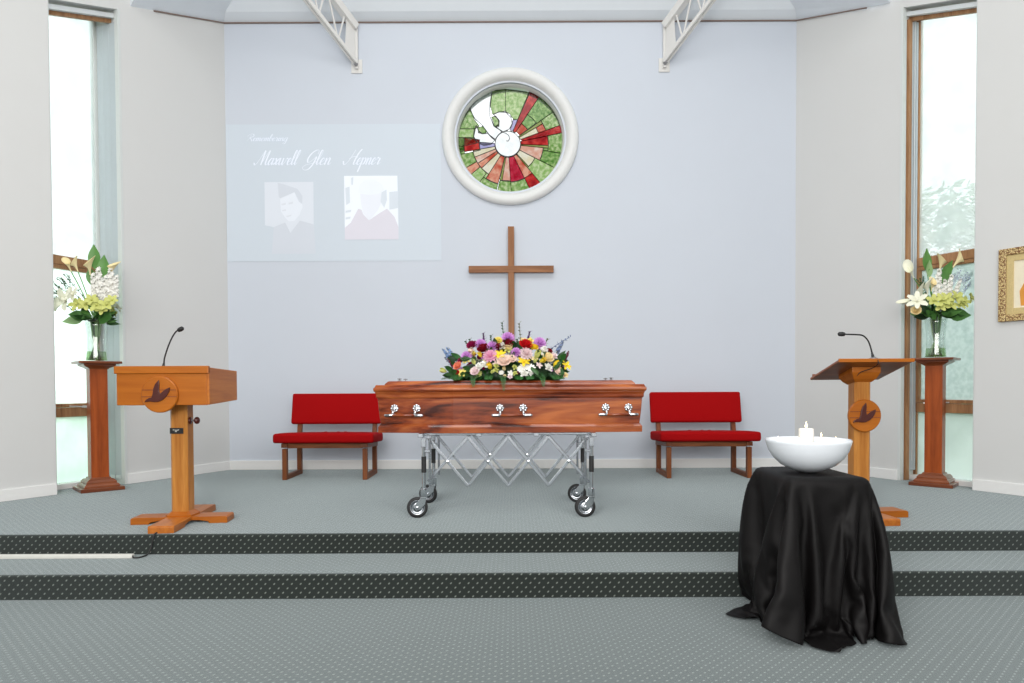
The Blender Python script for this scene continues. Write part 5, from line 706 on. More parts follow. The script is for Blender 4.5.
RIGHT_BOUQUET=[
('leaf', 'midgreen', -0.092, 0.976, 0.147, -0.05),('leaf', 'palegreen', -0.067, 0.887, 0.108, 0),('leaf', 'midgreen', 0.11, 0.857, 0.167, 0.45),('calla', 'cream', 0.173, 0.941, 0.079, 0.5),('calla', 'cream', 0.006, 0.91, 0.071, 0),('calla', 'ivory', -0.287, 0.839, 0.079, -0.6),('calla', 'ivory', -0.185, 0.632, 0.079, -0.4),('calla', 'ivory', -0.122, 0.679, 0.071, -0.2),('calla', 'cream', -0.075, 0.701, 0.059, 0),('stock', 'white', -0.018, 0.74, 0.147, 0),('stock', 'white', 0.094, 0.7, 0.128, 0.1),('stock', 'white', 0.041, 0.661, 0.118, 0),('stock', 'white', 0.169, 0.68, 0.108, 0.3),('sprig', 'paleblue', 0.232, 0.788, 0.177, 0.5),('sprig', 'paleblue', 0.307, 0.718, 0.177, 0.8),('sprig', 'green', -0.185, 0.75, 0.118, -0.5),('sprig', 'paleblue', 0.169, 0.808, 0.157, 0.3),('sprig', 'paleblue', 0.297, 0.797, 0.157, 0.7),('lily', 'ivory', -0.259, 0.534, 0.086),('calla', 'ivory', -0.322, 0.525, 0.071, -1.1),('rose', 'cream', -0.267, 0.444, 0.051),('cym', 'lime', -0.122, 0.534, 0.063),('cym', 'lime', -0.055, 0.537, 0.067),('cym', 'lime', -0.004, 0.553, 0.063),('cym', 'lime', 0.094, 0.562, 0.067),('cym', 'lime', 0.169, 0.528, 0.063),('cym', 'lime', 0.248, 0.56, 0.055),('cym', 'lime', -0.063, 0.478, 0.059),('cym', 'lime', 0.035, 0.494, 0.063),('cym', 'lime', 0.13, 0.497, 0.055),('broad', 'green', -0.141, 0.404, 0.086, -0.7),('broad', 'green', 0.173, 0.407, 0.114, 0.9),('broad', 'darkgreen', -0.2, 0.51, 0.079, -0.9),('broad', 'green', 0.035, 0.415, 0.079, 0.1),('broad', 'darkgreen', -0.047, 0.435, 0.079, -0.2),]

# ============================================================ PROJECTED PICTURE ON THE BACK WALL
def proj_mat(name, rgb, add):
    # light added by the projector on the pale wall
    return emis(name, (0.62, 0.665, 0.74, 1), (*rgb, 1), add, 0.85)
PX0, PX1, PZ0, PZ1 = -3.365, -0.83, 2.475, 4.085
pr = thing('projected_picture', 'faint pale blue projected picture with script title and two portraits on the back wall', 'projection', (PX0, 8.128, PZ0))
PW, PH = PX1 - PX0, PZ1 - PZ0
def flat(name, polys, mat, y):
    mb = MB()
    for p in polys: mb.add([(x, y, z) for x, z in p], [tuple(range(len(p)))])
    return mb.build(name, mat, pr)
mb = MB(); mb.box((PW / 2, -.001, PH / 2), (PW, .002, PH)); mb.build('picture_field', proj_mat('projected_field', (0.55, 1.0, 1.0), 0.042), pr)
def pq(x, y):      # picture drawing units (982 wide over the wall area from x=220px) to metres
    return ((x - 34) / 915 * PW, (640 - y) / 573 * PH)
def pp(L, ox=255, oy=170, k=6.606):   # portrait drawing units
    return [pq((ox + x / k - 220) * 4.27, (oy + y / k - 110) * 4.27) for x, y in L]
PM = lambda n, c, a: proj_mat('projected_' + n, c, a)
SHADE = PM('portrait_shading', (1, .95, .9), 0.11); DETAIL = PM('photo_detail', (.85, 1, 1), 0.10)
flat('portrait', [pp([(72, 80), (395, 80), (395, 360), (405, 545), (115, 545), (130, 372), (72, 360)])], PM('portrait_ground', (1, 1, 1.0), 0.125), -.0030)
flat('cap', [pp([(160, 85), (200, 95), (290, 125), (322, 170), (320, 222), (298, 205), (270, 145), (175, 185), (165, 175)])], PM('portrait_dark', (1, 1, 1), 0.055), -.0040)
flat('face', [pp([(175, 187), (270, 147), (298, 207), (320, 224), (322, 245), (302, 292), (268, 332), (232, 336), (207, 312), (178, 268)])], PM('portrait_face', (1, 1, 1), 0.185), -.0040)
for q_ in ([pp([(182, 222), (210, 214), (212, 226), (186, 232)]), pp([(228, 216), (258, 206), (260, 220), (232, 226)]), pp([(186, 262), (212, 256), (214, 266), (190, 270)]), pp([(214, 300), (246, 292), (248, 300), (218, 308)])]): flat('face_shading', [q_], SHADE, -.0050)
flat('jacket', [pp([(130, 372), (206, 342), (240, 410), (304, 330), (396, 356), (405, 545), (115, 545)])], PM('portrait_jacket', (1, .97, .97), 0.05), -.0040)
flat('collar', [pp([(206, 342), (232, 336), (268, 332), (304, 312), (300, 334), (240, 410)])], PM('portrait_collar', (1, 1, 1), 0.13), -.0050)
flat('portrait', [pp([(598, 42), (950, 42), (955, 375), (955, 450), (600, 450)])], PM('photo_ground', (1, 1, .98), 0.26), -.0030)
flat('hat', [pp([(690, 150), (700, 100), (735, 70), (800, 66), (850, 100), (868, 150), (780, 165)])], PM('photo_hat', (1, 1, .97), 0.235), -.0040)
flat('face', [pp([(704, 158), (780, 166), (850, 154), (846, 210), (822, 262), (790, 300), (760, 330), (722, 280), (708, 220)])], PM('photo_face', (1, .95, .95), 0.21), -.0040)
flat('shirt', [pp([(600, 378), (640, 345), (690, 255), (712, 262), (722, 290), (760, 330), (830, 285), (880, 255), (930, 310), (955, 375), (955, 455), (600, 455)])], PM('photo_shirt', (1, .55, .60), 0.12), -.0050)
for q_ in ([pp([(845, 150), (878, 132), (880, 200), (862, 250), (838, 210)]), pp([(896, 148), (955, 142), (952, 252), (896, 262)]), pp([(606, 120), (634, 112), (636, 215), (610, 232)]), pp([(645, 56), (660, 50), (656, 100), (646, 100)]), pp([(606, 268), (645, 262), (640, 276), (606, 282)]), pp([(606, 312), (640, 306), (636, 320), (606, 324)])]): flat('background_detail', [q_], DETAIL, -.0060)
# handwriting: stroke letters
GLY = {'a': ([[(.75, .8), (.45, 1), (.1, .6), (.1, .15), (.35, 0), (.7, .5), (.8, 1), (.75, .3), (.85, 0), (1.1, .3)]], 1.05), 'x': ([[(0, .8), (.25, 1), (.4, .5), (.6, 0), (.9, .25)], [(.85, .95), (.5, .5), (.1, .05)]], .95),
       'w': ([[(0, .8), (.1, 1), (.12, .2), (.35, 0), (.65, .5), (.7, 1), (.7, .2), (.9, 0), (1.2, .5), (1.3, 1.0), (1.62, .85)]], 1.62), 'e': ([[(.0, .3), (.5, .6), (.55, .9), (.35, 1), (.1, .6), (.15, .1), (.4, 0), (.8, .3)]], .75),
       'l': ([[(0, .2), (.4, 1.2), (.5, 2), (.35, 2.2), (.2, 1.8), (.15, .4), (.3, 0), (.6, .3)]], .6), 'n': ([[(0, .8), (.1, 1), (.12, .5), (.1, 0)], [(.1, .3), (.45, 1), (.65, .85), (.6, .2), (.75, 0), (1, .3)]], .95),
       'p': ([[(0, .8), (.12, 1), (.1, 0), (0, -1.1)], [(.1, .5), (.45, 1), (.7, .75), (.55, .1), (.15, .1)]], .92), 'r': ([[(0, .7), (.15, 1.1), (.3, .95), (.55, .9), (.45, .2), (.55, 0), (.85, .3)]], .78),
       'm': ([[(0, .8), (.1, 1), (.1, 0)], [(.1, .3), (.4, 1), (.55, .85), (.5, 0)], [(.5, .3), (.85, 1), (1, .85), (.95, .2), (1.1, 0), (1.35, .3)]], 1.3), 'b': ([[(0, .2), (.4, 1.5), (.42, 2.1), (.28, 2.1), (.12, 1.2), (.1, .2), (.3, 0), (.6, .3), (.6, .8), (.45, .9), (.8, .8)]], .8),
       'i': ([[(0, .5), (.15, 1), (.1, .2), (.25, 0), (.5, .3)], [(.2, 1.5), (.24, 1.6)]], .45), 'g': ([[(.75, .8), (.45, 1), (.1, .6), (.1, .15), (.35, 0), (.7, .5), (.8, 1), (.7, -.6), (.4, -1), (.1, -.8), (.4, -.3), (1, .2)]], 1.0),
       'M': ([[(-.7, .3), (-.45, 0), (-.1, .3), (.35, 1.3), (.7, 2.15), (.72, 1), (.7, 0)], [(.7, .1), (1.1, 1.2), (1.55, 2.15), (1.5, 1), (1.5, .2), (1.75, 0), (2.1, .3)]], 2.0),
       'G': ([[(1.5, 1.6), (1.5, 2.1), (1.1, 2.2), (.5, 1.7), (.2, .9), (.4, .35), (.9, .6), (1.4, 1.2), (1.3, .2), (.9, -.6), (.3, -.8), (-.2, -.4), (.3, 0), (1.1, .2), (1.7, .5)]], 1.65),
       'H': ([[(-.7, .5), (-.4, 0), (0, .2), (.5, 1.2), (.8, 2.2)], [(1.9, 2.3), (1.5, 1.6), (1.25, .3), (1.4, 0), (1.8, .3)], [(.2, .9), (.9, 1.2), (1.6, 1.1)]], 1.75),
       'R': ([[(.1, 0), (.5, 1), (.75, 2.1)], [(-.2, 1.5), (.3, 2.2), (1.1, 2.25), (1.4, 1.7), (.95, 1.2), (.55, 1.1), (1, .6), (1.3, 0), (1.7, .3)]], 1.55), ' ': ([], .75)}
def catmull(P, k=5):
    out = []
    for i in range(len(P) - 1):
        p0, p1, p2, p3 = P[max(i - 1, 0)], P[i], P[i + 1], P[min(i + 2, len(P) - 1)]
        for j in range(k):
            t = j / k
            out.append(tuple(.5 * (2 * b + (c - a) * t + (2 * a - 5 * b + 4 * c - d) * t * t + (3 * b - a - 3 * c + d) * t ** 3) for a, b, c, d in zip(p0, p1, p2, p3)))
    return out + [P[-1]]
def script_text(name, text, x0, x1, z, xh, mat, wide=1.0):
    width = sum(GLY[c][1] for c in text); sx = (x1 - x0) / width; cx = x0; quads = []
    for c in text:
        for st in GLY[c][0]:
            P = [(cx + px * sx + pz * xh * .38, z + pz * xh) for px, pz in catmull([tuple(p) for p in st])]
            for (ax, az), (bx, bz) in zip(P, P[1:]):
                dx, dz = bx - ax, bz - az; l = math.hypot(dx, dz)
                if l < 1e-5: continue
                w = (.0022 + .0058 * max(0, -dz / l)) * wide; nx, nz = -dz / l * w, dx / l * w; ex, ez = dx / l * .002, dz / l * .002
                quads.append([(ax - nx - ex, az - nz - ez), (bx - nx + ex, bz - nz + ez), (bx + nx + ex, bz + nz + ez), (ax + nx - ex, az + nz - ez)])
        cx += GLY[c][1] * sx
    return flat(name, quads, mat, -.0030)
TXM = PM('lettering', (1, 1, 1), 0.26)
for wd, xa, xb in (('Maxwell', 165, 333), ('Glen', 368, 476), ('Hepner', 545, 686)):
    stuff(script_text('title_lettering', wd, pq(xa, 0)[0], pq(xb, 0)[0], pq(0, 236)[1], .078, TXM))
stuff(script_text('small_lettering', 'Remembering', pq(122, 0)[0], pq(295, 0)[0], pq(0, 136)[1], .036, TXM, .55))

# ============================================================ CROSS
cr = thing('wooden_cross', 'plain brown timber cross hanging on the pale blue back wall', 'cross', (-.003, 8.127, 1.15))
b = MB(); b.box((0, -.045, .855), (.072, .05, 1.71)); b.build('upright', CROSSW, cr, bevel=.003)
b = MB(); b.box((0, -.047, 1.21), (1.0, .052, .078)); b.build('crossbar', CROSSX, cr, bevel=.003)
for z in (.5, 1.5): b = MB(); b.box((0, -.012, z), (.03, .02, .05)); b.build('wall_fixing', GREYPL, cr)

# ============================================================ BENCHES
def bench(x, y, label):
    t = thing('upholstered_bench', label, 'bench', (x, y, 0), 0, 'red two-seat benches along the back wall')
    # y=0 front of legs, +y to wall
    for s in (-1, 1):
        px = s * .425
        b = MB(); b.box((px, .03, .165), (.048, .06, .33)); b.build('leg', BENCHW, t, bevel=.004)
        b = MB(); b.loft([[(px - .024, .50, 0), (px + .024, .50, 0), (px + .024, .56, 0), (px - .024, .56, 0)], [(px - .024, .50, .42), (px + .024, .50, .42), (px + .024, .56, .42), (px - .024, .56, .42)], [(px - .024, .605, .86), (px + .024, .605, .86), (px + .024, .64, .86), (px - .024, .64, .86)]]); b.build('leg', BENCHW, t, bevel=.004)
        b = MB(); b.box((px, .28, .025), (.046, .44, .05)); b.build('floor_rail', BENCHY, t, bevel=.003)
        b = MB(); b.bar((px, .0, .365), (px, .55, .335), .046, .065, (1, 0, 0)); b.build('seat_rail', BENCHY, t, bevel=.004)
    b = MB(); b.box((0, .035, .365), (.80, .026, .06)); b.build('apron', BENCHX, t, bevel=.003)
    b = MB(); b.box((0, .50, .34), (.80, .026, .05)); b.build('apron', BENCHX, t, bevel=.003)
    # seat cushion, upholstered, rounded; slightly higher at the front
    def cushion(w, d, h, r):
        bm = bmesh.new(); bmesh.ops.create_cube(bm, size=1)
        for v in bm.verts: v.co = Vector((v.co.x * w, v.co.y * d, v.co.z * h))
        bmesh.ops.bevel(bm, geom=list(bm.edges), offset=r, segments=4, profile=.6, affect='EDGES')
        bmesh.ops.subdivide_edges(bm, edges=[e for e in bm.edges if e.calc_length() > .2], cuts=5, use_grid_fill=True)
        for v in bm.verts:
            fx, fy = 1 - (2 * v.co.x / w) ** 2, 1 - (2 * v.co.y / d) ** 2
            if v.co.z > h * .3: v.co.z += .012 * max(0, fx) ** .5 * max(0, fy) ** .5
        return bm
    def seat_obj(nm, bm, loc, rx):
        bmesh.ops.rotate(bm, verts=bm.verts, matrix=Matrix.Rotation(rx, 3, 'X')); bmesh.ops.translate(bm, verts=bm.verts, vec=loc)
        me = bpy.data.meshes.new(nm); bm.to_mesh(me); bm.free(); me.polygons.foreach_set('use_smooth', [True] * len(me.polygons)); me.materials.append(RED); return put(nm, me, t)
    seat_obj('seat', cushion(1.06, .56, .10, .032), Vector((0, .22, .432)), math.radians(-2.5))
    bk = cushion(1.03, .35, .06, .026)
    seat_obj('backrest', bk, Vector((0, .565, .735)), math.radians(90 - 12))
    for s in (-.10, .04, .12):
        b = MB(); b.sphere((s, .43, .478), .018, 10, 6, (1.2, 1, .45)); b.build('button', RED, t, smooth=True)
    return t
bench(-1.985, 7.20, 'red upholstered two-seat bench with timber frame, left of the coffin')
bench(2.085, 7.20, 'red upholstered two-seat bench with timber frame, between the coffin and the white bowl')

# ============================================================ PLINTHS
def plinth(x, y, rz, label):
    t = thing('flower_plinth', label, 'plinth', (x, y, 0), rz, 'tall timber plinths by the windows')
    b = MB(); b.box((0, 0, .0175), (.37, .37, .035)); b.build('base_plate', PLINTHX, t, bevel=.005)
    b = MB()
    sq = lambda h, z: [(-h, -h, z), (h, -h, z), (h, h, z), (-h, h, z)]
    b.loft([sq(.15, .035), sq(.15, .05), sq(.138, .066), sq(.128, .072), sq(.128, .085), sq(.112, .105), sq(.090, .112), sq(.086, .125)]); b.build('base_moulding', PLINTHX, t)
    b = MB(); b.box((0, 0, .652), (.15, .15, 1.06)); b.build('shaft', PLINTHW, t, bevel=.004)
    b = MB(); b.loft([sq(.08, 1.165), sq(.09, 1.175), sq(.12, 1.19), sq(.135, 1.20), sq(.135, 1.215)]); b.build('cap_moulding', PLINTHX, t)
    b = MB(); b.box((0, 0, 1.2275), (.36, .36, .025)); b.build('cap', PLINTHX, t, bevel=.006)
    return t
plinth(-4.01, 6.60, math.radians(43), 'red-brown timber plinth by the left window, carrying a vase of flowers')
plinth(4.13, 6.66, math.radians(-43), 'red-brown timber plinth by the right window, carrying a vase of flowers')

# ============================================================ LECTERNS
BIRD = [(224, 572), (232, 558), (252, 546), (268, 544), (276, 520), (280, 490), (292, 460), (314, 434), (317, 462), (314, 498), (320, 522), (336, 508), (356, 492), (383, 480), (378, 506), (362, 534), (340, 556), (312, 570), (284, 572), (256, 568)]
def medallion(parent, loc, r):
    md = MB(); md.lathe([(r, 0), (r, .018), (r * .95, .024), (.001, .024)], 40, (0, 0, 0), 'y'); o = md.build('medallion', PINEX, parent, smooth=False, loc=loc); autosmooth(o)
    for z in (.25, -.12):
        mb = MB(); w = math.sqrt(1 - z * z) * r * .96; mb.box((0, -.0235, z * r), (2 * w, .003, .006)); mb.build('groove', PLINTHX, o)
    k = r / 115
    mb = MB(); mb.prism([((x - 312) * k, (525 - y) * k) for x, y in BIRD], -.022, -.036); mb.build('dove_emblem', DARKW, o, bevel=.002)
    return o
def gooseneck(name, label, pts, loc, base_at):
    t = thing(name, label, 'microphone', loc)
    n = len(pts)
    b = MB(); b.lathe([(.032, 0), (.032, .008), (.018, .014), (.012, .02)], 20); b.build('base', GREYPL, t, smooth=True)
    b = MB(); b.tube([(0, 0, .012)] + [Vector(pts[0]) * k for k in (.5, 1)], [.011, .010, .0065], 10); b.build('stem', BLACKPL, t, smooth=True)
    P = catmull([tuple(p) for p in pts], 6)
    b = MB(); b.tube(P, .0055, 8); b.build('gooseneck', BLACKPL, t, smooth=True)
    d = (Vector(pts[-1]) - Vector(pts[-2])).normalized(); e = Vector(pts[-1])
    b = MB(); b.tube([e - d * .004, e + d * .004, e + d * .02, e + d * .042, e + d * .05], [.006, .014, .017, .015, .006], 12); b.build('head', BLACKRUB, t, smooth=True)
    return t
# left lectern: box top
t = thing('box_lectern', 'honey pine lectern with a boxed top and dark bird medallion, on the left', 'lectern', (-2.42, 5.0, 0))
FX0, FX1, FY, BY = -.372, .275, -.20, .29
def wedge(nm, x0, x1, yf, yb, zbf, zbb, ztf, ztb, mat, bev=.004):
    b = MB(); b.add([(x0, yf, zbf), (x1, yf, zbf), (x1, yb, zbb), (x0, yb, zbb), (x0, yf, ztf), (x1, yf, ztf), (x1, yb, ztb), (x0, yb, ztb)], [(0, 1, 2, 3), (4, 7, 6, 5), (0, 4, 5, 1), (1, 5, 6, 2), (2, 6, 7, 3), (3, 7, 4, 0)])
    return b.build(nm, mat, t, bevel=bev)
wedge('front_panel', FX0 + .012, FX1, FY, FY + .022, .862, .862, 1.085, 1.085, PINEX)
wedge('side_panel', FX1 - .002, FX1 + .016, FY + .004, BY, .864, .888, 1.128, 1.112, PINEY)
wedge('side_panel', FX0 + .012, FX0 + .030, FY + .022, BY, .864, .888, 1.128, 1.112, PINEY)
wedge('bottom_panel', FX0 + .030, FX1, FY + .022, BY, .866, .886, .884, .904, PINEY)
wedge('top_panel', FX0 + .028, FX1, FY + .01, BY, 1.10, 1.09, 1.122, 1.108, PINEX)
wedge('top_lip', FX0, FX1 + .016, FY - .012, FY + .02, 1.085, 1.085, 1.138, 1.138, PINEX)
b = MB()
def octr(h, c, z): return [(-h + c, -h, z), (h - c, -h, z), (h, -h + c, z), (h, h - c, z), (h - c, h, z), (-h + c, h, z), (-h, h - c, z), (-h, -h + c, z)]
b.loft([octr(.062, .018, .05), octr(.062, .018, .872)]); b.build('post', PINE, t)
b = MB(); b.loft([octr(.092, .02, .05), octr(.092, .02, .062), octr(.064, .018, .086)]); b.build('post_collar', PINEX, t)
def cross_foot(rz, lens):
    b = empty('cross_foot', (0, 0, 0), rz); b.parent = t
    for a, L_ in lens:
        c, s_ = math.cos(a), math.sin(a); R3 = Matrix.Rotation(a, 3, 'Z')
        m_ = MB()
        prof = [(0, .024), (.14, .024), (.20, .014), (.21, 0), (L_, 0), (L_, .042), (L_ - .012, .05), (0, .05)]
        m_.loft([[R3 @ Vector((x, y, z)) for x, z in prof] for y in (-.085, .085)])
        m_.build('foot', PINEX if abs(s_) < .5 else PINEY, t, bevel=.003).rotation_euler = (0, 0, rz)
    bpy.data.objects.remove(b)
cross_foot(math.radians(6), ((0, .335), (PI / 2, .46), (PI, .335), (-PI / 2, .41)))
medallion(t, (-.048, FY - .002, .938), .128)
kb = MB(); kb.tube([(.060, -.01, .745), (.105, -.01, .745)], .007, 8); kb.build('clamp_screw', GREYPL, t)
kb = MB(); kb.lathe([(.006, .06), (.026, .062), (.026, .07), (.010, .076)], 20, (0, -.01, .745), 'x'); kb.build('clamp_washer', DARKW, t, smooth=True)
kb = MB(); kb.sphere((.115, -.01, .745), .027, 16, 10, (.75, 1, 1)); kb.build('clamp_knob', DARKW, t, smooth=True)
kb = MB(); kb.box((-.008, -.065, .673), (.096, .006, .042)); pl = kb.build('name_plate', BLACKPL, t)
kb = MB()
for x, z, w in ((-.02, .684, .012), (.0, .682, .022), (.014, .684, .010), (-.004, .672, .014)): kb.box((x - .008, -.0685, z - .004), (w, .001, .005))
kb.build('plate_mark', plain('plate_print', (.55, .55, .5), .5), pl)
gooseneck('gooseneck_microphone', 'thin black gooseneck microphone standing on the box lectern', [(.008, 0, .045), (.018, -.01, .08), (.05, -.02, .16), (.085, -.03, .225), (.118, -.04, .265), (.135, -.045, .272)], (-2.535, 4.965, 1.124), 0)

# right stand: tilted open board on a post
t = thing('reading_stand', 'honey pine reading stand with tilted thin board and dark bird medallion, on the right', 'lectern', (2.594, 5.10, 0))
b = MB(); b.loft([octr(.060, .016, .05), octr(.060, .016, 1.07)]); b.build('post', PINE, t)
b = MB(); b.loft([octr(.092, .02, .05), octr(.092, .02, .062), octr(.064, .018, .086)]); b.build('post_collar', PINEX, t)
cross_foot(math.radians(4), ((0, .335), (PI / 2, .40), (PI, .335), (-PI / 2, .37)))
b = MB(); sq = lambda h, z, zb: [(-h, -h, z), (h, -h, z), (h, h, zb), (-h, h, zb)]
b.loft([sq(.061, 1.005, .985), sq(.085, 1.03, 1.005), sq(.105, 1.075, 1.035), sq(.105, 1.124, 1.066)]); b.build('capital', PINEX, t, bevel=.003)
BOARD = wood('reading_board_timber', lin(112, 58, 30), lin(160, 92, 50), 'x', 8, .35, .3)
b = MB(); yf, yb = -.235, .235; zf, zb = 1.168, 1.042
b.add([(-.265, yf, zf - .02), (.268, yf, zf - .02), (.268, yb, zb - .02), (-.265, yb, zb - .02), (-.265, yf, zf), (.268, yf, zf), (.268, yb, zb), (-.265, yb, zb)], [(0, 1, 2, 3), (4, 7, 6, 5), (0, 4, 5, 1), (1, 5, 6, 2), (2, 6, 7, 3), (3, 7, 4, 0)])
b.build('reading_board', BOARD, t, bevel=.005)
b = MB(); b.box((0, yf - .004, zf - .010), (.54, .012, .026)); b.build('edge_strip', PINEX, t, bevel=.003)
b = MB(); b.bar((-.25, yb - .012, zb + .012), (.25, yb - .012, zb + .012), .018, .028); b.build('book_ledge', BOARD, t)
medallion(t, (0.002, -.062, .757), .120)
gooseneck('gooseneck_microphone', 'black gooseneck microphone bent sideways, standing on the reading stand', [(-.012, 0, .05), (-.03, -.005, .105), (-.052, -.008, .145), (-.085, -.01, .172), (-.13, -.012, .178), (-.19, -.014, .180), (-.215, -.015, .181)], (2.594 + .005, 4.91, 1.166), 0)
cd = MB(); cd.tube(catmull([(2.60, 4.853, 1.16), (2.60, 4.853, 1.13), (2.59, 4.93, 1.10), (2.545, 4.99, 1.075), (2.52, 5.02, 1.03)], 5), .0035, 6)
tag(cd.build('microphone_cable', BLACKRUB, smooth=True), 'thin black cable running under the board of the reading stand', 'cable')

# floor cable and pale cable cover by the left lectern
cd = MB(); cd.tube(catmull([(-2.42, 4.80, .008), (-2.40, 4.66, .008), (-2.405, 4.572, .004), (-2.41, 4.555, -.03), (-2.42, 4.55, -.08), (-2.43, 4.52, -.122), (-2.455, 4.47, -.129), (-2.485, 4.455, -.127), (-2.502, 4.472, -.120)], 6), .0055, 8)
tag(cd.build('floor_cable', BLACKRUB, smooth=True), 'black cable dropping over the step edge from the box lectern', 'cable')
b = MB(); b.box((-3.9, 4.475, -.122), (2.80, .035, .026)); tag(b.build('cable_cover', plain('cream_plastic', (.70, .70, .66), .5), bevel=.004), 'long pale plastic cable cover lying along the foot of the upper step', 'cable cover')

# ============================================================ COFFIN
CO = (-.012, 5.45, .632)
t = thing('coffin', 'polished red-brown timber coffin with silver handles, resting on the folding trolley', 'coffin', CO)
def hexa(off, z, taper=0.0):
    pts = [(-1.0, .20), (-.43, .30), (.99, .215)]
    a = [(-1.0 - off - taper, .20 + off * .8), (-.43, .30 + off), (.99 + off + taper, .215 + off * .8)]
    return [(x, -y, z) for x, y in a] + [(x, y, z) for x, y in reversed(a)]
b = MB(); b.loft([hexa(.018, 0), hexa(.018, .045), hexa(.010, .056), hexa(.004, .066)]); b.build('base_moulding', COFFIN, t, bevel=.003)
b = MB(); b.loft([hexa(0, .064), hexa(0, .15, .012), hexa(.0, .285, .024)]); b.build('body', COFFIN, t, bevel=.006)
b = MB(); b.loft([hexa(.004, .262, .022), hexa(.010, .272, .022), hexa(.012, .292, .020), hexa(.022, .312, .018)]); b.build('top_moulding', COFFIN, t, bevel=.002)
b = MB(); b.loft([hexa(.022, .312, .018), hexa(.030, .318, .018), hexa(.036, .328, .014), hexa(.036, .340, .014), hexa(.026, .350, .014), hexa(.020, .366, .012)]); b.build('lid', COFFIN, t, bevel=.002)
b = MB(); b.loft([hexa(-.010, .364, -.02), hexa(-.012, .374, -.02), hexa(-.03, .394, -.025), hexa(-.04, .397, -.03)]); b.build('lid_panel', COFFIN, t, bevel=.003)
def hw(x):
    return .20 + (.30 - .20) * (x + 1.0) / .57 if x < -.43 else .30 + (.215 - .30) * (x + .43) / 1.42
for sgn in (-1, 1):
    for hx in (-.80, .008, .815):
        slope = math.atan2(hw(hx + .05) - hw(hx - .05), .1)
        h = MB(); y = 0
        h.tube([(-.10, -.052, .0), (.10, -.052, .0)], .0105, 10)
        ho = h.build('handle', COFFIN, t, smooth=True, loc=(hx, sgn * hw(hx), .135))
        ho.rotation_euler = (0, 0, -slope if sgn < 0 else PI + slope)
        for ex in (-1, 1):
            q = MB(); q.lathe([(.006, 0), (.0125, .004), (.0115, .028), (.0125, .055), (.009, .066), (.003, .07)], 12, (0, 0, 0), 'x'); o = q.build('handle_end', CHROME, ho, smooth=True)
            o.location = (ex * .085, -.052, 0); o.rotation_euler = (0, 0, 0 if ex > 0 else PI)
            q = MB()
            q.lathe([(.030, 0), (.030, .004), (.018, .012), (.010, .016), (.001, .018)], 16, (ex * .088, 0, .052), 'y')
            for k in range(8):
                a = 2 * PI * k / 8; q.sphere((ex * .088 + math.cos(a) * .024, -.008, .052 + math.sin(a) * .024), .010, 8, 5, (1, .6, 1))
            q.tube([(ex * .088, -.006, .046), (ex * .088, -.036, .032), (ex * .088, -.052, .006), (ex * .088, -.052, -.006)], [.010, .009, .010, .010], 8)
            o = q.build('rosette', CHROME, ho, smooth=True)
for x, y in ((-.86, -.15), (-.86, .15), (.78, -.16), (.78, .16)):
    q = MB(); q.lathe([(.016, 0), (.016, .004), (.005, .006), (.005, .010), (.010, .013), (.011, .018), (.006, .022)], 14); q.box((0, 0, .017), (.034, .006, .007)); q.build('lid_screw', GREYPL, t, smooth=False, loc=(x, y, .396))

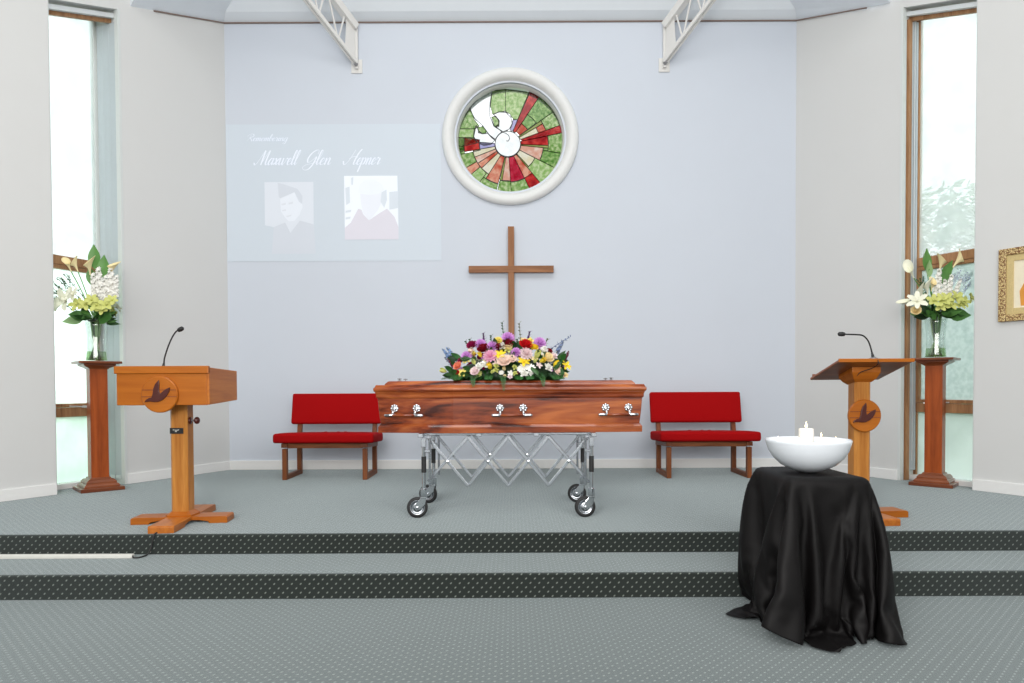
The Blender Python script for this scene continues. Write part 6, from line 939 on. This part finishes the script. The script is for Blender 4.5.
# ============================================================ TROLLEY
t = thing('folding_trolley', 'silver folding scissor trolley on black wheels, under the coffin', 'trolley', (-.035, 5.45, 0))
LY = (-.33, .30)
for yy in LY:
    q = MB(); q.box((0, yy * .55, .619), (1.36, .03, .022)); q.build('bearer_rail', STEEL, t, bevel=.004)
for xx in (-.655, -.22, .22, .65):
    q = MB(); q.box((xx, -.01, .617), (.04, .64 if abs(xx) > .5 else .50, .028)); q.build('cross_member', STEEL, t, bevel=.003)
for yy in LY:
    for sx in (-1, 1):
        lx = sx * .63
        leg = MB(); leg.tube([(lx, yy, .20), (lx, yy, .60)], .015, 14); lo = leg.build('leg', CHROME, t, smooth=False); autosmooth(lo)
        q = MB(); q.tube([(lx, yy, .34), (lx, yy, .46)], .0185, 14); autosmooth(q.build('grip', BLACKRUB, lo))
        q = MB(); q.tube([(lx - sx * .045, yy, .60), (lx - sx * .045, yy, .24)], .009, 8); q.build('lift_rod', STEEL, lo)
        q = MB(); q.box((lx, yy, .565), (.036, .036, .07)); q.box((lx - sx * .02, yy, .50), (.06, .022, .02)); q.build('latch_collar', STEEL, lo, bevel=.003)
        q = MB(); q.tube([(lx, yy, .15), (lx, yy, .16), (lx, yy, .215), (lx, yy, .22)], [.024, .026, .026, .02], 16); autosmooth(q.build('sleeve', CHROME, lo))
        # caster, trailing to the left for both pairs
        c = empty('caster', (lx, yy, 0)); c.parent = t; c.rotation_euler = (0, 0, math.radians(6 if yy < 0 else -14))
        wx = -.05
        q = MB()
        for s in (-.022, .022):
            q.loft([[(.018, s + e, .155), (-.022, s + e, .155), (-.052, s + e, .12), (wx - .024, s + e, .078), (wx - .008, s + e, .055), (wx + .018, s + e, .062), (.008, s + e, .10)] for e in (-.003, .003)])
        q.box((-.004, 0, .152), (.046, .052, .012)); q.build('fork', CHROME, c, bevel=.002)
        q = MB(); q.lathe([(.054, -.013), (.070, -.017), (.078, -.010), (.078, .010), (.070, .017), (.054, .013)], 32, (wx, 0, .078), 'y', cap=False); q.build('tyre', BLACKRUB, c, smooth=True)
        q = MB(); q.lathe([(.055, -.013), (.050, -.014), (.046, -.006), (.026, -.006), (.022, -.014), (.001, -.015)], 28, (wx, 0, .078), 'y', cap=False); q.lathe([(.055, .013), (.050, .014), (.046, .006), (.026, .006), (.022, .014), (.001, .015)], 28, (wx, 0, .078), 'y', cap=False); q.build('wheel_rim', STEEL, c, smooth=True)
        q = MB(); q.lathe([(.001, -.03), (.012, -.028), (.012, .028), (.001, .03)], 12, (wx, 0, .078), 'y', cap=False); q.build('axle', STEEL, c)
for yy in (-.25, .24):
    xs = [-.61 + .3075 * i for i in range(5)]
    for i in range(4):
        zt, zb = .600, .225
        lowL = .262 if i == 0 else zb; lowR = .25 if i == 3 else zb
        q = MB(); q.bar((xs[i], yy - .012, zt), (xs[i + 1], yy - .012, lowR), .022, .012, (0, 1, 0)); q.build('scissor_bar', STEEL, t, bevel=.002)
        q = MB(); q.bar((xs[i], yy + .012, lowL), (xs[i + 1], yy + .012, zt), .022, .012, (0, 1, 0)); q.build('scissor_bar', STEEL, t, bevel=.002)
        q = MB(); q.lathe([(.001, -.024), (.011, -.022), (.011, .022), (.001, .024)], 10, ((xs[i] + xs[i + 1]) / 2, yy, (zt + zb) / 2), 'y', cap=False); q.build('pivot', CHROME, t)

# ============================================================ DRAPED TABLE WITH BOWL AND CANDLES
TX, TY, TZ0 = 1.60, 3.68, FZ
co = []
for A in (CLOTH_X, CLOTH_Y, CLOTH_Z):      # draped grid of 65 x 65 points, millimetre steps from neighbour to neighbour
    a = []
    for k, q in enumerate(A): a.append(q + (a[k - 1] if k % 65 else (a[k - 65] if k else 0)))
    co.append([x / 1000 for x in a])
me = bpy.data.meshes.new('draped_cloth'); me.from_pydata(list(zip(*co)), [], [(r * 65 + c, r * 65 + c + 1, r * 65 + c + 66, r * 65 + c + 65) for r in range(64) for c in range(64)])
me.polygons.foreach_set('use_smooth', [True] * len(me.polygons)); me.materials.append(plain('black_cloth', (0.0030, 0.0024, 0.0026), 0.6, var=0.2, scale=300, spec=.2))
cl = put('draped_cloth', me, None, (TX, TY, TZ0)); md = cl.modifiers.new('thickness', 'SOLIDIFY'); md.thickness = .004; md.offset = 1; md = cl.modifiers.new('smooth', 'SUBSURF'); md.levels = 1; md.render_levels = 1
tag(cl, 'black cloth draped to the floor over a small table, under the white bowl', 'cloth')
TOP = FZ + max(co[2]) + .004
PORC = plain('white_porcelain', (0.79, 0.83, 0.88), 0.15, coat=.4, var=.01)
BX, BYY = 1.588, 3.66
prof = [(.001, 0), (.055, 0), (.062, .003), (.10, .012), (.15, .036), (.19, .070), (.217, .110), (.231, .152), (.233, .163), (.230, .168), (.225, .163), (.221, .150), (.208, .112), (.182, .076), (.143, .044), (.09, .022), (.001, .016)]
b = MB(); b.lathe(prof, 56, cap=False); b.v = [(x * .925, y * .925, z * 1.03) for x, y, z in b.v]; tag(b.build('white_bowl', PORC, smooth=True, loc=(BX, BYY, TOP)), 'large white porcelain bowl holding candles, on the black cloth', 'bowl')
SAND = plain('white_sand', (.56, .52, .51), .9, var=.1, scale=200, bump=.3)
b = MB(); b.lathe([(.001, .028), (.143, .046), (.182, .078), (.2035, .108), (.2065, .116), (.15, .122), (.001, .124)], 48, cap=False); b.v = [(x * .92, y * .92, z * 1.03) for x, y, z in b.v]; o = b.build('white_sand', SAND, smooth=True, loc=(BX, BYY, TOP)); tag(o, 'white sand filling the bowl around the candles', 'sand'); stuff(o)
WAX = plain('white_wax', (.85, .82, .76), .45, var=.02); WAX.node_tree.nodes['Principled BSDF'].inputs['Subsurface Weight'].default_value = .3; WAX.node_tree.nodes['Principled BSDF'].inputs['Subsurface Radius'].default_value = (.02, .015, .01)
FLAME = emis('candle_flame', (1, .8, .4, 1), (1, .78, .42, 1), 5)
def candle(name, label, dx, dy, r, h, z, group=None):
    t = thing(name, label, 'candle', (BX + dx, BYY + dy, TOP + z), 0, group)
    q = MB(); q.lathe([(.001, 0), (r, 0), (r, h - .004), (r - .004, h), (r * .75, h - .001), (r * .6, h - .006), (.001, h - .008)], 28, cap=False); q.build('wax', WAX, t, smooth=False); autosmooth(t.children[0], 50)
    q = MB(); q.tube([(0, 0, h - .01), (.001, 0, h + .006)], .0014, 6); q.build('wick', BLACKRUB, t)
    s = max(.7, r / .035)
    q = MB(); q.lathe([(.001, h + .002), (.0045 * s, h + .007), (.0055 * s, h + .013), (.003 * s, h + .024 * s), (.0005, h + .034 * s)], 10, cap=False); q.build('flame', FLAME, t, smooth=True)
    return t
candle('pillar_candle', 'thick white pillar candle standing in the middle of the bowl', -.01, .0, .038, .108, .122)
G = 'small candles around the pillar candle'
candle('tealight_candle', 'small lit candle nearest the left rim of the bowl', -.148, .03, .019, .036, .126, G)
candle('tealight_candle', 'small lit candle close left of the thick pillar candle, towards the front', -.075, -.07, .019, .036, .126, G)
candle('tealight_candle', 'tall thin lit candle just right of the thick pillar candle', .085, .03, .014, .058, .124, G)
candle('tealight_candle', 'small lit candle nearest the right rim of the bowl', .145, -.01, .017, .036, .126, G)

# ============================================================ FRAMED PICTURE ON THE RIGHT WALL
dR = (R_R - S_R).normalized(); nR = Vector((-dR.y, dR.x)); nR = -nR if nR.x > 0 else nR
FRM = bpy.data.materials.new('patterned_gilt'); FRM.use_nodes = True; nt = FRM.node_tree; p = nt.nodes['Principled BSDF']
tc = nt.nodes.new('ShaderNodeTexCoord'); ck = nt.nodes.new('ShaderNodeTexVoronoi'); ck.inputs['Scale'].default_value = 95; rp = nt.nodes.new('ShaderNodeValToRGB'); rp.color_ramp.elements[0].position = .35; rp.color_ramp.elements[0].color = lin(222, 198, 140); rp.color_ramp.elements[1].position = .62; rp.color_ramp.elements[1].color = lin(120, 80, 42)
nt.links.new(tc.outputs['Object'], ck.inputs['Vector']); nt.links.new(ck.outputs['Distance'], rp.inputs[0]); nt.links.new(rp.outputs[0], p.inputs['Base Color']); p.inputs['Roughness'].default_value = .4
SLIP = plain('pale_gilt_slip', lin(206, 184, 128), .45, var=.25, scale=120)
pf = Vector((4.5, 6.0)); tt = .205; pc = S_R + dR * tt
ang = math.atan2(dR.y, dR.x)
t = thing('framed_icon', 'picture in a patterned gold frame on the right wall, cut by the picture edge', 'picture', (pc.x, pc.y, 1.54), ang)
# local x runs along the wall towards the camera, local -y... faces the room
sgn = 1 if (Matrix.Rotation(ang, 2) @ Vector((0, 1))).dot(nR) > 0 else -1
FW, FH, fw_ = .54, .645, .060
for nm, a, c in (('frame_side', (fw_ / 2, FH / 2), (fw_, FH)), ('frame_side', (FW - fw_ / 2, FH / 2), (fw_, FH)), ('frame_rail', (FW / 2, fw_ / 2), (FW - 2 * fw_, fw_)), ('frame_rail', (FW / 2, FH - fw_ / 2), (FW - 2 * fw_, fw_))):
    q = MB(); q.box((a[0], sgn * .018, a[1]), (c[0], .032, c[1])); q.build(nm, FRM, t, bevel=.006)
i0 = fw_ + .055
for nm, a, c in (('slip', ((fw_ + i0) / 2, FH / 2), (i0 - fw_, FH - 2 * fw_)), ('slip', (FW - (fw_ + i0) / 2, FH / 2), (i0 - fw_, FH - 2 * fw_)), ('slip', (FW / 2, (fw_ + i0) / 2), (FW - 2 * i0, i0 - fw_)), ('slip', (FW / 2, FH - (fw_ + i0) / 2), (FW - 2 * i0, i0 - fw_))):
    q = MB(); q.box((a[0], sgn * .012, a[1]), (c[0], .018, c[1])); so = q.build(nm, SLIP, t, bevel=.002)
q = MB(); q.box((FW / 2, sgn * .006, FH / 2), (FW - 2 * i0 + .004, .010, FH - 2 * i0 + .004)); q.build('picture', plain('picture_cream', lin(236, 226, 200), .6), t)
q = MB(); q.prism([(.17, .13), (.35, .13), (.36, .26), (.31, .36), (.28, .40), (.24, .40), (.21, .36), (.16, .26)], sgn * .0112, sgn * .0118); q.build('painted_figure', plain('picture_orange', lin(222, 150, 60), .6, var=.2, scale=20), t)
q = MB(); q.lathe([(.001, 0), (.04, 0)], 20, (.26, -sgn * .0125, .43), 'y', cap=False); q.build('painted_halo', plain('picture_gold', lin(232, 196, 110), .5), t)

# ============================================================ FLOWERS
def fm(name, rgb, var=.12): return plain('petal_' + name, lin(*rgb), .6, var=var, scale=40, spec=.3)
PC = {'pink': fm('pink', (245, 190, 216)), 'lilac': fm('lilac', (210, 152, 216)), 'magenta': fm('magenta', (140, 12, 70)), 'crimson': fm('crimson', (124, 8, 30)), 'red': fm('red', (196, 18, 26)), 'blush': fm('blush', (240, 220, 222)), 'peach': fm('peach', (252, 226, 214)),
      'cream': fm('cream', (244, 226, 176)), 'yellow': fm('yellow', (238, 208, 50)), 'paleyellow': fm('pale_yellow', (240, 224, 120)), 'lime': fm('lime', (204, 208, 122)), 'white': fm('white', (244, 242, 236)), 'salmon': fm('salmon', (232, 140, 110)), 'blue': fm('blue', (118, 146, 190)),
      'greyblue': fm('grey_blue', (110, 126, 160)), 'burgundy': fm('burgundy', (110, 30, 60)), 'purple': fm('purple', (96, 60, 110)), 'ivory': fm('ivory', (240, 240, 220)), 'paleblue': fm('pale_blue', (206, 214, 230))}
GR = {'green': plain('leaf_green', lin(44, 84, 36), .5, var=.3, scale=12), 'broadgreen': plain('leaf_broad_green', lin(72, 120, 56), .5, var=.25, scale=12), 'midgreen': plain('leaf_mid_green', lin(96, 146, 74), .5, var=.2, scale=12), 'palegreen': plain('leaf_pale_green', lin(150, 184, 130), .5, var=.2, scale=12), 'darkgreen': plain('leaf_dark_green', lin(30, 58, 30), .45, var=.3, scale=12), 'olive': plain('stem_olive', lin(104, 110, 76), .6, var=.2), 'fern': plain('fern_green', lin(36, 88, 32), .5, var=.3, scale=12)}
def petal(mb, az, elev, L_, w, curl, r0=0.0, z0=0.0):
    # petal pointing outward at azimuth az, elevation elev (0 = flat), curling up by curl
    ca, sa = math.cos(az), math.sin(az); rows = []
    p = Vector((r0, 0, z0)); a = elev
    for i, ww in enumerate((.35, .95, 1.0, .45)):
        rows.append([p + Vector((0, s * w * ww * .5, abs(s) * .10 * w)) for s in (-1, 0, 1)])
        p = p + Vector((math.cos(a), 0, math.sin(a))) * L_ / 3; a += curl
    k = len(mb.v)
    for r in rows: mb.v += [(q.x * ca - q.y * sa, q.x * sa + q.y * ca, q.z) for q in r]
    for i in range(3):
        for j in range(2): mb.f.append((k + 3 * i + j, k + 3 * i + j + 1, k + 3 * i + j + 4, k + 3 * i + j + 3))
FC = {}
def fmesh(kind):
    if kind in FC: return FC[kind]
    mb = MB(); rnd = random.Random(len(kind) * 7 + 3)
    if kind == 'rose':
        for n_, r0, el, L_, w in ((6, .12, .15, .95, .95), (6, .10, .65, .90, .85), (5, .06, 1.05, .85, .7), (4, .03, 1.4, .8, .5)):
            for i in range(n_): petal(mb, 2 * PI * i / n_ + r0 * 9, el, L_, w, .34, r0)
    elif kind == 'mum':
        for n_, el, L_, w in ((12, -.25, 1.0, .42), (12, .2, .98, .42), (10, .6, .95, .40), (8, 1.0, .9, .38), (5, 1.35, .85, .34)):
            for i in range(n_): petal(mb, 2 * PI * (i + el) / n_, el, L_, w, .16, .05)
    elif kind == 'carnation':
        for i in range(26):
            petal(mb, rnd.uniform(0, 2 * PI), rnd.uniform(0, 1.4), rnd.uniform(.75, 1.05), .55, rnd.uniform(-.2, .35), .05)
    elif kind in ('lily', 'cym'):
        n_ = 6 if kind == 'lily' else 5
        for i in range(n_): petal(mb, 2 * PI * i / n_, .75 if i % 2 else .55, 1.2, .55 if kind == 'lily' else .7, -.32, .04)
        mb.sphere((0, 0, .3), .16, 6, 4, (1, 1, 1.8))
    elif kind == 'daisy':
        for i in range(11): petal(mb, 2 * PI * i / 11, .2, 1.0, .42, -.05, .12)
        mb.sphere((0, 0, .1), .26, 8, 5, (1, 1, .6))
    elif kind == 'bud':
        for i in range(5): petal(mb, 2 * PI * i / 5, 1.1, 1.5, .62, .28, .12, -.4)
        mb.sphere((0, 0, .25), .3, 7, 5, (1, 1, 2.2))
    elif kind == 'calla':
        rings = []
        for i in range(7):
            u = i / 6; r = .07 + .42 * u ** 2.2; rings.append([(r * math.cos(a) * (1 + .2 * u), r * math.sin(a), -.9 + 1.5 * u + .55 * u * u * math.cos(a)) for a in [2 * PI * j / 12 for j in range(12)]])
        mb.loft(rings, cap=False); mb.tube([(0, 0, -.6), (.05, 0, .5)], .05, 6)
    elif kind == 'floret':
        for i in range(5): petal(mb, 2 * PI * i / 5, .35, 1, .7, -.1, .05)
    me = mb.mesh('flower_' + kind, True); FC[kind] = me; return me
NAMES = {'mum': 'chrysanthemum', 'rose': 'rose', 'carnation': 'carnation', 'lily': 'lily', 'cym': 'orchid', 'daisy': 'daisy', 'bud': 'tulip', 'calla': 'calla_lily'}
def orient(d, spin=0.0):
    return Vector(d).to_track_quat('Z', 'Y').to_matrix().to_4x4() @ Matrix.Rotation(spin, 4, 'Z')
def flower(kind, col, loc, d, r, parent):
    me = fmesh(kind)
    if not me.materials: me.materials.append(PC[col])
    o = put(NAMES[kind], me, parent); o.material_slots[0].link = 'OBJECT'; o.material_slots[0].material = PC[col]
    o.matrix_local = Matrix.Translation(loc) @ orient(d, random.uniform(0, 6)) @ Matrix.Scale(r, 4); return o
def spike(name, mat, parent, a, b_, r, n_=26, k=1.0, tip=.4, stem=None):
    a, b_ = Vector(a), Vector(b_); mb = MB(); ax = (b_ - a); base = fmesh('floret')
    for i in range(n_):
        u = (i + .5) / n_; s = r * (1 - (1 - tip) * u); an = i * 2.4
        o1 = ax.orthogonal().normalized(); o2 = ax.normalized().cross(o1); d = (o1 * math.cos(an) + o2 * math.sin(an) + ax.normalized() * .35).normalized()
        M = Matrix.Translation(a + ax * u + d * s * .45 * k) @ orient(d, an) @ Matrix.Scale(s * .75, 4)
        mb.add([M @ v.co for v in base.vertices], [tuple(p.vertices) for p in base.polygons])
    o = mb.build(name, mat, parent, smooth=True)
    st = MB(); st.tube([a - ax * .3, b_], [.004, .002], 5); st.build('stem', stem or GR['olive'], o if parent is not None else None)
    return o
def sprig(parent, a, b_, mat, n_=14, leafl=.022, berry=None):
    a, b_ = Vector(a), Vector(b_); mb = MB(); ax = b_ - a; bend = ax.orthogonal().normalized() * ax.length * .06
    P = [a, a + ax * .5 + bend, b_]; P = [Vector(p) for p in catmull([tuple(p) for p in P], 5)]; mb.tube(P, [.0028] * (len(P) - 1) + [.001], 5)
    for i in range(n_):
        u = .25 + .75 * (i + 1) / n_; p = P[min(len(P) - 1, int(u * (len(P) - 1)))] ; an = i * 2.2
        o1 = ax.orthogonal().normalized(); o2 = ax.normalized().cross(o1); d = (o1 * math.cos(an) + o2 * math.sin(an)) * .8 + ax.normalized() * .7; d.normalize()
        w = d.cross(ax.normalized()).normalized() * leafl * .3; mb.add([p, p + d * leafl * .55 + w, p + d * leafl, p + d * leafl * .55 - w], [(0, 1, 2, 3)])
    return mb.build('sprig', mat, parent)
def leaf(parent, base, tip, width, mat, droop=.1, side=None, name='leaf', fold=.18):
    base, tip = Vector(base), Vector(tip); ax = tip - base; s = Vector(side) if side else ax.cross(Vector((0, -1, .4)))
    s.normalize(); nrm = s.cross(ax).normalized(); mb = MB(); rows = []
    for i, ww in enumerate((.08, .62, .95, 1.0, .8, .42, .02)):
        u = i / 6; c = base + ax * u + nrm * (-droop * ax.length * math.sin(PI * u) * 1.0)
        rows.append([c + s * (q * width * ww * .5) + nrm * (abs(q) * width * fold * ww) for q in (-1, -.5, 0, .5, 1)])
    k = len(mb.v)
    for r in rows: mb.v += [tuple(p) for p in r]
    for i in range(6):
        for j in range(4): mb.f.append((k + 5 * i + j, k + 5 * i + j + 1, k + 5 * i + j + 6, k + 5 * i + j + 5))
    return mb.build(name, mat, parent, smooth=True)
def fern(parent, pts, width):
    P = [Vector(p) for p in catmull(pts, 8)]; mb = MB(); mb.tube(P, .002, 5)
    n_ = len(P)
    for i in range(1, n_):
        t_ = (P[min(i + 1, n_ - 1)] - P[i - 1]).normalized(); s = t_.cross(Vector((0, -.55, .83))).normalized(); L_ = width * (1 - (i / n_) ** 1.6) + .006
        for q in (-1, 1):
            for h in (0, .5):
                p = P[i] - (P[i] - P[i - 1]) * h; d = (s * q + t_ * .45).normalized(); w = t_ * L_ * .11
                mb.add([p - w * .4, p + d * L_ * .5 - w, p + d * L_, p + d * L_ * .5 + w], [(0, 1, 2, 3)])
    return mb.build('fern_frond', GR['fern'], parent)
SX, SY, SZ = -.02, 5.41, CO[2] + .397
sp = thing('flower_spray', 'low mixed flower spray in pinks, reds, purples and yellow on the coffin lid', 'flowers', (SX, SY, SZ))
def mound(x, z):
    q = 1 - (x / .60) ** 2 - (max(z, 0) / .37) ** 2
    return -.19 * math.sqrt(max(q, .03))
mb = MB(); mb.loft([[(.40 * math.cos(a) * k, .13 * math.sin(a) * k, z) for a in [2 * PI * j / 24 for j in range(24)]] for z, k in ((.0, 1), (.05, 1.02), (.12, .85), (.17, .5))]); mb.build('foam_base', GR['darkgreen'], sp, smooth=True)
rnd = random.Random(11)
def wild():
    x = rnd.uniform(-.44, .40); z = rnd.uniform(.0, .27) * (1 - (abs(x) / .62) ** 2); y = mound(x, z) * rnd.uniform(.55, .95); return x, y, z
for i in range(110):
    x, y, z = wild(); sg = 1 if i % 3 else -1
    y *= sg; d = Vector((x * 1.5 + rnd.uniform(-.4, .4), y * 4 + rnd.uniform(-.3, .3), .3 + rnd.uniform(-.7, .6))).normalized()
    b_ = Vector((x, y * .9, z + .01)); ln = rnd.uniform(.06, .11); tip = b_ + d * ln
    if tip.z < .005: tip.z = .005 + rnd.uniform(0, .02)
    leaf(sp, b_, tip, rnd.uniform(.03, .055), GR[rnd.choice(('green', 'darkgreen', 'fern', 'green'))], .12)
for x0_, x1_, ye, zt in ((-.25, -.27, -.345, -.045), (-.06, -.045, -.345, -.075), (.22, .25, -.345, -.045), (-.36, -.40, -.28, .006), (.33, .36, -.28, .006), (-.15, -.16, -.26, .008), (.06, .08, -.27, .006), (.15, .16, -.26, .008)):
    fern(sp, [(x0_, -.10, .06), ((x0_ + x1_) / 2, -.20, .035), (x1_, ye + .03, .012), (x1_ + .005, ye, zt)], .042)
for x0_, x1_, y1_ in ((-.30, -.53, -.05), (.30, .43, -.06), (-.3, -.46, -.16), (.3, .41, -.16), (-.3, -.46, .12), (.3, .42, .12)):
    fern(sp, [(x0_, y1_ * .5, .05), ((x0_ + x1_) / 2, y1_, .04), (x1_, y1_ * 1.3, .014)], .055)
for x, z, wx, dx, dz in ((-.345, .165, .04, .07, .0), (-.41, .05, .06, -.03, .02), (.19, .08, .05, .04, -.05), (.39, .05, .08, .04, .0), (.36, .10, .06, .05, .03), (-.34, .045, .07, -.02, .02)):
    leaf(sp, (x - dx * .5, mound(x, z) - .02, z - dz * .5), (x + dx * .8, mound(x, z) - .055, z + dz + .005), wx, GR['green'], .1, side=(dz + .01, -.1, .9) if abs(dx) > abs(dz) else (1, .2, 0))
for kind, col, x, z, r in SPRAY:
    z = max(z, r * .7) if kind not in ('carnation', 'rose') else z
    y = mound(x, z); d = Vector((x * 1.1, -.62, .35 + z * 1.2)).normalized()
    if kind == 'spike':
        tilt = Vector((x * 1.2, -.1, .75)).normalized(); spike('delphinium', PC[col], sp, (x, y * .7, z - r * .7), Vector((x, y * .7, z - r * .7)) + tilt * r * 1.9, r * .42, 20)
    else:
        if kind == 'bud': d = Vector((x * 1.6, -.5, .5 + rnd.uniform(-.3, .4))).normalized()
        r *= {'bud': .95, 'lily': 1.05, 'carnation': 1.25}.get(kind, 1.12)
        flower(kind, col, (x, y - .012, max(z, .012) if kind != 'carnation' or z > 0 else z + .03), d, r, sp)
for i in range(46):     # small filler blooms on the near side
    x = rnd.uniform(-.43, .40); z = rnd.uniform(.04, .29) * (1 - (abs(x) / .58) ** 2); y = mound(x, z)
    flower(('carnation', 'cym', 'bud', 'daisy', 'rose')[i % 5], ('white', 'paleyellow', 'lime', 'blush', 'burgundy', 'cream', 'lilac', 'yellow', 'white', 'magenta', 'peach')[i % 11], (x, y + .01, z), Vector((x * 1.3, -.6, .4)).normalized(), rnd.uniform(.018, .030), sp)
cols = ['pink', 'lilac', 'crimson', 'white', 'yellow', 'peach', 'cream', 'lime', 'magenta', 'white', 'blush', 'yellow']
for i in range(46):     # the far side of the mound
    x = rnd.uniform(-.45, .42); z = rnd.uniform(.04, .26) * (1 - (abs(x) / .6) ** 2); y = -mound(x, z) * rnd.uniform(.35, 1)
    flower(rnd.choice(('mum', 'rose', 'carnation', 'lily', 'bud')), cols[i % len(cols)], (x, y, z), Vector((x, .6, .5)).normalized(), rnd.uniform(.03, .045), sp)
SPM = {'purple': PC['purple'], 'green': GR['green'], 'olive': GR['olive'], 'greyblue': PC['greyblue'], 'paleblue': PC['paleblue']}
for _, col, x, z, ln, lean in SPRIGS:
    d = Vector((math.sin(lean), -.05, math.cos(lean))); tip = Vector((x, -.02, z)); sprig(sp, tip - d * max(ln, .09) * 1.6, tip, SPM[col], 18, .026)
    if col == 'purple': spike('salvia', PC['purple'], sp, tip - d * .07, tip + d * .005, .014, 14)

def bouquet(items, loc, label, vlabel, seed):
    rnd = random.Random(seed); fl_z = .0
    v = thing('glass_vase', vlabel, 'vase', loc, 0, 'clear glass vases on the plinths')
    GL = VASEG
    q = MB(); q.lathe([(.092, 0), (.094, .004), (.086, .06), (.080, .14), (.082, .24), (.092, .34), (.099, .385), (.096, .385), (.089, .34), (.079, .24), (.077, .14), (.083, .06), (.088, .012), (.001, .010)], 36, cap=False); q.build('glass_body', GL, v, smooth=True)
    q = MB(); q.lathe([(.001, .011), (.086, .013), (.0825, .06), (.0795, .095), (.001, .096)], 32, cap=False); q.build('water', VWATER, v, smooth=True)
    t = thing('flower_bouquet', label, 'flowers', (loc[0], loc[1], loc[2] + .014), 0, 'white and green bouquets on the plinths')
    NK = Vector((0, 0, .36))
    for i in range(24):
        a = rnd.uniform(0, 6.28); r = rnd.uniform(.01, .068); q = MB(); a2 = a + rnd.uniform(2.4, 3.8)
        q.tube([(r * math.cos(a), r * math.sin(a), .002), (.03 * math.cos(a2), .03 * math.sin(a2), .24), (.045 * math.cos(a2), .045 * math.sin(a2), .40)], .007, 6); q.build('stem', GR[rnd.choice(('midgreen', 'palegreen', 'green'))], t, smooth=True)
    for i in range(34):
        a = rnd.uniform(0, 6.28); el = rnd.uniform(-.2, 1.0); r = rnd.uniform(.12, .20); b_ = Vector((.04 * math.cos(a), .04 * math.sin(a), .40)); d = Vector((math.cos(a) * math.cos(el), math.sin(a) * math.cos(el), math.sin(el)))
        leaf(t, b_, b_ + d * r, rnd.uniform(.04, .07), GR[rnd.choice(('green', 'darkgreen', 'midgreen', 'green'))], .15)
    for it in items:
        kind, col, x, z, s = it[:5]; lean = it[5] if len(it) > 5 else 0; z -= .014
        y = -.11 - .05 * math.cos(x * 5) if kind in ('cym', 'lily', 'rose') else (-.06 if kind in ('stock', 'calla') else -.02)
        if kind == 'broad':
            leaf(t, (x * .35, -.07, .42), (x * 1.0 + math.sin(lean) * .07, -.17, z - .01), s * 1.35, GR['broadgreen' if col == 'green' else col], .14, fold=.10)
        elif kind == 'leaf':
            c = Vector((x, y + .02, z)); d = Vector((math.sin(lean), -.03, math.cos(lean))); leaf(t, c - d * s * 1.0, c + d * s * .62, s * .75, GR[col], .05, side=(1, .25, -math.sin(lean)), fold=.12)
            q = MB(); q.tube([c - d * s * 1.15, NK * .5 + Vector((x, y, z)) * .3, NK], .004, 5); q.build('stem', GR['midgreen'], t)
        elif kind == 'stock':
            d = Vector((math.sin(lean), -.12, math.cos(lean))); c = Vector((x, y, z)); spike('white_stock', PC[col], t, c - d * s * 1.1, c + d * s * .7, s * .34, 30, 1.0, .45)
        elif kind == 'sprig':
            d = Vector((math.sin(lean), -.05, math.cos(lean))); c = Vector((x, y - .03, z)); sprig(t, NK, c + d * s * .25, SPM[col], 22, .028)
            sprig(t, c - d * s * .7, c + Vector((.03, 0, .02)), SPM[col], 14, .026); sprig(t, c - d * s * .7, c + Vector((-.035, -.02, -.01)), SPM[col], 14, .026)
        else:
            if kind == 'calla':
                d = Vector((math.sin(lean) * 1.0, -.25, math.cos(lean))).normalized(); s *= 1.15
                P = catmull([tuple(NK), tuple((Vector((x, y, z)) - d * s) * .55 + NK * .45 + Vector((0, 0, .02))), tuple(Vector((x, y, z)) - d * s * .9)], 5); q = MB(); q.tube(P, .005, 6); q.build('stem', GR['midgreen'], t, smooth=True)
            else: d = Vector((x * 1.6, -.8, .35)).normalized()
            flower(kind, col, (x, y, z), d, s * (.95 if kind == 'cym' else 1.0), t)
    # fuller back of the bouquet
    for i in range(10):
        a = rnd.uniform(.3, 2.8); x, y, z = .2 * math.cos(a), .12 * math.sin(a), rnd.uniform(.45, .62); flower('cym' if i % 2 else 'lily', 'lime' if i % 2 else 'ivory', (x, y, z), Vector((x, y + .1, .15)).normalized(), .05, t)
VASEG = glass('vase_glass', (.96, .98, .97, 1), .0, .03, gloss=.13)
VWATER = glass('vase_water', (.62, .80, .50, 1), .15, .03, gloss=.04, col2=(.74, .88, .62, 1), nscale=18)
bouquet(LEFT_BOUQUET, (-4.01, 6.60, 1.24), 'white lilies, stocks and green orchids in the vase by the left window', 'clear glass vase of flowers on the left plinth', 3)
bouquet(RIGHT_BOUQUET, (4.13, 6.66, 1.24), 'white calla lilies and green orchids in the vase by the right window', 'clear glass vase of flowers on the right plinth', 5)
